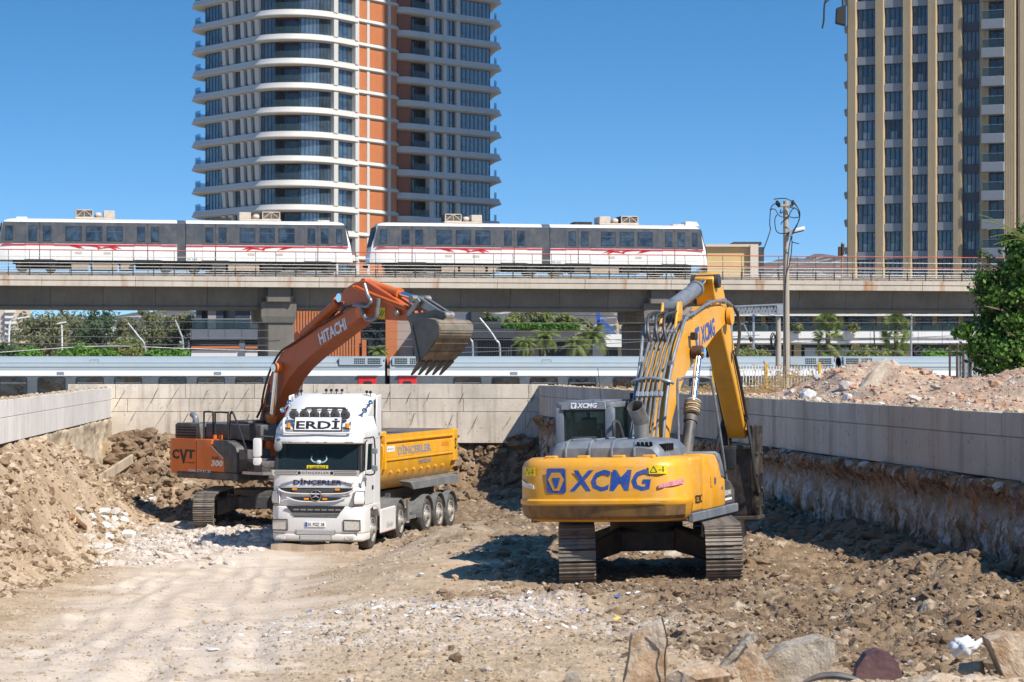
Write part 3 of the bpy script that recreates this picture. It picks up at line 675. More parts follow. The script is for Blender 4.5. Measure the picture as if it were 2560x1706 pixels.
# ---------------------------------------------------------------- yellow excavator with the breaker
XR_ = thing('excavator', 'yellow crawler excavator with hydraulic breaker seen from behind', 'excavator', (2.22, 41.3, 1.36), R(71))
XR_.rotation_euler = (R(-1.4), 0, R(71))
def yellow_excavator(root):
    TU = Matrix.Translation((0, -.10, 0)) @ Matrix.Rotation(R(17.5), 4, 'Z')
    for y in (1.19, -1.19): track(root, y, 4.25, .46, .60, TU)
    mb = MB(TU)                      # X shaped lower frame with arched legs
    mb.cyl((0, 0, .62), (0, 0, 1.0), .62, n=24); mb.box(-.62, .62, -.62, .62, .45, .80)
    for sx in (-1, 1):
        for sy in (-1, 1):
            mb.hexa([(sx * .25, sy * .45, .45), (sx * .75, sy * .45, .45), (sx * 1.15, sy * .95, .32), (sx * .70, sy * .95, .32)],
                    [(sx * .25, sy * .45, .86), (sx * .75, sy * .45, .86), (sx * 1.15, sy * .95, .66), (sx * .70, sy * .95, .66)])
    mb.build('lower_frame', M_['track_frame'], root, bevel=.03)
    # ---- counterweight: rounded rear, chamfered lower rim
    RR = 2.70
    def sec(z, rear, half, front, ce=.34):
        pts = []
        for k in range(13):
            y = -half + 2 * half * k / 12; x = -math.sqrt(max(rear ** 2 - (y * .72) ** 2, 0))
            e = max(0, (abs(y) - (half - ce)) / ce); x += ce * .9 * e ** 2.2
            pts.append((x, y))
        return [Vector((x, y, z)) for x, y in pts] + [Vector((front, half, z)), Vector((front, -half, z))]
    mb = MB(); mb.loft([sec(1.06, RR - .20, 1.26, -1.75), sec(1.16, RR - .06, 1.36, -1.75), sec(1.33, RR, 1.385, -1.75), sec(1.36, RR + .03, 1.395, -1.75), sec(1.41, RR + .03, 1.395, -1.75),
                        sec(1.44, RR - .01, 1.38, -1.75), sec(1.93, RR - .03, 1.375, -1.75), sec(2.03, RR - .07, 1.34, -1.75), sec(2.09, RR - .17, 1.24, -1.75)])
    cw = mb.build('counterweight', M_['yellow'], root, smooth=True, ang=40)
    mb = MB(); lo = [sec(z, r + .006, h + .006, -1.75) for z, r, h in ((1.10, RR - .13, 1.32), (1.16, RR - .05, 1.365), (1.33, RR, 1.388))]
    mb.loft(lo, False, False); mb.build('scuff_band', paint('scuffed_lower_band', (.16, .10, .05), .6, .9, .3, var=.4, dustc=(.50, .27, .07, 1), ns=3), cw, smooth=True)
    for y in (-.85, -.35, .25, .8): MB().box(-2.45, -2.30, y - .09, y + .09, 2.08, 2.13).build('lifting_lug', M_['yellow'], cw, bevel=.01)
    def wrap(p):                     # onto the rear surface
        y = p.y; x = -math.sqrt((RR - .02) ** 2 - (y * .72) ** 2); e = max(0, (abs(y) - 1.035) / .34); return Vector((x + .306 * e ** 2.2 - .007 + p.x, y, p.z))
    MW = Matrix(((0, 0, -1, 0), (-1, 0, 0, 0), (0, 1, 0, 0), (0, 0, 0, 1)))     # text x -> -y (viewer's right), y -> z, out -> -x
    def at(y, z): m = MW.copy(); m.translation = Vector((0, y, z)); return m
    lettering('lettering', 'XCMG', 1.36, .345, at(-.27, 1.735), M_['blue_print'], cw, bold=.028, shear=.18, warp=wrap)
    ic = MB()
    def patch(poly, dx, m, nm):
        b = MB(); b.add([wrap(Vector((dx - .007, y, z))) for y, z in poly], [tuple(range(len(poly)))]); b.build(nm, m, cw)
    q = lambda u, v: (.64 - u * .34, 1.735 + v * .40)
    patch([q(u, v) for u, v in rrect(-.5, .5, -.5, .5, .1)], 0, M_['blue_print'], 'emblem')
    patch([q(*p) for p in ((-.22, .33), (.22, .33), (.42, .05), (.16, -.40), (-.16, -.40), (-.42, .05))], -.004, M_['yellow'], 'emblem_hexagon')
    patch([q(*p) for p in ((-.22, .12), (.22, .12), (.05, -.30), (-.05, -.30))], -.008, M_['blue_print'], 'emblem_core')
    on = lambda y0, z0: Warp(lambda p: wrap(Vector((-.004 - p.z, y0 - p.x, z0 + p.y))))
    sticker_warning(cw, on(-1.04, 1.90), .27, .14); sticker_warning(cw, on(1.13, 1.88), .24, .14)
    for sy, mm in ((-1, 'red_lens'), (1, 'white_lens')):
        mb = MB(); n = 8
        for k in range(n):
            u0, u1 = k / n, (k + 1) / n; ya, yc_ = 1.05 + .315 * u0, 1.05 + .315 * u1
            f = lambda u: (1.60 + .05 * u, 1.655 + .09 * u)
            a, b_ = f(u0), f(u1)
            mb.hexa([wrap(Vector((.03, sy * ya, a[0]))), wrap(Vector((.03, sy * yc_, b_[0]))), wrap(Vector((.03, sy * yc_, b_[1]))), wrap(Vector((.03, sy * ya, a[1])))],
                    [wrap(Vector((-.012, sy * ya, a[0]))), wrap(Vector((-.012, sy * yc_, b_[0]))), wrap(Vector((-.012, sy * yc_, b_[1]))), wrap(Vector((-.012, sy * ya, a[1])))])
        mb.build('tail_light', M_[mm], cw)
    # ---- upper body
    mb = MB(); mb.box(-1.75, 1.55, -1.30, 1.30, 1.02, 1.14); mb.build('deck', M_['trim_dark'], root, bevel=.02)
    mb = MB(); mb.box(-1.745, -.98, -1.37, 1.37, 1.15, 2.06); mb.build('body_panel', M_['yellow'], root, bevel=.06, seg=3)
    mb = MB(); mb.prism([(-.975, 1.15), (.52, 1.15), (.52, 1.62), (.28, 1.66), (.10, 1.92), (-.10, 2.05), (-.975, 2.09)], 'xz', -1.37, -.42); mb.build('side_door', M_['yellow'], root, bevel=.045, seg=2)
    mb = MB(); mb.prism([(.285, 1.668), (.525, 1.625), (.525, 1.66), (.42, 1.86), (.22, 2.05), (-.05, 2.10), (-.095, 2.055), (.105, 1.925)], 'xz', -1.36, -.44); mb.build('front_trim', M_['trim'], root, bevel=.02, seg=2)
    mb = MB(); mb.prism([(.53, 1.15), (1.30, 1.15), (1.30, 1.40), (1.05, 1.55), (.53, 1.62)], 'xz', -1.34, -.46); mb.build('tool_box', M_['trim_dark'], root, bevel=.03)
    mb = MB(); mb.prism([(-1.74, 1.0), (1.32, 1.0), (1.32, 1.15), (-1.74, 1.15)], 'xz', -1.395, -1.30); mb.build('side_skirt', M_['trim'], root, bevel=.015)
    mb = MB(); mb.prism([(-1.74, 1.0), (1.4, 1.0), (1.4, 1.15), (-1.74, 1.15)], 'xz', 1.30, 1.395); mb.build('side_skirt', M_['trim'], root, bevel=.015)
    mb = MB(); mb.box(-.975, -.2, .40, 1.37, 1.15, 2.04); mb.build('side_door', M_['yellow'], root, bevel=.045, seg=2)
    mb = MB(); mb.box(-.97, .5, -.40, .38, 1.15, 1.75); mb.build('pump_cover', M_['trim_dark'], root, bevel=.02)
    # print on the right-hand side
    MS = Matrix(((1, 0, 0, 0), (0, 0, -1, -1.376), (0, 1, 0, 0), (0, 0, 0, 1)))
    def ats(x, z, y=0): m = MS.copy(); m.translation = Vector((x, -1.376 + y, z)); return m
    lettering('lettering', 'XE220C', .46, .14, ats(-1.33, 1.36), M_['black_print'], root, bold=.02)
    lettering('lettering', 'erk', .14, .07, ats(.28, 1.47), M_['blue_print'], root, bold=.02)
    lettering('lettering', 'EUROMAK', .46, .09, ats(.80, 1.36, .03), M_['white_print'], root, bold=.02)
    MB(ats(.80, 1.25, .03)).box(-.24, .24, -.02, .02, 0, .004).build('printed_line', M_['white_print'], root)
    MB(ats(-.45, 1.60)).box(-.05, .05, -.08, .08, 0, .012).build('door_latch', M_['yellow'], root, bevel=.004)
    MB(ats(-.2, 1.6)).prism([(-.05, -.02), (.0, -.06), (.05, -.02), (.05, .05), (-.03, .07)], 'xy', 0, .003).build('printed_mark', M_['blue_print'], root)
    # ---- engine hood with ribs and grilles
    def hs(x, k=1.0, top=2.36): return [Vector((x, y, z)) for y, z in [(-1.04 * k, 2.05), (-1.02 * k, top - .16), (-.90 * k, top - .03), (-.70 * k, top), (.66 * k, top), (.82 * k, top - .04), (.91 * k, top - .16), (.95 * k, 2.05)]]
    mb = MB(); mb.loft([hs(-2.22, .95, 2.24), hs(-2.14, .985, 2.32), hs(-1.98, 1, 2.36), hs(-.75, 1, 2.36), hs(-.62, .97, 2.30)]); hd = mb.build('engine_hood', M_['trim'], root, smooth=True, ang=30)
    for y in (.6, .2, -.18, -.56):
        mb = MB(); mb.tube([(-2.235, y, 2.10), (-2.225, y, 2.22), (-2.14, y, 2.325), (-1.98, y, 2.365), (-.8, y, 2.365)], .022, 6); mb.build('rib', M_['trim'], hd, smooth=True)
    for k in range(4): MB().box(-2.05 + k * .13, -1.98 + k * .13, -1.045, -.93, 2.18, 2.29).build('vent_slot', M_['dark'], hd)
    for k in range(4): MB().obox((-2.18, -.62 - k * .07, 2.285), (.03, .045, .10), (0, R(-42), 0)).build('vent_slot', M_['dark'], hd)
    MB().tube([(-2.0, .55, 2.36), (-2.0, .55, 2.41), (-2.0, .15, 2.41), (-2.0, .15, 2.36)], .012, 5).build('grab_handle', M_['trim_dark'], hd)
    # ---- exhaust
    mb = MB(); mb.cyl((-1.26, -.42, 2.30), (-1.30, -.42, 2.68), .125, n=18); mb.build('exhaust_pipe', paint('exhaust_steel', (.30, .29, .26), .5, .5, .6), root, smooth=True)
    mb = MB(); mb.lathe([(.125, -.05), (.135, .0), (.14, .33), (.128, .33), (.12, .05), (.02, .04)], (-1.30, -.42, 2.66), (-.66, .10, .74), 20); ex = mb.build('exhaust_mouth', M_['bare'], root, smooth=True)
    mb = MB(); mb.lathe([(.116, .0), (.118, .10)], (-1.30, -.42, 2.66), (-.66, .10, .74), 18, True); mb.build('dark_mouth_plug', M_['dark'], ex)  # black plug: the dark inside of the pipe is put into its colour
    # ---- cab
    X0, X1, Y0, Y1, Z0, Z1 = -.12, 1.66, .40, 1.44, 1.16, 3.0
    cb = MB(); cb.prism(rrect(X0 - .03, X1 + .02, Y0 - .02, Y1 + .02, .13), 'xy', Z1 - .13, Z1 - .03); cb.prism(rrect(X0 + .05, X1 - .08, Y0 + .06, Y1 - .06, .15), 'xy', Z1 - .03, Z1)
    cab = cb.build('cab', M_['trim'], root, bevel=.03, seg=2)
    for nm, p in (('rear_post', (X0 + .05, Y1 - .07)), ('rear_post', (X0 + .05, Y0 + .08)), ('front_post', (X1 - .06, Y1 - .05)), ('front_post', (X1 - .06, Y0 + .05)), ('centre_post', (X0 + .85, Y1 - .03)), ('centre_post', (X0 + .85, Y0 + .03))):
        w = .15 if nm == 'rear_post' else .075
        MB().box(p[0] - w / 2, p[0] + w / 2, p[1] - w / 2, p[1] + w / 2, Z0, Z1 - .12).build(nm, M_['trim'], cab, bevel=.02, seg=2)
    MB().box(X0, X1, Y0, Y1, Z0, 1.62).build('cab_base', M_['trim'], cab, bevel=.03)
    MB().box(X0 - .012, X0 + .04, Y0 + .05, Y1 - .04, 1.6, 2.16).build('rear_panel', M_['trim'], cab, bevel=.01)
    MB().box(X0 + .02, X0 + .03, Y0 + .15, Y1 - .14, 2.16, 2.84).build('rear_window', M_['cab_glass'], cab)
    fr = MB(); [fr.box(X0 - .005, X0 + .035, *q) for q in ((Y0 + .14, Y1 - .13, 2.14, 2.18), (Y0 + .14, Y1 - .13, 2.80, 2.86), (Y0 + .14, Y0 + .18, 2.14, 2.86), (Y1 - .17, Y1 - .13, 2.14, 2.86))]; fr.build('window_seal', M_['black'], cab)
    MB().box(X0 - .01, X0 + .06, Y0 + .12, Y1 - .12, 2.86, 2.90).build('rear_beam', M_['trim'], cab, bevel=.008)
    for y in (Y0 + .012, Y1 - .012):
        MB().box(X0 + .14, X0 + .80, y - .004, y + .004, 1.64, 2.86).build('side_window', M_['cab_glass'], cab)
        MB().box(X0 + .9, X1 - .11, y - .004, y + .004, 1.64, 2.86).build('side_window', M_['cab_glass'], cab)
    MB().box(X1 - .045, X1 - .035, Y0 + .1, Y1 - .1, 1.64, 2.86).build('windscreen', M_['cab_glass'], cab)
    mb = MB(); mb.box(X0 + .35, X0 + .85, Y0 + .28, Y1 - .28, 1.7, 1.9); mb.hexa([(X0 + .32, Y0 + .28, 1.9), (X0 + .45, Y0 + .28, 1.9), (X0 + .45, Y1 - .28, 1.9), (X0 + .32, Y1 - .28, 1.9)], [(X0 + .20, Y0 + .30, 2.5), (X0 + .32, Y0 + .30, 2.5), (X0 + .32, Y1 - .30, 2.5), (X0 + .20, Y1 - .30, 2.5)]); mb.box(X0 + .2, X0 + .3, Y0 + .38, Y1 - .38, 2.5, 2.7); mb.build('seat', M_['seat'], cab, bevel=.03, seg=2)
    MB().box(X0 + .55, X0 + .60, Y0 + .62, Y0 + .76, 2.55, 2.62).build('display', simple('green_display', (.03, .55, .15), .4, emit=.5, var=0), cab)
    wn_ = MB(); wn_.hexa([(X0 - .05, Y0 + .12, 2.84), (X0 + .05, Y0 + .12, 2.84), (X0 + .05, Y1 - .1, 2.84), (X0 - .05, Y1 - .1, 2.84)], [(X0 - .03, Y0 + .14, 2.985), (X0 + .05, Y0 + .14, 2.985), (X0 + .05, Y1 - .12, 2.985), (X0 - .03, Y1 - .12, 2.985)]); nb = wn_.build('name_board', M_['trim'], cab, bevel=.01)
    mc = frame_of((X0 - .048, .86, 2.913), (0, -1, 0), (.14, 0, 1)); mc0 = mc.copy()
    lettering('lettering', 'XCMG', .36, .09, mc0, M_['white_print'], nb, bold=.04, shear=.18)
    m2 = frame_of((X0 - .048, 1.10, 2.913), (0, -1, 0), (.14, 0, 1)); MB(m2).prism(rrect(-.05, .05, -.05, .05, .012), 'xy', 0, .004).build('emblem', M_['white_print'], nb)
    MB(m2).prism([(-.035, .03), (.035, .03), (.008, -.035), (-.008, -.035)], 'xy', .0045, .007).build('emblem_core', M_['trim'], nb)
    MB().tube([(X0 + .02, .62, 2.98), (X0 + .0, .62, 3.02), (X0 - .02, .66, 3.55)], .006, 4).build('aerial', M_['black'], cab)
    MB().cyl((X1 - .3, Y0 + .08, 3.0), (X1 - .3, Y0 + .08, 3.10), .06, n=10).build('work_lamp', M_['black'], cab)
    mb = MB(); mb.tube([(-.25, .34, 2.05), (-.28, .36, 2.5), (-.22, .36, 2.62), (-.12, .30, 2.55), (-.02, .2, 2.05)], .032, 8, smooth=5); mb.build('hose', M_['hose'], root, smooth=True)
    mb = MB(); mb.tube([(X1 - .05, Y1 + .02, 2.2), (X1 + .05, Y1 + .24, 2.3), (X1 + .05, Y1 + .24, 2.9), (X1 - .1, Y1 + .02, 2.95)], .014, 6, smooth=3); mb.build('grab_rail', M_['trim'], cab, smooth=True)
    # ---- handrail, tank caps, mirror
    mb = MB(); mb.tube([(-.35, -.80, 2.05), (-.35, -.80, 3.20), (-.30, -.84, 3.32), (-.20, -.98, 3.36), (.28, -1.16, 3.34), (.42, -1.20, 3.22), (.66, -1.26, 2.4), (.95, -1.30, 1.45)], .024, 8, smooth=4); mb.build('handrail', M_['pipe'], root, smooth=True)
    for x, y, r, h in ((-.75, -.72, .10, .15), (-.95, -.48, .045, .10)):
        mb = MB(); mb.cyl((x, y, 2.06), (x, y, 2.06 + h), r, n=14); cp = mb.build('filler_neck', M_['yellow'], root, smooth=True); MB().cyl((x, y, 2.06 + h), (x, y, 2.10 + h), r * .8, n=10).build('cap', M_['galv'], cp, smooth=True)
    mb = MB(); mb.prism(rrect(-.12, .12, -.19, .19, .05), 'yz', .70, .75); mb.T = None
    o = mb.build('mirror', M_['black'], root, bevel=.015, seg=2); o.location = (.15, -1.36, 1.93)
    MB().tube([(.8, -1.25, 1.6), (.86, -1.34, 1.75), (.86, -1.34, 1.95)], .015, 6).build('mirror_arm', M_['black'], root)
    # ---- boom, stick, breaker: all in the plane y = yb
    yb = -.10; bw_ = .25
    top = [(.02, 1.98), (.50, 3.02), (.98, 3.62), (1.55, 4.10), (2.12, 4.40), (2.6, 4.52), (3.6, 4.66), (4.75, 4.70), (5.10, 4.66)]
    bot = [(.30, 1.66), (.95, 2.62), (1.45, 3.10), (1.95, 3.42), (2.55, 3.62), (3.2, 3.80), (4.2, 4.15), (4.85, 4.32), (5.12, 4.34)]
    bm = boom_box(top, bot, yb - bw_, yb + bw_, 'boom', M_['yellow'], root, .025)
    for s in (-1, 1):
        MB().cyl((5.02, yb + s * .28, 4.50), (5.02, yb + s * .36, 4.50), .17, n=18).build('pin_boss', M_['yellow'], bm, smooth=True)
        MB().cyl((2.30, yb + s * .28, 3.80), (2.30, yb + s * .46, 3.80), .12, n=16).build('pin_boss', M_['rust'], bm, smooth=True)
        ram(root, (.85, yb + s * .40, 1.35), (2.30, yb + s * .40, 3.80), .105, .53, M_['trim_dark'], 'boom_cylinder')
        MB().prism([(1.55, 4.08), (2.15, 4.38), (2.10, 4.72), (1.88, 4.70)], 'xz', yb + s * .14 - .025, yb + s * .14 + .025).build('cylinder_bracket', M_['yellow'], bm, bevel=.015)
    mb = MB(); pc = Vector((.85, yb - .40, 1.35)); qc = Vector((2.30, yb - .40, 3.80)); dc = (qc - pc).normalized()
    for k in range(9): mb.lathe([(.105 + .022 * ((k * 7) % 3), 0), (.15, .018), (.11, .036)], pc + (qc - pc) * .55 + dc * (k * .03), dc + Vector((.05 * ((k % 3) - 1), .06, 0)), 14)
    mb.build('rag_wrap', M_['cloth'], root, smooth=True)
    lt = frame_of((3.55, yb - bw_ - .006, 4.20), (1, 0, .19), (0, 0, 1)); lettering('lettering', 'XCMG', 1.05, .34, lt, M_['blue_print'], bm, bold=.03, shear=.1)
    l2 = frame_of((2.78, yb - bw_ - .006, 4.07), (1, 0, .19), (0, 0, 1)); MB(l2).prism(rrect(-.15, .15, -.19, .19, .03), 'xy', 0, .002).build('emblem', M_['blue_print'], bm)
    MB(l2).prism([(-.11, .1), (.11, .1), (.04, -.14), (-.04, -.14)], 'xy', .003, .005).build('emblem_core', M_['yellow'], bm)
    # stick (arm)
    pv = Vector((5.02, 0, 4.50)); dn = Vector((.60, 0, -.80)); pr = Vector((.80, 0, .60))
    A = lambda s, k: tuple((pv + dn * s + pr * k)[i] for i in (0, 2))
    arm = boom_box([A(-.98, -.02), A(-.92, .16), A(-.35, .36), A(.2, .33), A(1.6, .26), A(2.85, .17)], [A(-1.0, -.16), A(-.70, -.26), A(-.2, -.30), A(.3, -.26), A(1.6, -.16), A(2.88, -.12)], yb - .19, yb + .19, 'stick', M_['yellow'], root, .02)
    MB().cyl((A(-.86, -.06)[0], yb - .27, A(-.86, -.06)[1]), (A(-.86, -.06)[0], yb + .27, A(-.86, -.06)[1]), .13, n=16).build('pin_boss', M_['steel'], arm, smooth=True)
    ram(root, (1.98, yb, 4.62), (A(-.86, -.06)[0], yb, A(-.86, -.06)[1]), .135, .70, M_['pipe'], 'stick_cylinder', .1)
    ram(root, (A(-.55, .34)[0], yb, A(-.55, .34)[1]), (A(2.25, .36)[0], yb, A(2.25, .36)[1]), .10, .58, M_['yellow'], 'tool_cylinder', .08)
    tip = Vector((A(2.80, .02)[0], yb, A(2.80, .02)[1]))
    lk = MB(); lk.bar((A(2.25, .36)[0], yb - .22, A(2.25, .36)[1]), (A(2.5, .0)[0], yb - .22, A(2.5, .0)[1]), .06, .12); lk.bar((A(2.25, .36)[0], yb + .22, A(2.25, .36)[1]), (A(2.5, .0)[0], yb + .22, A(2.5, .0)[1]), .06, .12)
    lk.bar((A(2.25, .36)[0], yb - .13, A(2.25, .36)[1]), (tip.x + .45, yb - .13, tip.z - .10), .06, .12); lk.bar((A(2.25, .36)[0], yb + .13, A(2.25, .36)[1]), (tip.x + .45, yb + .13, tip.z - .10), .06, .12); lk.build('link', M_['steel'], root)
    # breaker
    hx = tip.x + .20
    mb = MB(); mb.prism([(hx - .42, tip.z + .12), (hx + .42, tip.z + .12), (hx + .36, tip.z - .42), (hx + .30, tip.z - 1.55), (hx + .22, tip.z - 1.68), (hx - .22, tip.z - 1.68), (hx - .30, tip.z - 1.55), (hx - .36, tip.z - .42)], 'xz', yb - .36, yb - .26)
    mb.prism([(hx - .42, tip.z + .12), (hx + .42, tip.z + .12), (hx + .36, tip.z - .42), (hx + .30, tip.z - 1.55), (hx + .22, tip.z - 1.68), (hx - .22, tip.z - 1.68), (hx - .30, tip.z - 1.55), (hx - .36, tip.z - .42)], 'xz', yb + .26, yb + .36)
    mb.box(hx - .26, hx + .26, yb - .27, yb + .27, tip.z - 1.66, tip.z - .30); mb.box(hx - .40, hx + .40, yb - .28, yb + .28, tip.z - .36, tip.z - .28)
    br = mb.build('breaker', paint('black_breaker_paint', (.014, .013, .013), .5, .35, .2), root, bevel=.02)
    MB().box(hx - .30, hx + .30, yb - .39, yb + .39, tip.z - 1.74, tip.z - 1.665).build('breaker_collar', M_['track_frame'], br, bevel=.01)
    MB().cyl((hx, yb, tip.z - 1.73), (hx, yb, tip.z - 2.45), .085, .07, n=14).build('chisel', M_['bare'], br, smooth=True)
    for z in (.15, .55, .85, 1.2):
        for dx in (-.2, .2): MB().cyl((hx + dx, yb - .36, tip.z - z - .3), (hx + dx, yb - .39, tip.z - z - .3), .04, n=8).build('bolt', M_['track_frame'], br)
    # hoses and pipes over the back of the boom
    def over(y, lift, a=0, b=6): return [(x - .06 * (1 if i < 4 else 0) - lift * (.7 if i < 4 else 0), y, z + lift * (.6 if i < 5 else 1)) for i, (x, z) in enumerate(top)][a:b]
    for k, (y, e) in enumerate(((.21, 5), (.13, 5), (.05, 5), (-.04, 5), (-.12, 6), (-.20, 6))):
        pts = over(yb + y, .09, 0, e); pts = [(pts[0][0] + .1, pts[0][1], pts[0][2] - .35)] + pts
        mb = MB(); mb.tube(pts, .022, 6, smooth=4); mb.build('hydraulic_pipe', M_['pipe'], bm, smooth=True)
        for i in (1, 2, 4):
            mb = MB(); d = (Vector(pts[i + 1]) - Vector(pts[i])).normalized() if i + 1 < len(pts) else Vector((0, 0, 1)); mb.cyl(Vector(pts[i]) - d * .05, Vector(pts[i]) + d * .05, .042, n=6); mb.build('pipe_fitting', M_['galv'], bm)
    for s, off in ((-1, .29), (1, .29)):
        pts = [(.02, yb + s * off, 1.9), (.38, yb + s * off, 2.9), (.85, yb + s * off, 3.6), (1.3, yb + s * (off + .05), 4.15), (1.75, yb + s * (off + .04), 4.42), (2.4, yb + s * off, 4.50), (3.6, yb + s * off, 4.72), (4.75, yb + s * off, 4.78), (5.15, yb + s * (off + .03), 4.70)]
        mb = MB(); mb.tube(pts, .031, 8, smooth=5); mb.build('hydraulic_pipe', M_['pipe'], bm, smooth=True)
        for i in (2, 4, 5, 6, 7): MB().obox((pts[i][0], pts[i][1] + .02 * -s, pts[i][2]), (.10, .09, .10)).build('pipe_clamp', M_['trim'], bm, bevel=.01)
        mb = MB(); mb.tube([(5.15, yb + s * (off + .03), 4.70), (5.48, yb + s * (off + .06), 4.55), (5.60, yb + s * (off + .06), 4.15), (5.52, yb + s * (off), 3.75), A(.9, .05)[:1] + (yb + s * .24,) + A(.9, .05)[1:], A(1.6, .05)[:1] + (yb + s * .24,) + A(1.6, .05)[1:], A(2.6, .0)[:1] + (yb + s * .24,) + A(2.6, .0)[1:]], .034, 8, smooth=6); mb.build('hose', M_['hose'], arm, smooth=True)
        mb = MB(); mb.tube([A(2.5, .0)[:1] + (yb + s * .24,) + A(2.5, .0)[1:], (tip.x - .35, yb + s * .36, tip.z - .4), (tip.x - .30, yb + s * .40, tip.z - 1.0), (hx - .1, yb + s * .36, tip.z - 1.25), (hx, yb + s * .30, tip.z - .9)], .034, 8, smooth=6); mb.build('hose', M_['black'], arm, smooth=True)
    for k, y in enumerate((.20, .05, -.10)):
        mb = MB(); mb.tube([(1.2, yb + y, 3.98), (1.22, yb + y + .04, 4.22), (1.45, yb + y + .08, 4.45), (1.75, yb + y * 1.2, 4.52), (2.0, yb + y, 4.50 + .05 * k)], .03, 7, smooth=6); mb.build('hose', M_['hose'], bm, smooth=True)
    mb = MB(); mb.tube([(.62, yb - .36, 3.26), (.52, yb - .30, 3.30), (.50, yb, 3.36), (.52, yb + .30, 3.32), (.62, yb + .36, 3.26)], .03, 7, smooth=5); mb.build('pipe_clamp', M_['galv'], bm, smooth=True)
    MB().box(2.1, 2.26, yb - .40, yb - .29, 4.02, 4.16).build('work_lamp', M_['black'], bm, bevel=.02)
yellow_excavator(XR_)
# ---------------------------------------------------------------- orange excavator with the bucket
M_['orange'] = paint('orange_machine_paint', (.70, .14, .012), .36, .22, var=.10)
M_['orange_shaded'] = paint('shaded_orange_boom_paint', (.52, .095, .012), .38, .20, var=.10)  # darker copy of the orange: shade on boom and stick put into the colour
M_['bucket'] = paint('worn_bucket_steel', (.36, .30, .23), .45, .75, .75, var=.35, dustc=(.20, .115, .05, 1), ns=2.4)
bpy.context.view_layer.update()
def plane_of(root):
    bpy.context.view_layer.update(); inv = root.matrix_world.inverted(); o = inv @ Vector((0, 0, HC)); R3 = inv.to_3x3()
    def pix(px, py, y):
        """(x, z) in the machine's own plane y of the point photographed at (px, py)"""
        d = R3 @ Vector(((px - 1280) / F, 1, -(py - HY) / F)); t = (y - o.y) / d.y; p = o + d * t; return (p.x, p.z)
    return pix
def orange_excavator(root):
    pix = plane_of(root); Z2 = lambda y: (lambda a, b: pix(380 + a / 2.306, 660 + b / 2.306, y))
    TU = Matrix.Rotation(R(-43), 4, 'Z')
    for y in (1.30, -1.30): track(root, y, 4.9, .50, .62, TU)
    mb = MB(TU); mb.cyl((0, 0, .66), (0, 0, 1.08), .7, n=24); mb.box(-.7, .7, -.7, .7, .48, .86)
    for sx in (-1, 1):
        for sy in (-1, 1):
            mb.hexa([(sx * .25, sy * .5, .48), (sx * .8, sy * .5, .48), (sx * 1.25, sy * 1.05, .30), (sx * .75, sy * 1.05, .30)],
                    [(sx * .25, sy * .5, .92), (sx * .8, sy * .5, .92), (sx * 1.25, sy * 1.05, .74), (sx * .75, sy * 1.05, .74)])
    mb.build('lower_frame', M_['trim_dark'], root, bevel=.03)
    S = Z2(-1.5); X = lambda a, b: S(a, b)[0]; zz = lambda a, b: S(a, b)[1]
    x0, x1, x2 = X(100, 1100), X(253, 1100), X(416, 1100); zt, zb = zz(250, 1010), zz(250, 1192)
    # counterweight with a round rear
    def sec(z, r): 
        pts = [Vector((x1, -1.5, z))]
        for k in range(11):
            t = -math.pi / 2 + math.pi * k / 10; c, s_ = math.cos(t), math.sin(t)
            pts.append(Vector((x0 + .20 - (abs(c) ** .6) * (.42 + r), 1.5 * (abs(s_) ** .45) * (1 if s_ > 0 else -1), z)))
        return pts + [Vector((x1, 1.5, z))]
    mb = MB(); mb.loft([sec(zb - .10, -.16), sec(zb + .06, 0), sec(zt - .15, 0), sec(zt - .03, -.05), sec(zt, -.16)]); mb.build('counterweight', M_['orange'], root, smooth=True, ang=40)
    mb = MB(); mb.prism([(x1 + .012, zb), (x2, zb), (X(416, 1130), zz(416, 1130)), (X(340, 1040), zz(340, 1040)), (X(345, 1012), zz(345, 1012)), (x1 + .012, zt)], 'xz', -1.5, 1.45); mb.build('side_door', M_['orange'], root, bevel=.03, seg=2)
    mb = MB(); mb.prism([S(352, 1016), S(349, 1042), S(418, 1128), (X(418, 1195), zb), (X(488, 1195), zb), S(490, 1100), S(478, 1060), S(455, 1035), S(420, 1020)], 'xz', -1.5, -.5); mb.build('front_trim', M_['trim_dark'], root, bevel=.03, seg=2)
    mb = MB(); mb.prism([S(336, 1048), S(345, 1047), S(414, 1118), S(412, 1128)], 'xz', -1.508, -1.49); mb.build('silver_stripe', M_['galv'], root)
    xf = X(490, 1195); mb = MB(); mb.box(x0 + .4, xf, -1.5, 1.5, zb - .24, zb - .005); mb.build('deck', M_['trim_dark'], root, bevel=.03)
    for a0, b0, a1, b1 in ((492, 1070, 545, 1190), (492, 1120, 585, 1190), (545, 1135, 628, 1205)):
        mb = MB(); mb.box(X(a0, b0), X(a1, b0), -1.46, -.62, zz(a0, b1), zz(a0, b0)); mb.build('step_box', M_['trim_dark'], root, bevel=.03, seg=2)
    mb = MB(); mb.box(X(520, 1200), X(640, 1200), -1.5, -.6, zz(520, 1212), zz(520, 1196)); mb.build('step_plate', M_['galv'], root)
    MS = lambda a, b: Matrix(((1, 0, 0, X(a, b)), (0, 0, -1, -1.506), (0, 1, 0, zz(a, b)), (0, 0, 0, 1)))
    L = lambda a0, a1: abs(X(a1, 1100) - X(a0, 1100))
    H = lambda b0, b1: abs(zz(200, b1) - zz(200, b0))
    lettering('lettering', 'C', L(116, 157), H(1068, 1125), MS(137, 1096), M_['black_print'], root, bold=.05)
    lettering('lettering', 'V', L(158, 205), H(1068, 1152), MS(182, 1110), M_['black_print'], root, bold=.05)
    lettering('lettering', 'T', L(200, 247), H(1070, 1122), MS(224, 1097), M_['black_print'], root, bold=.05)
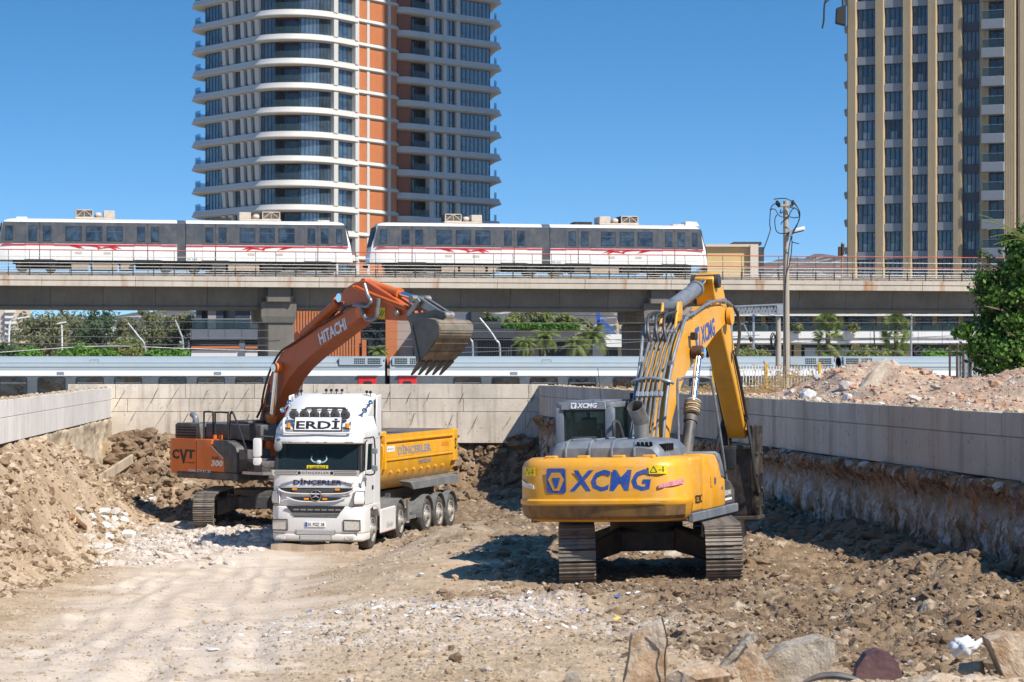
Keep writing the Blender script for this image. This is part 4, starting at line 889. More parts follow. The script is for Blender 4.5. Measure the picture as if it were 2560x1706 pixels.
    lettering('lettering', 'is makineleri', L(190, 248), H(1139, 1150), MS(219, 1145), M_['black_print'], root)
    lettering('lettering', 'ZAXIS', L(345, 385), H(1112, 1127), MS(365, 1119), M_['black_print'], root, bold=.02)
    lettering('lettering', '300', L(340, 410), H(1133, 1168), MS(375, 1150), M_['white_print'], root, bold=.04, shear=.2)
    m = MS(276, 1193); m[1][3] = -1.512; lettering('lettering', '0544 274 01 35', L(212, 340), H(1186, 1202), m, M_['white_print'], root, bold=.02)
    # engine covers
    U = Z2(-1.2); ux = lambda a: U(a, 960)[0]; uz = lambda b: U(300, b)[1]
    mb = MB(); mb.prism([(ux(140), zt), (ux(140), uz(930)), (ux(152), uz(920)), (ux(280), uz(920)), (ux(290), zt)], 'xz', -1.25, 1.2); eh = mb.build('engine_hood', M_['trim_dark'], root, bevel=.03, seg=2)
    for k in range(5): MB().obox(((ux(150) + ux(262)) / 2, -1.256, uz(945) - k * .085), (ux(262) - ux(150), .02, .045), (R(35), 0, 0)).build('grille_slat', M_['black'], eh)
    mb = MB(); mb.box(ux(292), ux(610), -1.1, 1.2, zt, uz(918)); mb.build('engine_hood', M_['trim_dark'], root, bevel=.05, seg=2)
    mb = MB(); mb.box(ux(400), ux(510), -.9, .5, uz(918), uz(899)); mb.build('hood_scoop', M_['trim_dark'], root, bevel=.03)
    mb = MB(); mb.box(ux(548), ux(580), -1.115, 1.0, zt, uz(912)); mb.build('cover_strap', M_['black'], root)
    mb = MB(); a = ux(205); mb.tube([(a, -.9, uz(918)), (a, -.9, uz(890)), (a - .18, -.9, uz(870))], .10, 10, smooth=2); mb.build('exhaust_pipe', M_['pipe'], root, smooth=True)
    for a0, a1, b1 in ((300, 352, 853), (364, 438, 856)):
        q = Z2(-1.3); p0, p1 = q(a0, b1), q(a1, b1); base = zt
        mb = MB(); mb.tube([(p0[0], -1.3, base), (p0[0], -1.3, p0[1] - .08), (p0[0] + .05, -1.3, p0[1]), (p1[0] - .05, -1.3, p0[1]), (p1[0], -1.3, p0[1] - .08), (p1[0], -1.3, base)], .028, 7, smooth=2); mb.build('handrail', M_['black'], root, smooth=True)
    q = Z2(-1.46); pts = [q(450, 1010), q(450, 870), q(458, 862), q(470, 866), q(545, 1075), q(542, 1215)]
    mb = MB(); mb.tube([(p[0], -1.46, p[1]) for p in pts], .028, 7, smooth=2); mb.build('handrail', M_['black'], root, smooth=True)
    for a, b in ((378, 1000), (412, 1000)): MB().cyl((ux(a), -1.3, zt), (ux(a), -1.3, zt + .14), .06, n=8).build('filler_neck', M_['orange'], root)
    # cab, mostly hidden behind the truck and the boom
    mb = MB(); mb.prism([(.35, zb), (2.15, zb), (2.25, zb + .9), (1.95, zb + 1.95), (.35, zb + 1.98)], 'xz', .45, 1.5); cb = mb.build('cab', M_['trim_dark'], root, bevel=.06, seg=2)
    for y in (.445, 1.505): mb = MB(); mb.prism([(.55, zb + .55), (2.05, zb + .55), (2.1, zb + .95), (1.85, zb + 1.82), (.55, zb + 1.84)], 'xz', y - .006, y + .006); mb.build('side_window', M_['cab_glass'], cb)
    # ---- boom
    B = Z2(-.32)
    top = [B(*p) for p in ((585, 1075), (592, 1010), (612, 920), (636, 820), (662, 700), (696, 598), (745, 513), (800, 468), (900, 402), (1010, 335), (1110, 272), (1160, 250), (1200, 246))]
    bot = [B(*p) for p in ((650, 1120), (668, 1020), (684, 930), (706, 840), (738, 750), (785, 665), (840, 598), (905, 540), (985, 478), (1070, 412), (1150, 352), (1200, 312), (1218, 290))]
    bm = boom_box(top, bot, -.32, .32, 'boom', M_['orange_shaded'], root, .02)
    MO = lambda a, b, y: Vector((Z2(y)(a, b)[0], y, Z2(y)(a, b)[1]))
    p, q = MO(965, 440, -.326), MO(1115, 350, -.326); up = MO(965, 400, -.326) - MO(965, 440, -.326)
    lettering('lettering', 'HITACHI', (q - p).length * 1.03, .36, frame_of((p + q) / 2 + Vector((0, 0, .03)), q - p, (0, 0, 1)), M_['white_print'], bm, bold=.03)
    for ch, (a0, b0), (a1, b1) in (('C', (640, 925), (668, 850)), ('V', (652, 850), (688, 790)), ('T', (662, 800), (700, 725))):
        c = (MO(a0, b0, -.326) + MO(a1, b1, -.326)) / 2 + Vector((.05, 0, 0)); d = MO(668, 735, -.326) - MO(640, 915, -.326)
        lettering('lettering', ch, .66, .42, frame_of(c, d, d.cross(Vector((0, 1, 0))) * -1 if False else Vector((-d.z, 0, d.x))), M_['black_print'], bm, bold=.05)
    for s in (-1, 1):
        e = s * .46; pt, pb = Z2(-.46)(722, 600), Z2(-.46)(672, 1085)
        mb = MB(); mb.cyl((pt[0], s * .32, pt[1]), (pt[0], s * .56, pt[1]), .15, n=16); mb.build('pin_boss', M_['orange'], bm, smooth=True)
        ram(root, (pb[0], e, pb[1]), (pt[0], e, pt[1]), .14, .44, M_['orange'], 'boom_cylinder', .12)
    # stick
    A = Z2(-.24)
    atop = [A(*p) for p in ((1088, 178), (1112, 142), (1160, 112), (1207, 95), (1240, 102), (1360, 175), (1480, 252), (1496, 285))]
    abot = [A(*p) for p in ((1092, 205), (1118, 232), (1160, 282), (1200, 312), (1250, 318), (1340, 322), (1440, 328), (1490, 318))]
    am = boom_box(atop, abot, -.24, .24, 'stick', M_['orange_shaded'], root, .02)
    C0 = Z2(0.)
    pv = MO(1195, 276, -.36); mb = MB(); mb.cyl((pv.x, -.38, pv.z), (pv.x, .38, pv.z), .17, n=18); mb.build('pin_boss', M_['orange'], root, smooth=True)
    p, q = C0(862, 420), C0(1100, 196); ram(root, (p[0], 0, p[1]), (q[0], 0, q[1]), .15, .90, M_['orange_shaded'], 'stick_cylinder', .13)
    p, q = C0(1238, 112), C0(1545, 205); ram(root, (p[0], 0, p[1]), (q[0], 0, q[1]), .13, .63, M_['orange'], 'bucket_cylinder', .12)
    mb = MB()
    for y in (-.26, .26):
        k = Z2(y); a1, a2, a3, a4 = k(1540, 205), k(1478, 300), k(1600, 215), k(1690, 300)
        mb.bar((a1[0], y, a1[1]), (a2[0], y, a2[1]), .07, .16)
    mb.build('link', M_['bare'], root, bevel=.01)
    mb = MB(); k = C0; a1, a4 = k(1545, 205), k(1690, 298); mb.bar((a1[0], -.12, a1[1]), (a4[0], -.12, a4[1]), .10, .22); mb.bar((a1[0], .12, a1[1]), (a4[0], .12, a4[1]), .10, .22)
    mb.cyl((a1[0], -.34, a1[1]), (a1[0], .34, a1[1]), .12, n=12); mb.cyl((a4[0], -.26, a4[1]), (a4[0], .26, a4[1]), .12, n=12); mb.build('link', M_['bare'], root, bevel=.008)
    MB().box(0, .001, 0, .001, 0, .001)
    s_ = MO(1318, 285, -.246); MB(frame_of(s_, (1, 0, -.05), (0, 0, 1))).box(-.20, .20, -.16, .16, 0, .004).build('warning_sticker', M_['sticker_yellow'], am)
    s2 = frame_of(s_, (1, 0, -.05), (0, 0, 1)); mb = MB(s2); [mb.bar((x - .05, -.08, .006), (x + .05, .08, .006), .03, .004) for x in (-.1, .02, .12)]; mb.build('symbol', M_['black_print'], am)
    # ---- bucket
    wb = .60; Bk = Z2(-wb)
    outer = [Bk(*p) for p in ((1487, 333), (1530, 315), (1590, 312), (1640, 324), (1660, 352), (1660, 395), (1640, 440), (1606, 492), (1572, 535), (1535, 572))]
    inner = [Bk(*p) for p in ((1497, 350), (1535, 330), (1590, 326), (1632, 337), (1648, 360), (1648, 393), (1630, 434), (1597, 485), (1563, 527), (1527, 562))]
    n = len(outer); mb = MB(); mb.prism(outer + inner[::-1], 'xz', -wb, wb); bk = mb.build('bucket', M_['bucket'], root, smooth=True, ang=30)
    for y in (-wb, wb):
        mb = MB(); mb.prism(outer, 'xz', y - .03 if y < 0 else y - .005, y + .005 if y < 0 else y + .03); mb.build('side_plate', M_['bucket_side'], bk, bevel=.008)
    k = Z2(-wb - .035); mb = MB(); mb.prism([k(1490, 345), k(1500, 340), k(1518, 420), k(1545, 560), k(1530, 565), k(1512, 500)], 'xz', -wb - .06, -wb - .03); mb.build('side_cutter', M_['bucket_side'], bk, bevel=.006)
    mb = MB(); mb.prism([k(1548, 545), k(1560, 500), k(1625, 425), k(1640, 400), k(1636, 440), k(1580, 525)], 'xz', -wb - .055, -wb - .03); mb.build('wear_plate', M_['bucket_side'], bk, bevel=.006)
    for i in (4, 5, 6, 7, 8):
        p, q = Vector((outer[i][0], 0, outer[i][1])), Vector((outer[i - 1][0], 0, outer[i - 1][1])); d = (q - p); nn = Vector((-d.z, 0, d.x)).normalized(); c = (p + q) / 2
        if nn.dot(c - Vector((inner[1][0], 0, inner[5][1]))) < 0: nn = -nn
        mb = MB(); mb.hexa([c - d * .22 + nn * s2 + Vector((0, y, 0)) for y in (-wb, wb) for s2 in ((0, .022) if y < 0 else (.022, 0))], [c + d * .22 + nn * s2 + Vector((0, y, 0)) for y in (-wb, wb) for s2 in ((0, .022) if y < 0 else (.022, 0))]); mb.build('wear_strip', M_['bucket'], bk)
    lp, lq = Vector((outer[-1][0], 0, outer[-1][1])), None
    tt = MO(1484, 640, -wb); dirt = (Vector((tt.x, 0, tt.z)) - lp)
    for i in range(5):
        y = -wb + .08 + i * (2 * wb - .16) / 4; a = lp + Vector((0, y, 0)) - dirt * .25; b_ = lp + dirt + Vector((0, y, 0)); nn = Vector((-dirt.z, 0, dirt.x)).normalized()
        sdy = Vector((0, 1, 0)); mb = MB()
        mb.hexa([a - sdy * .08 - nn * .07, a + sdy * .08 - nn * .07, a + sdy * .08 + nn * .07, a - sdy * .08 + nn * .07], [b_ - sdy * .035 - nn * .015, b_ + sdy * .035 - nn * .015, b_ + sdy * .035 + nn * .015, b_ - sdy * .035 + nn * .015]); mb.build('tooth', M_['bucket_side'], bk)
    # ears that carry the bucket
    for y in (-.30, .30):
        k = Z2(y); mb = MB(); mb.prism([k(1470, 310), k(1500, 285), k(1560, 280), k(1640, 262), k(1690, 280), k(1700, 305), k(1660, 335), k(1490, 345)], 'xz', y - .03, y + .03); mb.build('ear', M_['bucket_side'], bk, bevel=.008)
    # hoses
    for pts, r, m in (([(1225, 115), (1245, 180), (1262, 215), (1240, 245), (1190, 240), (1160, 238)], .05, 'pipe'), ([(1165, 238), (1200, 240), (1215, 280), (1240, 322), (1290, 315), (1300, 260), (1308, 200)], .055, 'pipe')):
        k = Z2(-.42); mb = MB(); mb.tube([(k(*p)[0], -.42, k(*p)[1]) for p in pts], r, 8, smooth=5); mb.build('hose', M_[m], root, smooth=True)
    k = Z2(-.20)
    for off in (0, 16):
        mb = MB(); mb.tube([(k(1175 + off, 130)[0], -.30, k(1175 + off, 130)[1]), (k(1300, 195 - off)[0], -.30, k(1300, 195 - off)[1]), (k(1480, 262 - off)[0], -.30, k(1480, 262 - off)[1])], .04, 6, smooth=2); mb.build('hydraulic_pipe', M_['orange'], am, smooth=True)
    k = Z2(-.36); mb = MB(); mb.tube([(k(*p)[0], -.36, k(*p)[1]) for p in ((605, 885), (630, 830), (645, 735), (668, 650), (700, 575), (745, 505), (820, 455), (960, 360), (1080, 290), (1110, 255), (1160, 238))], .035, 6, smooth=4); mb.build('hydraulic_pipe', M_['rust'], bm, smooth=True)
    k = Z2(-.3); mb = MB(); mb.tube([(k(*p)[0], -.3, k(*p)[1]) for p in ((1310, 205), (1370, 225), (1395, 250), (1420, 285))], .03, 6, smooth=4); mb.build('grease_pipe', M_['orange'], am, smooth=True)
    MB().ball((k(1420, 285)[0], -.33, k(1420, 285)[1]), .09, 8, 5).build('coupling', M_['bare'], am)
    k = Z2(.1); mb = MB(); mb.tube([(k(*p)[0], .1, k(*p)[1]) for p in ((940, 390), (990, 340), (1040, 300), (1068, 262))], .04, 6, smooth=4); mb.build('hose', M_['black'], bm, smooth=True)
XO = thing('excavator', 'orange crawler excavator with raised bucket behind the white truck', 'excavator', (-7.8, 74, .06), R(-48))
orange_excavator(XO)
# ================================================================ white truck with yellow tipper trailer
M_['truck_white'] = paint('white_truck_paint', (.68, .68, .675), .28, .34, var=.04, dustc=(.55, .46, .36, 1))
M_['truck_shade'] = simple('truck_grey_plastic', (.20, .205, .21), .5, var=.1)
M_['tub'] = paint('yellow_tub_paint', (.78, .37, .008), .32, .22, var=.08, dustc=(.75, .62, .40, 1))
M_['tub_in'] = paint('worn_tub_inside', (.10, .09, .08), .7, .6, .2)
M_['chassis'] = paint('grey_chassis', (.10, .11, .12), .5, .5, .2, dustc=(.35, .30, .24, 1))
M_['fender'] = paint('grey_fender', (.15, .16, .17), .5, .45, .1, dustc=(.45, .40, .33, 1))
M_['tyre'] = paint('dusty_tyre', (.035, .034, .033), .85, .42, var=.2, dustc=(.30, .25, .20, 1), ns=4)
M_['rim'] = paint('dusty_rim', (.40, .385, .36), .5, .5, .4)
M_['windscreen'] = clear_glass('windscreen_glass', (.45, .55, .58), .72)
M_['lamp_glass'] = simple('headlamp_glass', (.55, .54, .50), .08, .2, .8, .3, 30)
M_['cabin'] = simple('dark_cabin', (.025, .027, .03), .85, var=.3)
M_['mat'] = paint('dusty_rubber_mat', (.36, .27, .19), .9, .5, var=.15)
M_['gre_txt'] = simple('grey_print', (.26, .27, .30), .5, var=.2)
M_['purple_txt'] = simple('dark_purple_print', (.045, .03, .085), .4, var=.1)
M_['brown_cover'] = simple('dark_lamp_cover', (.055, .05, .05), .7, var=.3, ns=40)

def wheel(parent, T, x, y, side, R_=.53, W=.30, dual=False, name='wheel'):
    c = Vector((x, y, R_)); ax = Vector((0, side, 0))
    m0 = MB(T); m0.lathe([(.02, .03), (.10, .03), (.12, .01), (.17, .0), (.19, -.05), (.28, -.07), (.30, .0), (.33, .012), (.335, -.02)], c + ax * (.02), ax, 22)
    m0.lathe([(.10, .03), (.095, .09), (.02, .10)], c + ax * .02, ax, 12)
    w = m0.build(name, M_['rim'], parent, smooth=True, ang=30)
    b = MB(T)
    for k in range(10): a = 2 * math.pi * k / 10; p = c + Vector((math.cos(a) * .23, 0, math.sin(a) * .23)); b.cyl(p - ax * .05, p + ax * .015, .018, n=6)
    b.build('wheel_nut', M_['galv'], w)
    for k in range(2 if dual else 1):
        o = c - ax * (.34 * k)
        t = MB(T); t.lathe([(.335, -.02), (.36, .02), (.42, .03), (R_ - .05, .015), (R_ - .012, -.02), (R_, -.06), (R_, -.115), (R_ - .018, -.118), (R_ - .018, -.13), (R_, -.133), (R_, -.185), (R_ - .018, -.188), (R_ - .018, -.2), (R_, -.203), (R_, -W + .05), (R_ - .03, -W), (.36, -W)], o, ax, 40)
        t.build('tyre', M_['tyre'], w, smooth=True, ang=30)
    return w

def truck(root):
    W = M_['truck_white']
    # ---- cab shell: lower front, bonnet, pillars, roof; the cabin inside is hollow
    plan = lambda f, s, r=.28: [(-.95, -s), (-r, -s), (f - .06, -s + .22), (f, -s + .55), (f, s - .55), (f - .06, s - .22), (-r, s), (-.95, s)]
    mb = MB(); mb.loft([[Vector((x, y, z)) for x, y in plan(f, s)] for z, f, s in ((.50, .0, 1.24), (.56, .03, 1.25), (.95, .03, 1.25), (1.19, -.02, 1.245), (1.22, -.06, 1.235))]); bp = mb.build('bumper', W, root, bevel=.012, smooth=True)
    mb = MB(); mb.loft([[Vector((x, y, z)) for x, y in plan(f, s)] for z, f, s in ((.29, -.04, 1.20), (.33, .03, 1.235), (.47, .045, 1.245), (.494, .02, 1.24))]); mb.build('bumper_lip', W, root, bevel=.01, smooth=True)
    for s in (-1, 1):
        mb = MB(); mb.add([(.036, s * .78, .60), (.045, s * .78, .85), (-.03, s * 1.17, .84), (-.035, s * 1.18, .60), (-.10, s * .78, .60), (-.1, s * .78, .85), (-.15, s * 1.17, .84), (-.15, s * 1.18, .60)], [(0, 1, 2, 3), (0, 1, 5, 4), (1, 2, 6, 5), (2, 3, 7, 6), (3, 0, 4, 7)])
        h = mb.build('headlight', M_['lamp_glass'], bp, bevel=.015)
        fr = MB(); pts = [(.045, s * .765, .585), (.05, s * .765, .865), (-.024, s * 1.19, .855), (-.03, s * 1.195, .585), (.045, s * .765, .585)]; fr.tube(pts, .016, 5); fr.build('headlight_frame', M_['black'], bp)
        mb = MB(); mb.obox((.035, s * .93, .40), (.03, .20, .075), (0, 0, R(-6 * s))); mb.build('fog_light', M_['lamp_glass'], bp, bevel=.012)
        mb = MB(); mb.prism(rrect(s * .93 - .13, s * .93 + .13, .355, .445, .03), 'yz', .034, .042); mb.build('fog_frame', W, bp)
    # dark intake above the plate
    mb = MB(); mb.prism([(-.80, 1.225), (.80, 1.225), (.66, 1.06), (.58, .93), (-.58, .93), (-.66, 1.06)], 'yz', .0, .034); ik = mb.build('air_intake', M_['black'], bp)
    for k, z in enumerate((.965, 1.0, 1.035)): MB().box(.034, .05, -.60 - k * .03, .60 + k * .03, z - .008, z + .008).build('intake_slat', M_['galv'], ik)
    for k in range(7): MB().box(.034, .044, -.60 + k * .19, -.45 + k * .19, 1.11, 1.15).build('intake_cell', M_['truck_shade'], ik)
    for z0, w, n, zc in ((.50, .54, 4, .545), (.36, .44, 5, .405)):
        mb = MB(); mb.box(.02, .047, -w, w, zc - .06, zc + .06); g = mb.build('lower_grille', M_['truck_shade'], bp, bevel=.008)
        for k in range(n): z = zc - .045 + .09 * k / (n - 1); MB().box(.048, .060, -w + .03, w - .03, z - .007, z + .007).build('grille_slat', M_['white'], g)
    mb = MB(); mb.box(.034, .055, -.275, .275, .675, .815); pl = mb.build('number_plate', M_['white_print'], bp, bevel=.006)
    MB().box(.055, .058, -.27, -.215, .685, .805).build('plate_band', simple('plate_blue', (.01, .09, .5), .5, var=0), pl)
    MF = Matrix(((0, 0, 1, 0), (1, 0, 0, 0), (0, 1, 0, 0), (0, 0, 0, 1)))      # text x -> +y, up -> z, out -> +x
    def fr_at(x, y, z): m = MF.copy(); m.translation = Vector((x, y, z)); return m
    lettering('lettering', '35  PGZ  38', .44, .085, fr_at(.0575, .02, .745), M_['black_print'], pl, bold=.02)
    # grille with V shaped white bands
    mb = MB(); mb.loft([[Vector((x, y, z)) for x, y in plan(f, s)] for z, f, s in ((1.225, -.05, 1.19), (1.35, -.03, 1.215), (1.70, -.07, 1.21), (1.72, -.08, 1.20))]); gr = mb.build('grille', W, root, bevel=.01, smooth=True)
    mb = MB(); mb.prism([(-1.0, 1.705), (1.0, 1.705), (.95, 1.64), (.66, 1.575), (-.66, 1.575), (-.95, 1.64)], 'yz', -.06, -.018); s1 = mb.build('grille_slot', M_['black'], gr)
    mb = MB(); mb.prism([(-.70, 1.455), (.70, 1.455), (.58, 1.40), (.42, 1.365), (-.42, 1.365), (-.58, 1.40)], 'yz', -.05, -.012); mb.build('grille_slot', M_['black'], gr)
    for z in (1.60, 1.63, 1.66): MB().box(-.018, -.013, -.62, .62, z - .004, z + .004).build('grille_slat', M_['truck_shade'], s1)
    for pts, nm in (([(-1.02, 1.66), (-.66, 1.555), (.66, 1.555), (1.02, 1.66)], 'grille_band'), ([(-.80, 1.45), (-.44, 1.345), (.44, 1.345), (.80, 1.45)], 'grille_band')):
        mb = MB(); mb.tube([(-.01, y, z) for y, z in pts], .020, 6, smooth=4); mb.build(nm, W, gr, smooth=True)
    for y, z in ((-.58, 1.665), (.58, 1.665), (-.26, 1.41), (.24, 1.41)): MB().prism(rrect(y - .065, y + .065, z - .025, z + .025, .015), 'yz', -.012, .012).build('amber_marker', M_['amber'], gr, bevel=.006)
    st = MB(); st.lathe([(.155, -.03), (.16, .0), (.15, .018), (.135, .018), (.13, .0), (.13, -.03)], (-.0, 0, 1.50), (1, 0, 0), 28); em = st.build('emblem_ring', M_['chrome'], gr, smooth=True)
    MB().cyl((-.03, 0, 1.50), (-.012, 0, 1.50), .13, n=24).build('emblem_back', M_['black'], em)
    sm = MB()
    for a in (90, 210, 330):
        t = R(a); u = R(a + 60); v = R(a - 60)
        sm.add([(.02, 0, 1.50), (.008, math.cos(u) * .026, 1.50 + math.sin(u) * .026), (.008, math.cos(t) * .135, 1.50 + math.sin(t) * .135), (.008, math.cos(v) * .026, 1.50 + math.sin(v) * .026)], [(0, 1, 2), (0, 2, 3)])
    sm.build('emblem_star', M_['chrome'], em)
    for s in (-1, 1):
        mb = MB(); mb.loft([[Vector((x, s * y, z)) for x, y in q] for z, q in ((1.26, [(-.06, .99), (-.03, 1.03), (-.24, 1.255), (-.30, 1.25)]), (1.40, [(-.05, .97), (-.0, 1.03), (-.22, 1.27), (-.32, 1.25)]), (1.62, [(-.09, 1.0), (-.05, 1.06), (-.26, 1.25), (-.34, 1.24)]))])
        mb.build('corner_deflector', W, root, bevel=.03, seg=3)
        mb = MB(); mb.tube([(-.01, s * 1.02, 1.27), (-.22, s * 1.265, 1.28), (-.25, s * 1.255, 1.61), (-.06, s * 1.07, 1.63), (-.01, s * 1.01, 1.45), (-.01, s * 1.02, 1.27)], .010, 4); mb.build('deflector_gap', M_['black'], root)
    # bonnet flap with the name
    mb = MB(); mb.loft([[Vector((x, y, z)) for x, y in plan(f, s)] for z, f, s in ((1.725, -.075, 1.20), (1.95, -.11, 1.19), (2.14, -.16, 1.185))]); bo = mb.build('bonnet_flap', W, root, smooth=True)
    tilt = frame_of((-.075, .03, 1.85), (0, 1, 0), (-.15, 0, 1))
    lettering('lettering', 'DİNÇERLER', 1.32, .20, tilt, M_['purple_txt'], bo, bold=.03)
    lettering('lettering', 'Axor', .30, .09, frame_of((-.085, .86, 1.82), (0, 1, 0), (-.15, 0, 1)), M_['gre_txt'], bo, bold=.01, shear=.3)
    # stone guard under the windscreen: white strip with punched pattern, standing off
    mb = MB(); mb.hexa([(-.02, -1.16, 2.02), (.02, -1.16, 2.02), (.02, 1.16, 2.02), (-.02, 1.16, 2.02)], [(.04, -1.19, 2.17), (.055, -1.19, 2.17), (.055, 1.19, 2.17), (.04, 1.19, 2.17)]); sg = mb.build('stone_guard', W, root)
    for s in (-1, 1):
        for i in range(9):
            for j in range(3):
                y = s * (.52 + i * .068 + (j % 2) * .03); z = 2.05 + j * .045; x = .021 + (z - 2.02) * .235
                MB(frame_of((x, y, z), (0, 1, .25), (.25, 0, 1))).box(-.022, .022, -.012, .012, 0, .003).build('punched_slot', M_['black_print'], sg)
    lettering('lettering', 'DİNÇERLER', .72, .09, frame_of((.046, .0, 2.105), (0, 1, 0), (.25, 0, 1)), M_['black_print'], sg, bold=.01, space=1.3)
    for s in (-1, 1): MB(frame_of((.042, s * .44, 2.10), (0, 1, 0), (.25, 0, 1))).cyl((0, 0, 0), (0, 0, .004), .045, n=14).build('round_mark', M_['black_print'], sg)
    # cabin: floor, rear, pillars, glass
    mb = MB(); mb.box(-2.15, -2.05, -1.2, 1.2, 1.2, 3.1); mb.box(-2.1, -.3, -1.15, 1.15, 1.9, 2.0); mb.box(-2.1, -.35, -1.15, 1.15, 3.0, 3.06); mb.build('cabin_lining', M_['cabin'], root)
    mb = MB(); mb.hexa([(-.55, -1.1, 2.0), (-.2, -1.1, 2.0), (-.2, 1.1, 2.0), (-.55, 1.1, 2.0)], [(-.5, -1.1, 2.22), (-.25, -1.1, 2.2), (-.25, 1.1, 2.2), (-.5, 1.1, 2.22)]); mb.build('dashboard', M_['cabin'], root, bevel=.02)
    for y in (-.6, .62):
        mb = MB(); mb.box(-1.35, -1.1, y - .25, y + .25, 2.0, 2.62); mb.box(-1.3, -1.15, y - .15, y + .15, 2.62, 2.8); mb.build('seat', M_['cabin'], root, bevel=.05, seg=2)
    mb = MB(); mb.lathe([(.20, -.012), (.215, 0), (.20, .012), (.185, 0), (.20, -.012)], (-.62, .62, 2.30), (.55, 0, .8), 20); mb.build('steering_wheel', M_['black'], root, smooth=True)
    MB().box(-.205, -.195, -.30, .28, 2.19, 2.29).build('sign_strip', M_['sticker_yellow'], root)
    lettering('lettering', 'E GEDİKLİ', .48, .07, fr_at(-.192, -.01, 2.24), M_['black_print'], root, bold=.02)
    hn = MB(); hn.ball((-.26, .02, 2.36), (.05, .09, .07), 10, 6)
    for s in (-1, 1): hn.tube([(-.26, .02 + s * .08, 2.36), (-.26, .02 + s * .17, 2.39), (-.26, .02 + s * .21, 2.46), (-.26, .02 + s * .19, 2.54)], [.035, .03, .02, .006], 8, smooth=3)
    hn.build('horned_helmet', simple('pale_ornament', (.45, .60, .60), .4, var=.2), root, smooth=True)
    mb = MB(); [mb.tube([(-.9, y, 2.98), (-.9, y + .02, 2.35)], .012, 4) for y in [-.95 + .04 * k for k in range(20)]]; mb.build('curtain_fringe', M_['truck_shade'], root)
    mb = MB(); mb.hexa([(-.20, -1.10, 2.16), (-.185, -1.10, 2.16), (-.185, 1.10, 2.16), (-.20, 1.10, 2.16)], [(-.36, -1.08, 2.90), (-.345, -1.08, 2.90), (-.345, 1.08, 2.90), (-.36, 1.08, 2.90)]); mb.build('windscreen', M_['windscreen'], root)
    mb = MB(); mb.bar((-.18, -1.14, 2.15), (-.18, 1.14, 2.15), .05, .06); mb.build('windscreen_seal', M_['black'], root)
    for s in (-1, 1):
        mb = MB(); mb.hexa([(-.16, s * 1.08, 2.13), (-.16, s * 1.19, 2.13), (-.42, s * 1.235, 2.13), (-.42, s * 1.15, 2.13)], [(-.33, s * 1.06, 2.93), (-.33, s * 1.16, 2.93), (-.60, s * 1.22, 2.93), (-.60, s * 1.14, 2.93)]); mb.build('windscreen_pillar', M_['black'], root, bevel=.015)
        for a0, a1 in ((-.5, -.1), (.05, .45)): MB().bar((-.165, s * .5 + a0, 2.17), (-.20, s * .5 + a1, 2.20), .012).build('wiper', M_['black'], root)
        # door and side wall
        y0, y1 = s * 1.235, s * 1.19
        d = MB(); ps = [(-.30, 1.24), (-1.42, 1.24), (-1.42, 2.14), (-.34, 2.14)]; d.prism(ps, 'xz', min(y0, y1), max(y0, y1)); dr = d.build('door', W, root, bevel=.012)
        d = MB(); d.prism([(-.42, 2.145), (-.52, 2.145), (-.70, 2.92), (-.62, 2.96), (-1.42, 2.96), (-1.42, 2.145), (-1.32, 2.145), (-1.32, 2.84), (-.74, 2.84), (-.60, 2.20), (-.56, 2.145)], 'xz', min(y0, y1), max(y0, y1)); d.build('door_frame', W, dr)
        MB().prism([(-.56, 2.145), (-1.32, 2.145), (-1.32, 2.84), (-.74, 2.84)], 'xz', s * 1.205 - .005, s * 1.205 + .005).build('door_window', M_['cab_glass'], dr)
        MB().box(-1.30, -1.16, s * 1.235 if s > 0 else s * 1.255, s * 1.255 if s > 0 else s * 1.235, 1.62, 1.72).build('door_handle', M_['black'], dr)
        d = MB(); d.box(-2.15, -1.435, min(y0, y1), max(y0, y1), 1.05, 3.0); d.build('side_wall', W, root, bevel=.02)
        # wheel arch and steps
        d = MB(); d.prism([(-.30, .55), (-.62, .55), (-.72, .85), (-.92, 1.08), (-1.4, 1.16), (-1.88, 1.08), (-2.05, .85), (-2.15, .85), (-2.15, 1.23), (-.30, 1.23)], 'xz', min(s * 1.245, s * .95), max(s * 1.245, s * .95)); d.build('wheel_arch', W, root, bevel=.02)
        for z in (.42, .80): MB().box(-.80, -.32, min(s * 1.23, s * 1.0), max(s * 1.23, s * 1.0), z - .03, z + .02).build('step', M_['truck_shade'], root, bevel=.008)
        d = MB(); d.prism([(-.28, .30), (-.74, .30), (-.66, .56), (-.28, .56)], 'xz', min(s * 1.2, s * 1.16), max(s * 1.2, s * 1.16)); d.build('step_panel', W, root, bevel=.02)
    # visor, roof, name board, deflector
    mb = MB(); mb.loft([[Vector((x, y, z)) for x, y in [(-.75, -1.2), (f - .20, -1.2), (f, -1.0), (f + .04, 0), (f, 1.0), (f - .20, 1.2), (-.75, 1.2)]] for z, f in ((2.86, -.10), (2.90, -.06), (3.06, -.14), (3.12, -.2))]); vs = mb.build('sun_visor', W, root, bevel=.012, smooth=True)
    for y in (-.86, -.72, -.22, -.06, .08, .24, .82, .94): MB().box(-.09, -.035, y - .05, y + .05, 2.885, 2.915).build('marker_lamp', M_['truck_shade'], vs)
    pl2 = lambda f, w, b=-2.15: [(b, -w), (f - .32, -w), (f - .08, -w + .16), (f, -w + .5), (f, w - .5), (f - .08, w - .16), (f - .32, w), (b, w)]
    mb = MB(); mb.loft([[Vector((x, y, z)) for x, y in pl2(f, w)] for z, f, w in ((2.965, -.36, 1.235), (3.13, -.22, 1.235), (3.24, -.20, 1.215), (3.42, -.42, 1.17), (3.60, -.85, 1.12), (3.66, -1.15, 1.08))]); mb.build('roof', W, root, smooth=True, ang=45)
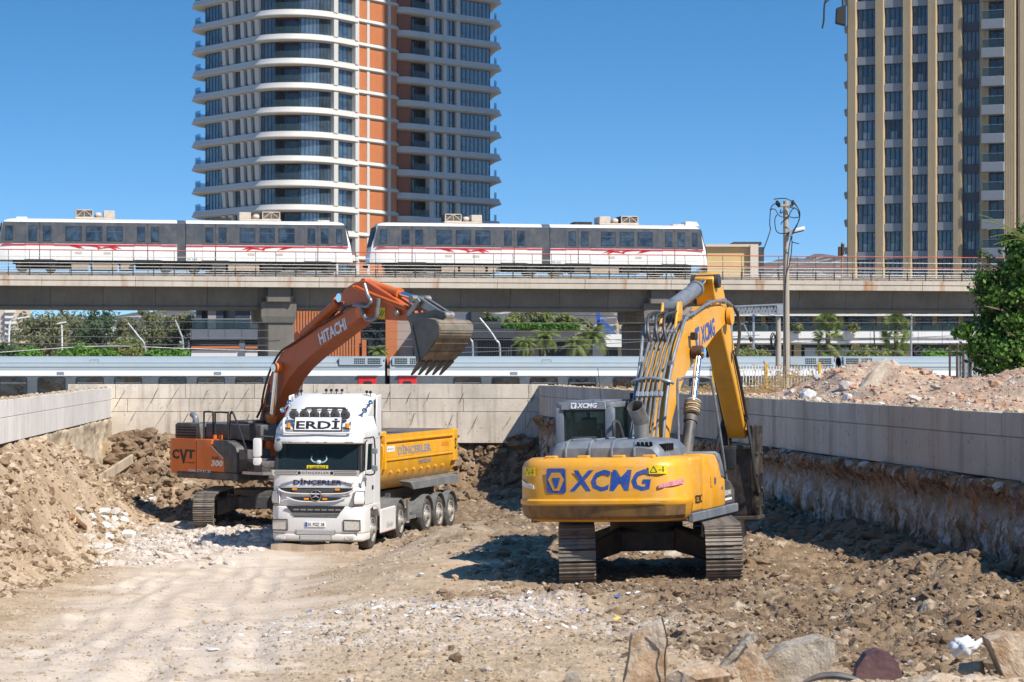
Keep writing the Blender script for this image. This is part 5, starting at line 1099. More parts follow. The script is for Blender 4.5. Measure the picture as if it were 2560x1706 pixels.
    mb = MB(); mb.loft([[Vector((x, y, z)) for x, y in pl2(f, w, -2.3)] for z, f, w in ((3.50, -.72, 1.12), (3.62, -.86, 1.14), (3.95, -1.50, 1.12), (4.10, -1.80, 1.10), (4.16, -2.0, 1.06))]); df = mb.build('roof_deflector', W, root, smooth=True, ang=45)
    mb = MB()
    for s in (-1, 1): mb.prism([(-2.3, 3.0), (-1.9, 3.0), (-1.75, 3.55), (-1.8, 4.1), (-2.3, 4.14)], 'xz', min(s * 1.235, s * 1.19), max(s * 1.235, s * 1.19))
    mb.build('side_fairing', W, root, bevel=.02)
    mb = MB(); mb.tube([(-.93, -.57, 3.69), (-1.02, -.54, 3.77), (-1.05, -.42, 3.785), (-1.0, .42, 3.785), (-1.02, .54, 3.77), (-.93, .57, 3.69)], .026, 6, smooth=3); mb.build('roof_bar', M_['black'], df, smooth=True)
    tb = MB(); tb.tube([(-.50, -.92, 3.52), (-.22, -.93, 3.48), (-.13, -.90, 3.20), (-.10, -.72, 3.14), (-.10, .72, 3.14), (-.13, .90, 3.20), (-.22, .93, 3.48), (-.50, .92, 3.52)], .032, 8, smooth=4); lb = tb.build('lamp_bar', W, root, smooth=True)
    mb = MB(frame_of((-.22, 0, 3.385), (0, 1, 0), (-.30, 0, 1))); mb.box(-.66, .66, -.20, .20, -.05, .0); bd = mb.build('name_board', M_['black'], root, bevel=.012)
    bf = frame_of((-.22, 0, 3.385), (0, 1, 0), (-.30, 0, 1)); MB(bf).box(-.63, .63, -.175, .175, .0, .006).build('board_face', M_['white_print'], bd)
    f2 = bf.copy(); f2.translation = bf.translation + bf.to_3x3() @ Vector((0, .0, .009)); lettering('lettering', 'ERDİ', 1.18, .29, f2, M_['black_print'], bd, bold=.03)
    for s in (-1, 1):
        MB().cyl((-.20, s * .80, 3.28), (-.20, s * .80, 3.40), .055, n=12).build('beacon', M_['amber'], lb, smooth=True)
        MB().cyl((-.20, s * .80, 3.25), (-.20, s * .80, 3.28), .06, n=12).build('beacon_foot', M_['black'], lb)
    for k in range(6):
        y = -.70 + k * .28; mb = MB(); mb.lathe([(.02, .07), (.10, .065), (.122, .04), (.125, -.06), (.10, -.12), (.02, -.13)], (-.38, y, 3.62), (1, 0, .05), 16); sl = mb.build('spot_lamp', M_['brown_cover'], lb, smooth=True)
        MB().box(-.42, -.34, y - .07, y + .07, 3.74, 3.77).build('lamp_bracket', M_['rust'], sl)
    for y, z, x in ((-1.0, 4.20, -1.9), (-.9, 4.2, -1.9), (-.22, 4.22, -1.95), (-.08, 4.22, -1.95), (.07, 4.22, -1.95), (.22, 4.22, -1.95), (.92, 4.18, -1.9), (1.02, 4.17, -1.9)):
        mb = MB(); mb.lathe([(.01, .035), (.038, .03), (.042, -.02), (.01, -.04)], (x, y, z + .03), (1, 0, 0), 10); sl = mb.build('roof_lamp', M_['black'], df, smooth=True); MB().cyl((x, y, z - .09), (x, y, z), .012, n=5).build('stalk', M_['black'], sl)
    for s in (-1, 1):
        mb = MB(); mb.lathe([(.01, -.62), (.03, -.6), (.022, -.2), (.035, -.06), (.075, .03), (.078, .035), (.06, .02), (.01, -.05)], (-.85, s * 1.12, 3.74), (.96, 0, -.28), 14); hn = mb.build('air_horn', M_['chrome'], df, smooth=True)
        MB().ball((-1.48, s * 1.12, 3.93), (.05, .07, .07), 8, 6).build('horn_drum', M_['chrome'], hn, smooth=True)
    # mirrors
    mb = MB(); mb.tube([(-.35, -1.2, 3.02), (-.15, -1.45, 3.05), (-.12, -1.62, 3.03)], .02, 6, smooth=3); mb.tube([(-.35, -1.22, 2.2), (-.2, -1.5, 2.25), (-.15, -1.6, 2.4)], .02, 6, smooth=3); ma = mb.build('mirror_arm', M_['black'], root, smooth=True)
    for (z0, z1) in ((2.50, 3.0), (2.28, 2.48)): MB().prism(rrect(-1.74, -1.53, z0, z1, .05), 'yz', -.24, -.10).build('mirror', W, ma, bevel=.03, seg=2)
    mb = MB(); mb.tube([(-.35, -1.0, 2.95), (.12, -1.0, 2.98), (.16, -.98, 2.9)], .018, 6, smooth=3); fm = mb.build('mirror_arm', M_['black'], root, smooth=True); mb = MB(); mb.ball((.17, -.98, 2.80), (.05, .12, .14), 10, 6); mb.build('mirror', M_['truck_shade'], fm, smooth=True)
    mb = MB(); mb.tube([(-.40, 1.22, 3.0), (-.28, 1.40, 3.02), (-.25, 1.52, 2.98), (-.25, 1.54, 2.2), (-.30, 1.45, 2.05), (-.40, 1.24, 2.05)], .02, 6, smooth=3); ma = mb.build('mirror_arm', M_['black'], root, smooth=True)
    for (z0, z1) in ((2.60, 2.75), (2.14, 2.30)): MB().prism(rrect(1.47, 1.60, z0, z1, .04), 'yz', -.30, -.18).build('mirror', M_['truck_shade'], ma, bevel=.02)
    mb = MB(); mb.cyl((-.16, 1.28, 1.93), (-.14, 1.28, 1.93), .06, n=12); mb.tube([(-.3, 1.24, 2.05), (-.18, 1.28, 1.93)], .012, 5); mb.build('round_mirror', M_['truck_shade'], root)
    # rubber mat hung under the bumper
    mb = MB(); n = 14
    rows = [[Vector((.06 + .02 * math.sin(k * 1.7) + o, -1.2 + 2.36 * k / (n - 1), z + .02 * math.sin(k * .8) + (.02 * k / n if z > .1 else 0))) for k in range(n)] for o, z in ((0, .215), (.05, .0), (.02, .0), (-.03, .215))]
    mb.loft(rows, caps=False, closed=False); mb.build('rubber_mat', M_['mat'], root)
    # chassis
    mb = MB()
    for y in (-.42, .42): mb.box(-6.0, -.5, y - .05, y + .05, .72, .98)
    for x in (-2.6, -3.5, -4.5, -5.8): mb.box(x - .06, x + .06, -.38, .38, .75, .95)
    mb.box(-1.9, -.6, -.55, .55, .6, 1.1); mb.build('chassis_frame', M_['chassis'], root)
    MB().lathe([(.05, .06), (.45, .05), (.48, 0), (.05, 0)], (-4.7, 0, 1.0), (0, 0, 1), 18).build('coupling_plate', M_['chassis'], root)
    for s in (-1, 1):
        wheel(root, Matrix.Translation((0, 0, 0)), -1.40, s * 1.18, s)
        wheel(root, Matrix.Translation((0, 0, 0)), -4.75, s * 1.20, s, dual=True)
        d = MB(); d.box(-4.05, -2.25, min(s * 1.24, s * 1.17), max(s * 1.24, s * 1.17), .36, 1.02); sk = d.build('side_skirt', W, root, bevel=.03)
        d = MB(); d.box(-4.02, -2.3, min(s * 1.16, s * .55), max(s * 1.16, s * .55), .45, .95); d.build('fuel_tank', M_['galv'], root, bevel=.08, seg=3)
        MB().box(-4.06, -2.2, min(s * 1.2, s * .4), max(s * 1.2, s * .4), 1.03, 1.06).build('deck_plate', M_['galv'], root)
        for k in range(6): MB().box(-4.0 + k * .33, -3.83 + k * .33, s * 1.245 - .004, s * 1.245 + .004, .375, .40).build('reflector', M_['red_lens'], sk)
        if s > 0: lettering('lettering', 'Ekiciler', .8, .16, Matrix(((-1, 0, 0, -3.3), (0, 0, 1, 1.243), (0, 1, 0, .55), (0, 0, 0, 1))), M_['gre_txt'], sk, shear=.2)
        d = MB(); arc = [( -4.75 + .66 * math.cos(R(a)), .53 + .66 * math.sin(R(a))) for a in range(-5, 186, 12)]; arc2 = [(-4.75 + .62 * math.cos(R(a)), .53 + .62 * math.sin(R(a))) for a in range(185, -6, -12)]
        d.prism(arc + arc2, 'xz', min(s * 1.22, s * .60), max(s * 1.22, s * .60)); d.build('mudguard', M_['fender'], root)
    # ---- tipper trailer, turned a little on its coupling
    T = Matrix.Translation((-4.7, 0, 0)) @ Matrix.Rotation(R(-5), 4, 'Z')
    L0, L1 = 1.35, -5.75
    half = [(1.20, 3.00), (1.20, 2.82), (1.15, 2.80), (1.15, 2.73), (1.21, 2.70), (1.21, 2.36), (1.185, 2.32), (1.20, 2.28), (1.165, 2.05), (1.06, 1.80), (.86, 1.56), (.60, 1.42), (.30, 1.37)]
    ins = [(.30, 1.43), (.58, 1.48), (.82, 1.61), (1.01, 1.84), (1.10, 2.07), (1.13, 2.3), (1.13, 3.0)]
    full = half + [(-y, z) for y, z in half[::-1]]; inner = [(-y, z) for y, z in ins[::-1]][::1]
    shell = full + [(-y, z) for y, z in ins[::-1]] + ins
    mb = MB(T)
    sh = [(y, z) for y, z in full] ; innr = [(-1.13, 3.0)] + [(-y, z) for y, z in ins[::-1]][1:] + ins
    ring = sh + innr
    mb.loft([[Vector((L0, y, z)) for y, z in ring], [Vector((L1, y, z)) for y, z in ring]], caps=True); tub = mb.build('tub', M_['tub'], root, smooth=True, ang=22)
    mb = MB(T); mb.loft([[Vector((x, y * .995, z - (.0 if z > 1.5 else 0))) for y, z in full] for x in (L0 + .05, L0 - .02)]); mb.build('tub_front', M_['tub'], tub, bevel=.01)
    mb = MB(T); mb.loft([[Vector((L0 - .025, y, z)) for y, z in innr], [Vector((L1 + .02, y, z)) for y, z in innr]], caps=False); mb.build('tub_lining', M_['tub_in'], tub)
    mb = MB(T); mb.box(L0 - .25, L0 + .12, -1.21, 1.21, 2.95, 3.10); mb.build('tub_lip', M_['tub'], tub, bevel=.03)
    mb = MB(T); mb.loft([[Vector((x, y * 1.012, z)) for y, z in full] for x in (L1 - .07, L1)]); mb.build('tailgate', M_['tub'], tub, bevel=.015)
    for s in (-1, 1):
        ys_ = (min(s * 1.23, s * 1.20), max(s * 1.23, s * 1.20))
        for x0, x1 in ((L1, L1 + .42), (L0 - .14, L0)):
            mb = MB(T); mb.box(x0, x1, min(s * 1.245, s * 1.15), max(s * 1.245, s * 1.15), 2.04, 2.99); mb.build('side_post', M_['tub'], tub, bevel=.015)
        for z in (2.82, 2.30): mb = MB(T); mb.box(L1 + .42, L0 - .14, min(s * 1.235, s * 1.18), max(s * 1.235, s * 1.18), z - .035, z + .035); mb.build('side_rib', M_['tub'], tub, bevel=.015)
        for k in range(8): mb = MB(T); x = L0 - .8 - k * .72; mb.cyl((x, s * 1.08, 1.93), (x, s * 1.175, 1.95), .05, n=10); mb.build('side_stud', M_['tub'], tub)
        mb = MB(T); x0, x1 = L1 - .05, L0 - 2.3
        mb.hexa([(x0, s * .9, 1.60), (x0, s * 1.27, 1.36), (x1 - .25, s * 1.27, 1.36), (x1, s * .9, 1.60)], [(x0, s * .9, 1.64), (x0, s * 1.27, 1.60), (x1, s * 1.25, 1.60), (x1, s * .9, 1.64)]); mb.build('side_flap', M_['fender'], root, bevel=.02)
    def side(x, z, y=1.212): return T @ Matrix(((-1, 0, 0, x), (0, 0, 1, y), (0, 1, 0, z), (0, 0, 0, 1)))
    lettering('lettering', 'DİNÇERLER', 3.3, .36, side(-1.5, 2.53, 1.214), M_['gre_txt'], tub, bold=.04, shear=-.15)
    lettering('lettering', 'HAFRİYAT', 1.25, .15, side(-2.6, 2.17, 1.192), M_['gre_txt'], tub, bold=.03)
    lettering('lettering', 'ÖZGÜL', .8, .13, side(-4.55, 2.58, 1.214), simple('orange_red_print', (.75, .18, .02), .5, var=0), tub, bold=.03)
    lettering('lettering', 'S', .2, .34, side(-5.53, 2.55, 1.248), M_['black_print'], tub, bold=.03)
    MB(side(.75, 2.60, 1.213)).box(-.35, .35, -.08, .08, 0, .003).build('printed_label', M_['white_print'], tub); lettering('lettering', 'METREKÜP', .58, .08, side(.75, 2.60, 1.2165), M_['gre_txt'], tub, bold=.01)
    fr = MB(T)
    for y in (-.48, .48): fr.box(-5.6, .6, y - .06, y + .06, 1.02, 1.34)
    for x in (-.9, -2.2, -3.5, -4.8): fr.box(x - .06, x + .06, -.45, .45, 1.05, 1.25)
    fr.build('trailer_frame', M_['chassis'], root)
    for s in (-1, 1):
        for x in (-2.75, -4.0, -5.22):
            wheel(root, T, x, s * 1.17, s, .525, .36)
            d = MB(T); arc = [(x + .64 * math.cos(R(a)), .52 + .64 * math.sin(R(a))) for a in range(0, 181, 12)]; arc2 = [(x + .61 * math.cos(R(a)), .52 + .61 * math.sin(R(a))) for a in range(180, -1, -12)]
            d.prism(arc + arc2, 'xz', min(s * 1.22, s * .80), max(s * 1.22, s * .80)); d.build('mudguard', M_['fender'], root)
        # side guard rack and toolbox, legs
        d = MB(T)
        for z in (.58, .78, .98): d.box(-1.65, -.95, min(s * 1.20, s * 1.15), max(s * 1.20, s * 1.15), z - .05, z + .05)
        d.box(-1.0, -.94, min(s * 1.2, s * 1.12), max(s * 1.2, s * 1.12), .5, 1.1); d.build('side_guard', M_['fender'], root, bevel=.01)
        d = MB(T); d.box(-.55, -.43, s * .72 - .06, s * .72 + .06, .35, 1.3); d.box(-.6, -.38, s * .72 - .12, s * .72 + .12, .28, .34); d.build('landing_leg', M_['chassis'], root)
    d = MB(T); [d.cyl((x, -1.0, .525), (x, 1.0, .525), .07, n=8) for x in (-2.75, -4.0, -5.22)]; d.build('axle', M_['chassis'], root)
    d = MB(); d.cyl((-1.4, -1.0, .53), (-1.4, 1.0, .53), .07, n=8); d.cyl((-4.75, -.9, .53), (-4.75, .9, .53), .08, n=8); d.build('axle', M_['chassis'], root)
    mb = MB(T); mb.tube([(.5, -.3, 1.6), (.9, -.35, 1.4), (1.2, -.2, 1.15)], .02, 5, smooth=4); mb.tube([(.5, .1, 1.5), (.9, .1, 1.3), (1.3, .1, 1.1)], .02, 5, smooth=4); mb.build('air_hose', M_['black'], root)
TK = thing('dump_truck', 'white tractor truck pulling a yellow tipper trailer into the pit', 'truck', (-5.16, 63.6, ground_z(-4.9, 66) - .02), R(-100))
truck(TK)
# ================================================================ viaduct, its trains, the railway
VA = math.atan(.194)
def vx(px, y=0.):
    """distance along the viaduct of the point seen at column px, y metres behind its front edge"""
    k = (px - 1280) / F; c, s = math.cos(VA), math.sin(VA)      # (c*x - s*y) = k*(165 + s*x + c*y)
    return (k * (165 + c * y) + s * y) / (c - k * s)
M_['red_rail'] = paint('red_handrail', (.42, .055, .03), .5, .25)
M_['pale_rail'] = simple('pale_rail', (.55, .52, .47), .5, .2)
M_['post'] = simple('dark_rusty_post', (.055, .04, .033), .7, .2)
M_['ballast'] = rock_mat('ballast', (.26, .22, .18), (.38, .33, .28), (.18, .14, .11), 6)
VI = thing('viaduct', 'long concrete railway viaduct on piers with railings along its deck', 'viaduct', (0, 165, 0), VA)
def viaduct(root):
    X0, X1 = -62, 82
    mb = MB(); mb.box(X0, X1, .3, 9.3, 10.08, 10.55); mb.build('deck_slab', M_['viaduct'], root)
    MB().box(X0, X1, 1.0, 8.6, 10.553, 10.80).build('track_bed', M_['ballast'], root)
    for y in (1.9, 3.35, 5.6, 7.05): MB().box(X0, X1, y - .04, y + .04, 10.80, 10.96).build('rail', M_['rust'], root)
    x = X0
    while x < X1:                                   # edge beam in lengths, with a coping line
        e = min(x + 6.1, X1)
        mb = MB(); mb.box(x + .01, e - .01, 0, .32, 10.0, 10.36); mb.build('edge_beam', M_['viaduct_edge'], root, bevel=.01)
        mb = MB(); mb.box(x + .01, e - .01, -.04, .34, 10.39, 10.68); mb.build('coping', M_['viaduct_edge'], root, bevel=.01)
        x = e
    MB().box(X0, X1, .05, .3, 10.35, 10.40).build('coping_joint', M_['dark'], root)
    x = X0
    while x < X1:                                   # box girder cast in bays
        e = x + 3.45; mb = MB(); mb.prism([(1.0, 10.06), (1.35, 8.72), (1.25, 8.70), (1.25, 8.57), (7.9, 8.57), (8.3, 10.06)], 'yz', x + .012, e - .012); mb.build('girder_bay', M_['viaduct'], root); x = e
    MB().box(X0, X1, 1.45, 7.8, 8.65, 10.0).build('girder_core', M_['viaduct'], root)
    for px0, px1, pc0, pc1 in ((653, 741, 668, 735), (1610, 1700, 1617, 1690), (2566, 2660, 2575, 2650), (-300, -210, -290, -220)):
        a, b, c, d = vx(px0, .9), vx(px1, .9), vx(pc0, 1.1), vx(pc1, 1.1)
        for y0 in (.85, 6.6):
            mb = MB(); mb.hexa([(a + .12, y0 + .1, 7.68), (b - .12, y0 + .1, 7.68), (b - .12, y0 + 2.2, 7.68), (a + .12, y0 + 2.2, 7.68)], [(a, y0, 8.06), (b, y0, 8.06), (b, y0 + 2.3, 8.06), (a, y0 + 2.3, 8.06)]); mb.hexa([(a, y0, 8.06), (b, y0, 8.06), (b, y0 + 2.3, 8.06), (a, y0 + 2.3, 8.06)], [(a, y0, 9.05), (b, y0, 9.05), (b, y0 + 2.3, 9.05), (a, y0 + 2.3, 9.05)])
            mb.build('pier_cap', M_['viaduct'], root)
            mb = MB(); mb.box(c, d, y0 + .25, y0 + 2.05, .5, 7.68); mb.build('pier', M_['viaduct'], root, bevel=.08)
        mb = MB(); mb.box(a + .3, b - .3, .5, 1.2, 9.05, 10.0); mb.build('bearing_block', M_['viaduct'], root)
        MB().box(a + .28, a + .40, .45, .6, 9.05, 10.02).build('drain_pipe', M_['black'], root); MB().box(b - .40, b - .28, .45, .6, 9.05, 10.02).build('drain_pipe', M_['black'], root)
    pm = MB(); pm.box(-.032, .032, -.05, .05, 10.68, 11.30); pm.tube([(0, 0, 11.3), (0, -.01, 11.9), (0, .06, 12.3), (0, .16, 12.38)], .018, 4); pme = pm.mesh('railing_post'); pme.materials.append(M_['post'])
    x = X0
    while x < X1: o = obj('railing_post', pme, None, root); o.location = (x, .16, 0); x += 1.35
    for z, r, m in ((12.38, .035, 'red_rail'), (11.95, .022, 'pale_rail'), (11.52, .025, 'pale_rail'), (11.30, .022, 'pale_rail'), (11.10, .02, 'pale_rail'), (10.95, .02, 'pale_rail'), (10.82, .02, 'pale_rail')):
        MB().cyl((X0, .14, z), (X1, .14, z), r, n=5).build('railing_rail', M_[m], root)
    pm = MB(); pm.box(-.03, .03, -.04, .04, 10.55, 12.0); pme = pm.mesh('railing_post'); pme.materials.append(M_['post'])
    x = X0
    while x < X1: o = obj('railing_post', pme, None, root); o.location = (x, 9.1, 0); x += 2.7
    for z, m in ((11.98, 'red_rail'), (11.4, 'pale_rail')): MB().cyl((X0, 9.1, z), (X1, 9.1, z), .035, n=5).build('railing_rail', M_[m], root)
viaduct(VI)

# ---- light metro cars on the viaduct
M_['metro_white'] = paint('metro_white', (.78, .77, .75), .3, .18, var=.04, dustc=(.55, .46, .38, 1))
M_['metro_dark'] = paint('metro_dark_grey', (.060, .066, .078), .35, .18, var=.1)
M_['metro_red'] = simple('metro_red', (.55, .015, .02), .4, var=.1)
M_['roof_unit'] = paint('dusty_roof_unit', (.56, .48, .40), .7, .4)
M_['under'] = simple('underframe', (.02, .019, .018), .8, var=.3)
M_['under_box'] = paint('dusty_equipment_box', (.38, .29, .22), .8, .4)
M_['metro_glass'] = glass('metro_window_glass', (.030, .042, .055), .04, 1.75, .9, 1.3)
LC = 23.9
def metro(label, x, group):
    r = thing('metro_train', label, 'train', (math.cos(VA) * x - math.sin(VA) * 2.62, 165 + math.sin(VA) * x + math.cos(VA) * 2.62, 10.96), VA, group)
    h = 1.325; zb, zw, zd, zr = .80, 1.90, 3.32, 3.56
    f = lambda k: k * LC
    secs = [(-h + .02, zb), (-h, zb + .3), (-h, zw), (-h + .06, zd), (-h + .16, zr - .10), (-h + .5, zr), (h - .5, zr), (h - .16, zr - .10), (h - .06, zd), (h, zw), (h, zb + .3), (h - .02, zb)]
    def ends(x0, x1, nose0, nose1):
        rings = []
        sl = lambda z: .62 * ((z - .8) / 2.76) ** 1.6
        if nose0: rings += [[Vector((x0 + .05 + sl(z), y * .86, z - (.10 if z > 3.4 else 0))) for y, z in secs], [Vector((x0 + .35 + sl(z), y * .97, z - (.03 if z > 3.4 else 0))) for y, z in secs], [Vector((x0 + 1.3, y, z)) for y, z in secs]]
        else: rings += [[Vector((x0, y, z)) for y, z in secs]]
        if nose1: rings += [[Vector((x1 - 1.3, y, z)) for y, z in secs], [Vector((x1 - .35 - sl(z), y * .97, z - (.03 if z > 3.4 else 0))) for y, z in secs], [Vector((x1 - .05 - sl(z), y * .86, z - (.10 if z > 3.4 else 0))) for y, z in secs]]
        else: rings += [[Vector((x1, y, z)) for y, z in secs]]
        return rings
    mid0, mid1 = f(.502), f(.527)
    for a, b, n0, n1 in ((0, mid0, 1, 0), (mid1, LC, 0, 1)):
        mb = MB(); mb.loft(ends(a, b, n0, n1)); mb.build('body', M_['metro_white'], r, smooth=True, ang=30)
    mb = MB(); mb.loft([[Vector((x_, y * .97, z - .02)) for y, z in secs] for x_ in (mid0 + .01, mid0 + .2, mid0 + .4, mid1 - .01)]); mb.build('gangway', M_['metro_dark'], r)
    for side in (-1, 1):
        yv = lambda z: side * (h - max(0, z - zw) * .042 + .006)
        def slab(x0, x1, z0, z1, o, t, nm, m, par, rad=0):
            mb = MB(); mb.hexa([(x0, yv(z0) + side * o, z0), (x1, yv(z0) + side * o, z0), (x1, yv(z0) + side * (o + t), z0), (x0, yv(z0) + side * (o + t), z0)],
                               [(x0, yv(z1) + side * o, z1), (x1, yv(z1) + side * o, z1), (x1, yv(z1) + side * (o + t), z1), (x0, yv(z1) + side * (o + t), z1)])
            return mb.build(nm, m, par, bevel=rad)
        a0, a1 = f(.028), f(.972)
        for x0, x1 in ((a0, mid0), (mid1, a1)): slab(x0, x1, zw, zd, 0, .012, 'dark_band', M_['metro_dark'], r)
        # dark wedge by each cab
        for s0, sg in ((a0, -1), (a1, 1)):
            mb = MB(); mb.prism([(s0, zw), (s0 + sg * .30, zw), (s0 + sg * .08, zd), (s0, zd)], 'xz', min(yv(2.6) + side * .0, yv(2.6) + side * .012), max(yv(2.6) + side * .0, yv(2.6) + side * .012)); mb.build('dark_band', M_['metro_dark'], r)
        for d0, d1 in ((.084, .163), (.382, .459), (.572, .647), (.860, .935)):
            for q0, q1 in ((d0, (d0 + d1) / 2), ((d0 + d1) / 2, d1)):
                x0, x1 = f(q0) + .012, f(q1) - .012
                dr = slab(x0, x1, zw - .03, zd - .03, .014, .012, 'door', M_['metro_dark'], r, .004)
                slab(x0 + .015, x1 - .015, zb + .05, zw - .03, .008, .012, 'door_panel', M_['metro_white'], dr)
                w = x1 - x0; slab(x0 + w * .27, x1 - w * .22, zw + .18, zd - .30, .03, .008, 'door_window', M_['metro_glass'], dr, .003)
                slab(x0 + w * .22, x1 - w * .17, zw + .13, zd - .25, .024, .004, 'window_seal', M_['black'], dr)
            slab(f((d0 + d1) / 2) - .03, f((d0 + d1) / 2) + .03, zb + .05, zd - .05, .02, .01, 'door_gap', M_['black'], r)
            slab(f(d0) - .05, f(d1) + .05, zb - .10, zb + .02, .0, .12, 'door_step', M_['under'], r)
        for w0, w1 in ((.194, .239), (.2505, .295), (.307, .352), (.677, .721), (.733, .776), (.786, .832), (.031, .052), (.950, .967)):
            wi = slab(f(w0), f(w1), zw + .16, zd - .25, .014, .008, 'window', M_['black'], r, .004)
            slab(f(w0) + .05, f(w1) - .05, zw + .21, zd - .30, .024, .006, 'window_pane', M_['metro_glass'], wi)
            if w1 - w0 > .03: slab(f(w0) + .05, f(w1) - .05, zd - .62, zd - .58, .031, .006, 'window_bar', M_['metro_dark'], wi)
        for x0, x1 in ((f(.02), mid0), (mid1, f(.985))): slab(x0, x1, zw - .14, zw - .05, .022, .012, 'red_stripe', M_['metro_red'], r)
        for c0, sg in ((f(.195), 1), (f(.835), -1)):
            u = lambda k: c0 + sg * k * 3.8
            for poly in (((0, -.10), (.10, -.10), (.16, -.24), (.06, -.16)), ((.08, -.10), (.18, -.12), (.25, -.34), (.13, -.20)), ((.14, -.12), (.24, -.16), (.33, -.36), (.20, -.24)), ((.24, -.13), (.52, -.12), (.62, -.26), (.56, -.38), (.54, -.24), (.42, -.18)), ((.58, -.34), (.66, -.20), (.80, -.18), (.92, -.46), (.76, -.27)), ((.70, -.20), (.84, -.12), (.97, -.34), (.82, -.24))):
                y0 = side * (h + .012); mb = MB(); mb.prism([(u(a), zw + b) for a, b in poly], 'xz', min(y0, y0 + side * .006), max(y0, y0 + side * .006)); mb.build('red_swoosh', M_['metro_red'], r)
        for k in (.22, .30, .70, .78): slab(f(k), f(k) + .45, zb + .42, zb + .56, .006, .008, 'side_vent', M_['roof_unit'], r)
        if side < 0: lettering('lettering', 'M 105' if x < -20 else 'MS 525', .62, .13, Matrix(((1, 0, 0, f(.545)), (0, 0, -1, -h - .012), (0, 1, 0, zb + .12), (0, 0, 0, 1))), M_['gre_txt'], r)
    for nx, sg in ((0, 1), (LC, -1)):
        mb = MB(); mb.hexa([(nx + sg * .16, -1.0, 1.9), (nx + sg * .14, -1.0, 1.9), (nx + sg * .14, 1.0, 1.9), (nx + sg * .16, 1.0, 1.9)], [(nx + sg * .52, -1.0, 3.25), (nx + sg * .44, -1.0, 3.25), (nx + sg * .44, 1.0, 3.25), (nx + sg * .52, 1.0, 3.25)]); mb.build('cab_window', M_['black'], r)
        MB().cyl((nx + sg * .1, 0, .55), (nx - sg * .25, 0, .55), .12, n=8).build('coupler', M_['under'], r)
    for k0, k1 in ((.22, .33), (.677, .795)):
        rf = k0 > .5; x0, x1 = f(k0), f(k1); w = x1 - x0
        mb = MB(); mb.box(x0, x1, -.9, .9, zr, zr + .12); ac = mb.build('roof_unit', M_['roof_unit'], r, bevel=.02)
        ga, gb = ((x0 + .05, x0 + w * .46) if not rf else (x0 + w * .55, x1 - .05)); ba, bb = ((x0 + w * .72, x1) if not rf else (x0, x0 + w * .28)); ca = (x0 + w * .5 if not rf else x0 + w * .33)
        MB().box(ga, gb, -.78, .78, zr + .12, zr + .62).build('condenser', M_['under'], ac)
        gm = MB(); [gm.box(*q) for q in ((ga, gb, -.86, -.80, zr + .1, zr + .16), (ga, gb, -.86, -.80, zr + .58, zr + .64), (ga, ga + .06, -.86, -.80, zr + .1, zr + .64), (gb - .06, gb, -.86, -.80, zr + .1, zr + .64))]; gm.bar((ga, -.83, zr + .12), ((ga + gb) / 2, -.83, zr + .62), .04); gm.bar((gb, -.83, zr + .12), ((ga + gb) / 2, -.83, zr + .62), .04); gm.bar(((ga + gb) / 2, -.83, zr + .12), ((ga + gb) / 2, -.83, zr + .62), .04)
        [gm.box(ga, gb, -.81, -.79, zr + .2 + .09 * k, zr + .22 + .09 * k) for k in range(4)]; gm.build('condenser_guard', M_['roof_unit'], ac)
        MB().box(ba, bb, -.85, .85, zr + .12, zr + .58).build('fan_box', M_['roof_unit'], ac, bevel=.03)
        MB().box(ca, ca + .45, -.85, .85, zr + .12, zr + .46).build('blower', M_['roof_unit'], ac, bevel=.15, seg=3)
    mb = MB(); mb.box(f(.605), f(.656), -.7, .7, zr, zr + .2); mb.build('roof_grille', M_['under'], r)
    mb = MB(); mb.box(f(.90), f(.935), -.6, .6, zr, zr + .12); mb.build('roof_cover', M_['roof_unit'], r, bevel=.03)
    if x > -20: mb = MB(); mb.hexa([(f(.936), -.7, zr - .02), (f(.98), -.7, zr - .05), (f(.98), .7, zr - .05), (f(.936), .7, zr - .02)], [(f(.94), -.65, zr + .32), (f(.972), -.65, zr + .28), (f(.972), .65, zr + .28), (f(.94), .65, zr + .32)]); mb.build('roof_cover', M_['metro_white'], r, bevel=.04)
    else: mb = MB(); mb.box(f(.06), f(.09), -.6, .6, zr, zr + .12); mb.build('roof_cover', M_['metro_white'], r, bevel=.03)
    MB().box(1.2, LC - 1.2, -1.12, 1.12, .60, .80).build('underframe', M_['under'], r)
    for k0, k1 in ((.17, .21), (.39, .455), (.575, .60), (.805, .845)): MB().box(f(k0), f(k1), -1.0, 1.0, .25, .6).build('equipment_box', M_['under'], r, bevel=.02)
    for k in (.115, .49, .52, .895):
        if k == .52: continue
        kk = .5145 if k == .49 else k; mb = MB()
        mb.box(f(kk) - 1.35, f(kk) + 1.35, -1.0, 1.0, .28, .62); bo = mb.build('bogie', M_['under'], r, bevel=.04)
        for dx in (-.95, .95):
            mb = MB(); mb.cyl((f(kk) + dx, -1.1, .36), (f(kk) + dx, 1.1, .36), .36, n=18); mb.build('wheel', M_['under'], bo, smooth=True)
    for k0, k1, m in ((.21, .26, 'under_box'), (.265, .34, 'under_box'), (.345, .385, 'under_box'), (.60, .64, 'under_box'), (.645, .735, 'under_box'), (.74, .80, 'under')):
        MB().box(f(k0), f(k1) - .05, -1.1, 1.1, .18, .78).build('equipment_box', M_[m], r, bevel=.02)
    return r
metro('white and dark grey articulated metro train at the left of the viaduct', -34.6, 'metro trains crossing the viaduct')
metro('white and dark grey articulated metro train at the right, its cab nearing the yellow boom', -9.65, 'metro trains crossing the viaduct')

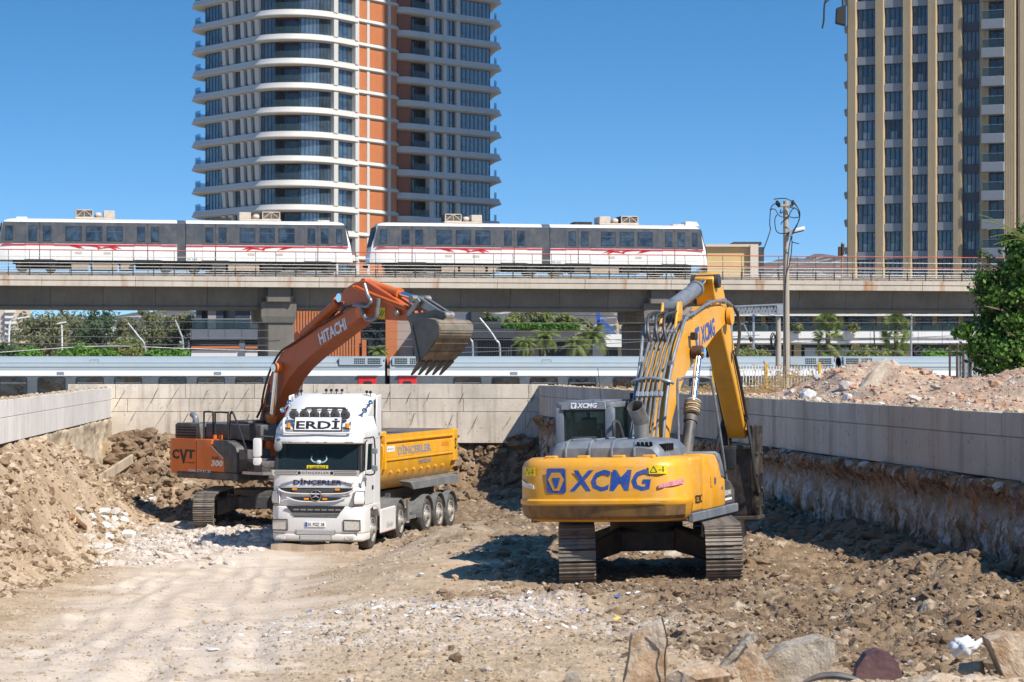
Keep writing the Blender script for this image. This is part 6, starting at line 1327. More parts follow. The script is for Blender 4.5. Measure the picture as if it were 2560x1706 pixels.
# ---- grey passenger coaches behind the pit
M_['coach_roof'] = paint('coach_roof_grey', (.28, .345, .385), .5, .3, var=.06, ns=.7)
M_['coach_white'] = paint('coach_white', (.80, .80, .79), .35, .12, var=.03)
M_['coach_grey'] = paint('coach_dark_grey', (.085, .105, .125), .4, .2, var=.08)
M_['coach_red'] = paint('coach_red_door', (.62, .015, .02), .4, .1)
M_['coach_glass'] = glass('coach_window_glass', (.035, .028, .022), .05, 1.6, .7, .8)
def coach(label, px0, px1, group):
    d = 137.; x0, x1 = (px0 - 1280) * d / F, (px1 - 1280) * d / F; L = x1 - x0
    r = thing('railway_coach', label, 'train', (x0, d, 1.25), 0, group)
    z = lambda y: HC - (y - HY) * d / F - 1.25
    zr, zw, zs, zt = z(927), z(940), z(1015), z(891)
    side = [(0, .9), (-.03, zs), (-.02, zw), (.04, zr)]
    def strip(poly, nm, m, a=0., b=L, bev=.0):
        mb = MB(); mb.loft([[Vector((q, y, zz)) for y, zz in poly] for q in (a, b)]); return mb.build(nm, m, r, smooth=True, ang=25)
    strip([(.02, .9), (-.03, zs), (-.02, zw), (2.82, zw), (2.83, zs), (2.78, .9)], 'body', M_['coach_grey'])
    strip([(-.03, zw), (-.03, zw + .02), (.02, zr), (2.78, zr), (2.83, zw)], 'white_band', M_['coach_white'])
    strip([(.03, zr), (.06, zr + .22), (.18, zr + .44), (.42, zr + .62), (.85, zt - .04), (1.4, zt), (1.95, zt - .04), (2.38, zr + .62), (2.62, zr + .44), (2.74, zr + .22), (2.77, zr)], 'roof', M_['coach_roof'])
    for zz_, y in ((zr + .20, .053), (zr + .43, .172)): MB().box(.3, L - .3, y - .012, y + .01, zz_ - .01, zz_ + .012).build('roof_seam', M_['coach_grey'], r)
    n = int((L - 6.4) / 2.17); w0 = 3.6
    for k in range(n):
        x = w0 + k * 2.17 + (.35 if k >= n // 2 else 0)
        mb = MB(); mb.prism(rrect(x, x + 1.58, zs + .10, zw - .06, .12), 'xz', -.052, -.02); w = mb.build('window', M_['black'], r)
        MB().prism(rrect(x + .06, x + 1.52, zs + .16, zw - .12, .09), 'xz', -.060, -.052).build('window_pane', M_['coach_glass'], w)
        if k % 3 != 1: MB().box(x + .06, x + 1.52, -.066, -.060, zw - .42, zw - .39).build('window_bar', M_['galv'], w)
    for e, sg in ((0, 1), (L, -1)):
        a = e + sg * .48; b = e + sg * 1.5; mb = MB(); mb.box(min(a, b), max(a, b), -.06, .02, 1.0, zw - .02); dr = mb.build('door', M_['coach_red'], r, bevel=.02)
        a2, b2 = e + sg * .72, e + sg * 1.22; MB().prism(rrect(min(a2, b2), max(a2, b2), zs - .1, zw - .30, .1), 'xz', -.07, -.058).build('door_window', M_['black'], dr)
        MB().box(min(a, b) - .06, max(a, b) + .06, -.16, .0, zw - .02, zw + .02).build('door_canopy', M_['coach_grey'], dr)
        # rounded roof end panels with grilles
        q0, q1 = e + sg * .12, e + sg * 2.6
        mb = MB(); mb.hexa([(min(q0, q1), .0, zr + .30), (max(q0, q1), .0, zr + .30), (max(q0, q1), .7, zr + .30), (min(q0, q1), .7, zr + .30)], [(min(q0, q1), .10, zt - .05), (max(q0, q1), .10, zt - .05), (max(q0, q1), .9, zt - .02), (min(q0, q1), .9, zt - .02)]); vp = mb.build('vent_panel', M_['coach_roof'], r, bevel=.02)
        for g0, g1, cols in ((.25, .98, 8), (1.12, 1.75, 6)):
            u0, u1 = e + sg * g0, e + sg * g1; u0, u1 = min(u0, u1), max(u0, u1); gm = MB()
            for i in range(cols):
                for j in range(3):
                    cx = u0 + (i + .5) * (u1 - u0) / cols; cz = zr + .42 + j * .115; yy = .0 + (cz - zr - .30) * .22 - .012
                    gm.box(cx - .037, cx + .037, yy, yy + .01, cz - .042, cz + .042)
            gm.build('vent_grille', M_['dark'], vp, kind='stuff')
        MB().box(min(e, e - sg * .22), max(e, e - sg * .22), .3, 2.5, .9, zw).build('gangway', M_['black'], r)
        MB().box(min(e, e + sg * .02), max(e, e + sg * .02), .2, 2.6, 1.0, zt - .1).build('end_wall', M_['coach_white'], r)
    for k in (.27, .62):
        MB().box(L * k, L * k + .40, -.045, -.01, (zr + zw) / 2 - .08, (zr + zw) / 2 + .08).build('side_vent', M_['galv'], r)
    x = L * .34; mb = MB(); mb.tube([(x, .2, zr + .42), (x + .05, .28, zr + .62), (x + .55, .28, zr + .62), (x + .55, .2, zr + .42)], .015, 4); mb.build('roof_fitting', M_['galv'], r)
    MB().box(0.3, L - .3, .2, 2.6, .5, .9).build('underframe', M_['under'], r)
    for dx in (2.6, L - 2.6):
        mb = MB(); mb.box(dx - 1.6, dx + 1.6, .3, 2.5, .35, .7); bo = mb.build('bogie', M_['under'], r)
        for s in (-1.2, 1.2): MB().cyl((dx + s, .4, .46), (dx + s, 2.4, .46), .46, n=14).build('wheel', M_['under'], bo, smooth=True)
    return r
G = 'grey passenger coaches standing behind the pit'
coach('grey railway coach with white band behind the orange excavator', -160, 962, G)
coach('grey railway coach with white band behind the two booms, between the coach gaps', 975, 2090, G)
coach('grey railway coach with white band behind the rubble heap at right', 2104, 3220, G)
mb = MB(); mb.box(-70, 75, 135.2, 142, 1.12, 1.24); tag(mb.build('railway_track_bed', M_['ballast']), 'ballasted railway bed under the grey coaches', None, kind='structure')

# ================================================================ towers
class Path:
    def __init__(s, corners, radii):
        pts = []; n = len(corners)
        for i, (c, r) in enumerate(zip(corners, radii)):
            c = Vector(c); a = Vector(corners[i - 1]); b = Vector(corners[(i + 1) % n]); u = (a - c).normalized(); v = (b - c).normalized()
            th = math.acos(max(-1, min(1, u.dot(v)))); t = r / math.tan(th / 2); cen = c + (u + v).normalized() * (r / math.sin(th / 2)); p0 = c + u * t; p1 = c + v * t
            k = max(2, int(r * 2.2)); a0 = math.atan2(p0.y - cen.y, p0.x - cen.x); a1 = math.atan2(p1.y - cen.y, p1.x - cen.x); da = (a1 - a0 + math.pi) % (2 * math.pi) - math.pi
            pts += [cen + Vector((math.cos(a0 + da * j / k), math.sin(a0 + da * j / k))) * r for j in range(k + 1)]
        s.p = []
        for i, p in enumerate(pts):                       # refine straight runs
            q = pts[(i + 1) % len(pts)]; m = max(1, int((q - p).length / 1.0)); s.p += [p + (q - p) * (j / m) for j in range(m)]
        n = len(s.p); s.n = []
        for i in range(n):
            d = (s.p[(i + 1) % n] - s.p[i - 1]).normalized(); s.n.append(Vector((d.y, -d.x)))
        s.s = [0]
        for i in range(n): s.s.append(s.s[-1] + (s.p[(i + 1) % n] - s.p[i]).length)
        s.L = s.s[-1]
    def at(s, q):
        q %= s.L; i = int(np.searchsorted(s.s, q, side='right')) - 1; i = min(i, len(s.p) - 1); j = (i + 1) % len(s.p); t = (q - s.s[i]) / max(1e-6, s.s[i + 1] - s.s[i])
        return s.p[i].lerp(s.p[j], t), s.n[i].lerp(s.n[j], t).normalized()
    def px(s, px, lo=0., hi=None):
        """arc length of the camera-side point that shows at column px"""
        hi = hi or s.L; q = lo; best = (1e9, 0)
        while q < hi:
            p, n = s.at(q); x = 1280 + p.x * F / p.y
            if n.dot(Vector((-p.x, -p.y))) > 0: best = min(best, (abs(x - px), q))
            q += .05
        return best[1]
    def sub(s, a, b):
        return [a] + [q for q in s.s[:-1] if a + .02 < q < b - .02] + [b]
def strip(path, a, b, o0, z0, o1, z1, mb):
    for q0, q1 in zip(path.sub(a, b)[:-1], path.sub(a, b)[1:]):
        (p, n), (p2, n2) = path.at(q0), path.at(q1); V = lambda p, n, o, z: (p.x + n.x * o, p.y + n.y * o, z)
        mb.add([V(p, n, o0, z0), V(p2, n2, o0, z0), V(p2, n2, o1, z1), V(p, n, o1, z1)], [(0, 1, 2, 3)])
def sweep(path, a, b, prof, mb, closed=False, k=None):
    qs = path.s[:-1] if closed else path.sub(a, b); rings = []
    for q in qs:
        p, n = path.at(q); f = k(q) if k else 1.; rings.append([Vector((p.x + n.x * o * (f if o > 0 else 1), p.y + n.y * o * (f if o > 0 else 1), z)) for o, z in prof])
    if closed: rings.append(rings[0])
    mb.loft(rings, caps=not closed)
def block(path, a, b, o0, o1, z0, z1, mb): sweep(path, a, b, [(o0, z0), (o1, z0), (o1, z1), (o0, z1)], mb)

M_['t_white'] = paint('tower_cream_cladding', (.52, .505, .48), .6, .08, var=.05, ns=.25)
M_['t_orange'] = paint('terracotta_cladding', (.47, .15, .048), .65, .06, var=.10, ns=.5)
M_['t_brown'] = paint('brown_timber_cladding', (.22, .065, .03), .6, .05, var=.25, ns=.5)
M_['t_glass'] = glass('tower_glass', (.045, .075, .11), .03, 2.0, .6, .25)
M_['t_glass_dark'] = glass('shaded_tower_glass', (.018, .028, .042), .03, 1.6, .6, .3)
M_['t_frame'] = simple('window_frame_dark', (.03, .04, .05), .5, var=0)
M_['rail_glass'] = clear_glass('balcony_glass', (.62, .76, .86), .55)
def window_bay(root, path, a, b, z0, z1, o, cols, m, offs, vents=()):
    fr = MB(); block(path, a, b, o - .05, o + .06, z0, z0 + .10, fr); block(path, a, b, o - .05, o + .06, z1 - .10, z1, fr)
    for k in range(cols + 1): q = a + (b - a) * k / cols; block(path, max(a, q - .045), min(b, q + .045), o - .05, o + .06, z0 + .10, z1 - .10, fr)
    for v in vents:
        q0, q1 = a + (b - a) * v / cols, a + (b - a) * (v + 1) / cols; block(path, q0 + .05, q1 - .05, o - .02, o + .06, z0 + (z1 - z0) * .30, z0 + (z1 - z0) * .30 + .07, fr)
    f = fr.build('window', M_['t_frame'], root); pm = MB(); strip(path, a, b, o, z0, o, z1, pm); p = pm.build('pane', m, f)
    for dz in offs[1:]: c = again(f, root, loc=(0, 0, dz)); again(p, c)
    if offs[0]: f.location = (0, 0, offs[0])
def shared(mb, name, m, root, offs, **k):
    o = mb.build(name, m, root, **k); o.location = (0, 0, offs[0])
    for dz in offs[1:]: again(o, root, loc=(0, 0, dz))

def tower_left():
    r = thing('apartment_tower', 'tall cream tower with rounded balconies and orange panels, left of the sky', 'tower', (0, 0, 0))
    A = Path([(-35, 374), (-45.4, 347.5), (-29.7, 326.5), (-16.6, 346.5), (-24, 374)], [1, 3.2, 6.5, 1.6, 1])
    B = Path([(-14.5, 366), (-17.75, 344.9), (-2.6, 360.8), (-4.5, 376)], [1, 1.2, 2.4, 1])
    PIT, TOP = 3.335, 49.9
    fl = [PIT * k for k in range(4, -11, -1)]
    for pth, nm in ((A, 'core'), (B, 'core')):
        mb = MB(); mb.loft([[Vector((p.x - n.x * 2.4, p.y - n.y * 2.4, z)) for p, n in zip(pth.p, pth.n)] for z in (0, TOP + 4 * PIT - .7)]); mb.build(nm, M_['t_frame'], r)
    sA = {px: A.px(px) for px in (506, 514, 561, 569, 577, 588, 607, 615, 624, 633, 642, 652, 688, 752, 827, 837, 880, 888, 893, 913, 919, 966, 972, 990)}
    lo, hi = A.px(560), A.px(990)
    cor = A.px(722); s_or = sA[888]
    def kA(q):
        e = 1 + .75 * math.exp(-((q - (sA[688] + sA[752]) / 2) / 4.2) ** 2) + .9 * math.exp(-((q - sA[506]) / 3.0) ** 2); return e
    band = [(-2.3, 0), (.46, 0), (.58, -.55), (.66, -.68), (.66, -.80), (.26, -1.02), (-2.3, -1.02)]
    thin = [(-.5, 0), (.12, 0), (.50, -.34), (.55, -.46), (.55, -.55), (.15, -.78), (-.5, -.78)]
    mb = MB(); sweep(A, s_or - A.L + 22 * 0 + 0, s_or, band, mb) if False else None
    mb = MB(); a = A.px(990) + 2.2
    sweep(A, a - A.L, s_or, band, mb, k=kA); shared(mb, 'floor_band', M_['t_white'], r, [TOP + z for z in fl], smooth=True, ang=40)
    mb = MB(); sweep(A, s_or, a, thin, mb); shared(mb, 'floor_band', M_['t_white'], r, [TOP + z for z in fl], smooth=True, ang=40)
    H0, H1 = 0.0, PIT - 1.02                                   # window zone above a band top
    offs = [TOP + z for z in fl[1:]]
    for a, b, cols, v in ((514, 561, 6, (4,)), (569, 577, 1, ()), (588, 607, 2, (0,)), (615, 624, 1, ()), (633, 642, 1, ()), (652, 688, 4, (0,)), (752, 827, 8, (5,)), (837, 880, 4, (2,))):
        window_bay(r, A, sA[a], sA[b], H0, H1, -.12, cols, M_['t_glass'], offs, v)
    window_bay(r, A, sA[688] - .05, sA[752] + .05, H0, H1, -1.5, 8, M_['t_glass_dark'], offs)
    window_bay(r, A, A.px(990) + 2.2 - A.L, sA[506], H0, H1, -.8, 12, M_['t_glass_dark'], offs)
    for x0, x1 in ((561, 569), (577, 588), (607, 615), (624, 633), (642, 652)):
        mb = MB(); q0, q1 = sA[x0], sA[x1]; sweep(A, q0, q1, [(-.5, H0), (.10, H0), (.30, H0 + .3), (.42, H1 - .2), (.50, H1), (-.5, H1)], mb); shared(mb, 'pier', M_['t_white'], r, offs)
    for x0, x1 in ((827, 837), (880, 888)):
        mb = MB(); block(A, sA[x0], sA[x1], -.5, .62, H0 - .05, H1 + .02, mb); shared(mb, 'pier', M_['t_white'], r, offs)
    for x0, x1 in ((688, 690), (750, 752)):
        mb = MB(); q = A.px(x0); block(A, q - .1, q + .1, -1.6, .05, H0, H1, mb); shared(mb, 'balcony_side', M_['t_frame'], r, offs)
    for q0, q1, o in ((sA[688] + .1, sA[752] - .1, .55), (sA[506] - 5.5, sA[506] + .6, .62)):
        mb = MB(); strip(A, q0, q1, o, .02, o, 1.0, mb); shared(mb, 'balcony_glass', M_['rail_glass'], r, offs)
    mb = MB(); sweep(A, sA[688] - 1., sA[752] + 1., [(-2.2, H1 - .02), (.2, H1 - .02), (.2, H1 - .05), (-2.2, H1 - .05)], mb); shared(mb, 'balcony_soffit', M_['t_brown'], r, offs)
    # terracotta panels between cream ribs
    T1 = PIT - .78
    for x0, x1 in ((919, 966), (972, 990)):
        mb = MB(); block(A, sA[x0], sA[x1] if x1 != 990 else A.px(990) + 2.2, -.5, .22, 0, T1, mb); shared(mb, 'orange_panel', M_['t_orange'], r, offs)
    mb = MB(); block(A, sA[893], sA[913], -.5, .22, 0, PIT * 2 - .78, mb); shared(mb, 'orange_panel', M_['t_orange'], r, offs[1::2])
    for x0, x1 in ((888, 893), (913, 919), (966, 972)):
        mb = MB(); block(A, sA[x0], sA[x1], -.5, .36, 0, PIT, mb); shared(mb, 'pier', M_['t_white'], r, offs)
    # ---- right-hand wing
    sB = {px: B.px(px) for px in (1003, 1028, 1070, 1081, 1105, 1113, 1137, 1146, 1226)}
    sB[1003] = sB[1003] or B.px(1006) or B.px(1010)
    kB = lambda q: 1 + .8 * math.exp(-((q - sB[1226] - 1.2) / 2.6) ** 2) + .35 * math.exp(-((q - (sB[1028] + sB[1070]) / 2) / 2.5) ** 2)
    mb = MB(); sweep(B, 0, B.L, band, mb, closed=True, k=kB); shared(mb, 'floor_band', M_['t_white'], r, [TOP - .6 + z for z in fl], smooth=True, ang=40)
    ob = [o - .6 for o in offs]
    mb = MB(); block(B, sB[1028] - 5.5, sB[1028], -.5, -.05, 0, H1, mb); shared(mb, 'brown_panel', M_['t_brown'], r, ob)
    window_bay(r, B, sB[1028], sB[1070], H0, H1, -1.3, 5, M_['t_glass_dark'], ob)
    mb = MB(); strip(B, sB[1028], sB[1070], .35, .02, .35, 1.0, mb); shared(mb, 'balcony_glass', M_['rail_glass'], r, ob)
    for a, b, c in ((1081, 1105, 2), (1113, 1137, 2), (1146, 1226, 8)): window_bay(r, B, sB[a], sB[b], H0, H1, -.12, c, M_['t_glass'], ob, (1,) if c == 2 else (1,))
    for a, b in ((1070, 1081), (1105, 1113), (1137, 1146)): mb = MB(); block(B, sB[a], sB[b], -.5, .35, H0, H1, mb); shared(mb, 'pier', M_['t_white'], r, ob)
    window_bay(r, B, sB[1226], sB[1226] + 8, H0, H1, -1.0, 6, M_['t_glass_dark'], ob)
    mb = MB(); strip(B, sB[1226] + .3, sB[1226] + 5, .42, .02, .42, 1.0, mb); shared(mb, 'balcony_glass', M_['rail_glass'], r, ob)
    MB().box(-19.5, -13.5, 352, 358, 4, TOP + 4 * PIT - 1.5).build('recess_wall', M_['t_brown'], r)
    # podium floors seen under the viaduct are a building of their own
tower_left()

M_['tan_fin'] = paint('tan_ribbed_cladding', (.53, .405, .25), .6, .05, var=.06, ns=.3)
M_['grey_panel'] = paint('grey_spandrel', (.21, .23, .265), .5, .05, var=.06)
M_['navy_panel'] = paint('dark_spandrel', (.035, .042, .065), .5, .05, var=.06)
def tower_right():
    r = thing('apartment_tower', 'tall tan ribbed tower with grey panels at the right edge', 'tower', (0, 0, 0))
    D = Vector((math.cos(R(25)), -math.sin(R(25)))); O = Vector((40.75, 293.))
    C = Path([(47, 335), (40.75, 293), (40.75 + D.x * 21., 293 + D.y * 21.), (84, 272), (88, 330)], [.05] * 5)
    mb = MB(); mb.loft([[Vector((p.x - n.x * .7, p.y - n.y * .7, z)) for p, n in zip(C.p, C.n)] for z in (0, 148)]); mb.build('core', M_['navy_panel'], r)
    PIT, Z0 = 3.365, 45.2; rows = range(-2, 13); zs = [Z0 - PIT * k for k in rows]
    g = lambda px: C.px(px)
    cols = [(2122, 2142), (2191, 2211), (2260, 2280), (2322, 2343), (2386, 2406)]
    def fin(a, b, z0, z1, o=.5):
        mb = MB(); block(C, a, b, -.7, o - .12, z0, z1, mb); n = 7
        for k in range(n): q = a + (b - a) * (k + .5) / n; w = (b - a) / n * .30; block(C, q - w, q + w, o - .125, o, z0, z1, mb)
        return mb
    for k, (x0, x1) in enumerate(cols): fin(g(x0) if k else g(2124) - .02, g(x1), 6, 147).build('ribbed_column', M_['tan_fin'], r)
    fin(g(2512), g(2541), 6, 147).build('ribbed_column', M_['tan_fin'], r)
    mb = MB(); a = C.px(2546) or g(2541) + .8
    fin(a, a + 9, 6, 147, .3).build('ribbed_column', M_['tan_fin'], r)
    # side facing left: ribbed end with round balconies
    mb = MB(); q = g(2124); fin(q - 3.2, q - .12, 6, 147, .15).build('ribbed_column', M_['tan_fin'], r)
    p, n = C.at(q - 1.6)
    mb = MB(); mb.lathe([(.05, -.55), (.9, -.5), (1.05, .25), (.95, .35), (.05, .3)], (p.x - n.x * .50, p.y - n.y * .50, 0), (0, 0, 1), 14); shared(mb, 'round_balcony', M_['grey_panel'], r, [z + .3 for z in zs], smooth=True)
    bays = [(2142, 2191), (2211, 2260), (2280, 2322), (2343, 2386), (2406, 2448)]
    gl = [glass('curtained_glass_%s' % k, c, .03, io, .75, .55, (1, 1, .12)) for k, c, io in (('blue', (.05, .085, .13), 1.9), ('grey', (.10, .115, .13), 1.8), ('pale', (.20, .22, .24), 1.8), ('dark', (.02, .028, .04), 1.7))]
    for i, (x0, x1) in enumerate(bays):
        a, b = g(x0) + .06, g(x1) - .06
        mb = MB(); block(C, a, b, -.7, .12 if i < 4 else -.10, -.97, 0, mb); shared(mb, 'spandrel', M_['grey_panel'] if i < 4 else M_['navy_panel'], r, zs)
        fr = MB(); wz = PIT - .97
        block(C, a, b, -.45, -.22, 0, .08, fr); block(C, a, b, -.45, -.22, wz - .08, wz, fr)
        for k in range(5): q = a + (b - a) * k / 4; block(C, max(a, q - .05), min(b, q + .05), -.45, -.22, .08, wz - .08, fr)
        q0, q1 = a + (b - a) * .25, a + (b - a) * .62; block(C, q0, q1, -.42, -.27, 1.0, 1.06, fr)
        f = fr.build('window', M_['t_frame'], r); me = f.data
        pm = MB(); strip(C, a, b, -.36, 0, -.36, wz, pm); pme = pm.mesh('pane'); lm = MB(); strip(C, q0, q1, -.30, .08, -.30, 1.0, lm); lme = lm.mesh('lower_pane'); lme.materials.append(gl[2])
        pmes = []
        for m in gl: c = pme.copy(); c.materials.append(m); pmes.append(c)
        for j, z in enumerate(zs):
            w = f if j == 0 else again(f, r); w.location = (0, 0, z); o = obj('pane', pmes[rnd.choice((0, 0, 1, 1, 3, 0))], None, w); obj('lower_pane', lme, None, w)
    # balcony bay with a tan strip on its left
    a, b = g(2448), g(2512); a2 = g(2471)
    fin(a + .02, a2, 6, 147, .06).build('ribbed_column', M_['tan_fin'], r)
    fr = MB(); block(C, a2, b - .05, -.5, -.3, 0, .08, fr); [block(C, q - .05, q + .05, -.5, -.3, .08, 2.4, fr) for q in (a2 + .08, (a2 + b) / 2, b - .15)]; f = fr.build('window', M_['t_frame'], r)
    pm = MB(); strip(C, a2, b - .05, -.42, 0, -.42, 2.4, pm); pme = pm.mesh('pane'); pme.materials.append(gl[3])
    for j, z in enumerate(zs):
        w = f if j == 0 else again(f, r); w.location = (0, 0, z + .05); obj('pane', pme, None, w)
    mb = MB(); block(C, a2 - .55, b + .15, -.3, 1.35, -1.02, .12, mb); shared(mb, 'balcony_parapet', M_['grey_panel'], r, zs, bevel=.03)
    mb = MB(); strip(C, a2 - .4, b, 1.25, .14, 1.25, 1.12, mb); shared(mb, 'balcony_glass', M_['rail_glass'], r, zs)
    mb = MB(); block(C, a2 - .45, b + .05, 1.2, 1.3, 1.12, 1.16, mb); shared(mb, 'balcony_rail', M_['galv'], r, zs)
    # window cleaning cradle hanging on its left corner
    p, n = C.at(q - .5)
    c = thing('hanging_cradle', 'dark work cradle hanging at the top left corner of the tan tower', 'cradle', (39.6, 291.5, 47.4))
    mb = MB(); mb.hexa([(-.6, -.5, -1.6), (.6, -.5, -1.9), (.6, .5, -1.9), (-.6, .5, -1.6)], [(-.5, -.5, .2), (.6, -.5, .6), (.6, .5, .6), (-.5, .5, .2)]); mb.build('basket', M_['under'], c, bevel=.05)
    mb = MB(); mb.tube([(-2.2, 0, -2.2), (-2.0, 0, -1.2), (-1.9, 0, .8), (-1.2, 0, 2.2), (0, 0, 2.6), (.3, 0, .5)], .12, 6, smooth=3); mb.build('arm', M_['under'], c); mb = MB(); mb.tube([(-1.9, 0, .8), (-.8, 0, 1.8), (.2, 0, 2.6)], .08, 5); mb.build('brace', M_['under'], c)
tower_right()
# ================================================================ low buildings behind the railway
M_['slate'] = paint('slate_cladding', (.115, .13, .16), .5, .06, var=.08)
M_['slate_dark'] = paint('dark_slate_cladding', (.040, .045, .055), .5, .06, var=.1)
M_['taupe'] = paint('taupe_stone', (.36, .30, .27), .7, .05, var=.05, ns=.5)
M_['beige'] = paint('beige_cladding', (.60, .50, .41), .6, .06, var=.04, ns=.4)
M_['ochre'] = paint('ochre_render', (.62, .42, .19), .7, .06, var=.05, ns=.4)
M_['mall_white'] = paint('white_parapet', (.72, .72, .72), .5, .06, var=.03)
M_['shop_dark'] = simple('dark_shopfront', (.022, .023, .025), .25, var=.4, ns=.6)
M_['shop_glass'] = glass('shop_glass', (.03, .035, .04), .04, 1.6, .7, .4)
M_['banner'] = paint('pale_banner', (.66, .64, .65), .6, .05, var=.03)
def bx(px0, px1, y0, y1, d, depth, name, m, parent, bevel=0.):
    """block whose front face shows at these photo columns and rows when it stands at distance d"""
    a = P(px0, y1, d); b = P(px1, y0, d); mb = MB(); mb.box(a.x, b.x, d, d + depth, a.z, b.z); return mb.build(name, m, parent, bevel=bevel)
t = thing('podium_building', 'slate grey two storey podium building with glass balustrade left of the first pier', 'building')
d = 262.
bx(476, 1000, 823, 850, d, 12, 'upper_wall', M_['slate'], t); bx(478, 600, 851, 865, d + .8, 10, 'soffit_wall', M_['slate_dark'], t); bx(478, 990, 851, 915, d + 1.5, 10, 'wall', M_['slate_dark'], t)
for k in range(9): bx(479 + k * 42, 519 + k * 42, 824, 849, d - .05, .06, 'cladding_panel', M_['slate'], t)
for a, b in ((598, 612), (470, 474)): bx(a, b, 851, 915, d + .2, 2, 'column', M_['slate'], t)
for a, b in ((478, 598), (613, 680)): bx(a, b, 866, 872, d + .1, 1, 'orange_fascia', M_['t_orange'], t); bx(a, b, 876, 912, d + .4, .4, 'shop_banner', M_['banner'], t)
for k in range(7): bx(480 + k * 36, 514 + k * 36, 798, 822, d - .06, .04, 'balustrade_pane', M_['rail_glass'], t)
bx(478, 730, 797, 799, d - .1, .1, 'balustrade_rail', M_['galv'], t)
for a, b, m in ((490, 504, 'slate_dark'), (520, 540, 'taupe'), (541, 558, 'slate_dark'), (588, 624, 'slate_dark'), (625, 648, 'taupe'), (660, 700, 'slate_dark')): bx(a, b, 740, 822, d + 3, 6, 'column', M_[m], t)
bx(476, 1000, 740, 771, d + 2.5, 10, 'roof_slab', M_['slate_dark'], t)
mt = P(668, 893, d); lettering('lettering', 'POLI', 1.5, .42, Matrix(((1, 0, 0, P(662, 889, d).x), (0, 0, -1, d + .38), (0, 1, 0, P(662, 889, d).z), (0, 0, 0, 1))), M_['purple_txt'], t)
t = thing('podium_building', 'terracotta ribbed podium building with dark glass behind the orange boom', 'building')
d = 256.
for k in range(22): bx(736 + k * 7.2, 741 + k * 7.2, 778, 915, d, .5, 'terracotta_fin', M_['t_orange'], t)
bx(732, 900, 776, 915, d + .5, 9, 'wall', M_['t_orange'], t); bx(858, 965, 770, 915, d + 2, 9, 'glass_wall', M_['shop_glass'], t); bx(964, 993, 770, 915, d - 1, 5, 'orange_column', M_['t_orange'], t); bx(993, 1032, 770, 915, d - .5, 5, 'stone_column', M_['taupe'], t)
bx(905, 915, 850, 915, d + .2, 1, 'orange_column', M_['t_orange'], t); bx(730, 1035, 752, 770, d, 12, 'roof_slab', M_['slate_dark'], t)
t = thing('podium_building', 'dark slate building with overhanging upper floor right of the raised bucket', 'building')
d = 250.
bx(1032, 1290, 822, 846, d, 10, 'upper_wall', M_['slate_dark'], t); bx(1150, 1252, 804, 821, d + 1, 9, 'upper_wall', M_['slate_dark'], t); bx(1060, 1180, 780, 803, d + 1.5, 9, 'upper_wall', M_['slate'], t); bx(1178, 1206, 770, 803, d + 1, 9, 'upper_wall', M_['slate_dark'], t)
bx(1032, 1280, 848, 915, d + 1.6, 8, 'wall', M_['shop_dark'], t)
for k in range(12): bx(1210 + k * 6, 1213 + k * 6, 852, 915, d + 1.4, .15, 'wall_slat', M_['slate_dark'], t)
for a in (1035, 1090, 1150): bx(a, a + 44, 853, 915, d + 1.45, .1, 'wall_panel', M_['slate'], t)
t = thing('podium_building', 'low beige building with planted roof between the dark block and the second pier', 'building')
d = 258.
bx(1280, 1474, 823, 854, d, 12, 'parapet_wall', M_['beige'], t); bx(1280, 1474, 855, 915, d + 2.5, 8, 'wall', M_['shop_dark'], t)
for k in range(6): bx(1281 + k * 32.5, 1312 + k * 32.5, 824, 853, d - .05, .06, 'cladding_panel', M_['beige'], t)
for a in (1325, 1420): bx(a, a + 22, 855, 915, d + 2, 1, 'column', M_['taupe'], t)
bx(1452, 1466, 812, 826, d + 2, 2, 'roof_box', M_['galv'], t)
t = thing('podium_building', 'white rounded balcony block beside the second pier', 'building')
d = 246.; mb = MB(); a, b = P(1511, 868, d), P(1640, 836, d); mb.prism([(x, z) for x, z in rrect(a.x, b.x, a.z, b.z, .5)], 'xz', d, d + 8); mb.build('balcony_block', M_['mall_white'], t)
bx(1515, 1640, 869, 915, d + 2, 6, 'wall', M_['shop_dark'], t); bx(1545, 1562, 868, 915, d + 1.5, 1, 'ribbed_column', M_['tan_fin'], t); bx(1548, 1640, 822, 836, d + .5, .05, 'balustrade_pane', M_['rail_glass'], t)
for k in range(8): bx(1542 + k * 4, 1544.5 + k * 4, 780, 836, d + 4, .4, 'tan_fin', M_['tan_fin'], t)
# the mall under the tan tower
t = thing('shopping_mall', 'low shopping mall with white balcony bands behind the concrete pole', 'building')
d = 252.
bx(1800, 2620, 786, 790, d, 6, 'roof_band', M_['mall_white'], t); bx(1800, 2620, 792, 812, d + 5, 8, 'back_wall', M_['shop_dark'], t)
for k, (a, b) in enumerate(((1815, 1850), (1868, 1900), (1920, 1962), (1975, 2030), (2042, 2095), (2120, 2190), (2205, 2275), (2285, 2330), (2345, 2395), (2405, 2470))): w = bx(a, b, 791, 838, d + 3.8, .3, 'window', M_['shop_glass'], t); bx((a + b) / 2 - 1, (a + b) / 2 + 1, 791, 838, d + 3.6, .15, 'mullion', M_['t_frame'], w)
for a in (1852, 1902, 1963, 2031, 2097, 2192, 2276, 2331, 2396): bx(a, a + 12, 790, 838, d + 3.4, .8, 'tan_column', M_['ochre'], t)
bx(1800, 2620, 826, 838, d + 4.5, 3, 'lower_wall', M_['shop_dark'], t)
for k in range(14): bx(1818 + k * 54, 1870 + k * 54, 814, 830, d + .2, .05, 'balustrade_pane', M_['rail_glass'], t)
for z0, z1, o in ((829, 846, 0.), (847, 858, .15)):
    for k in range(13): bx(1816 + k * 60, 1875 + k * 60, z0, z1, d + o, 2, 'parapet_panel', M_['mall_white'], t)
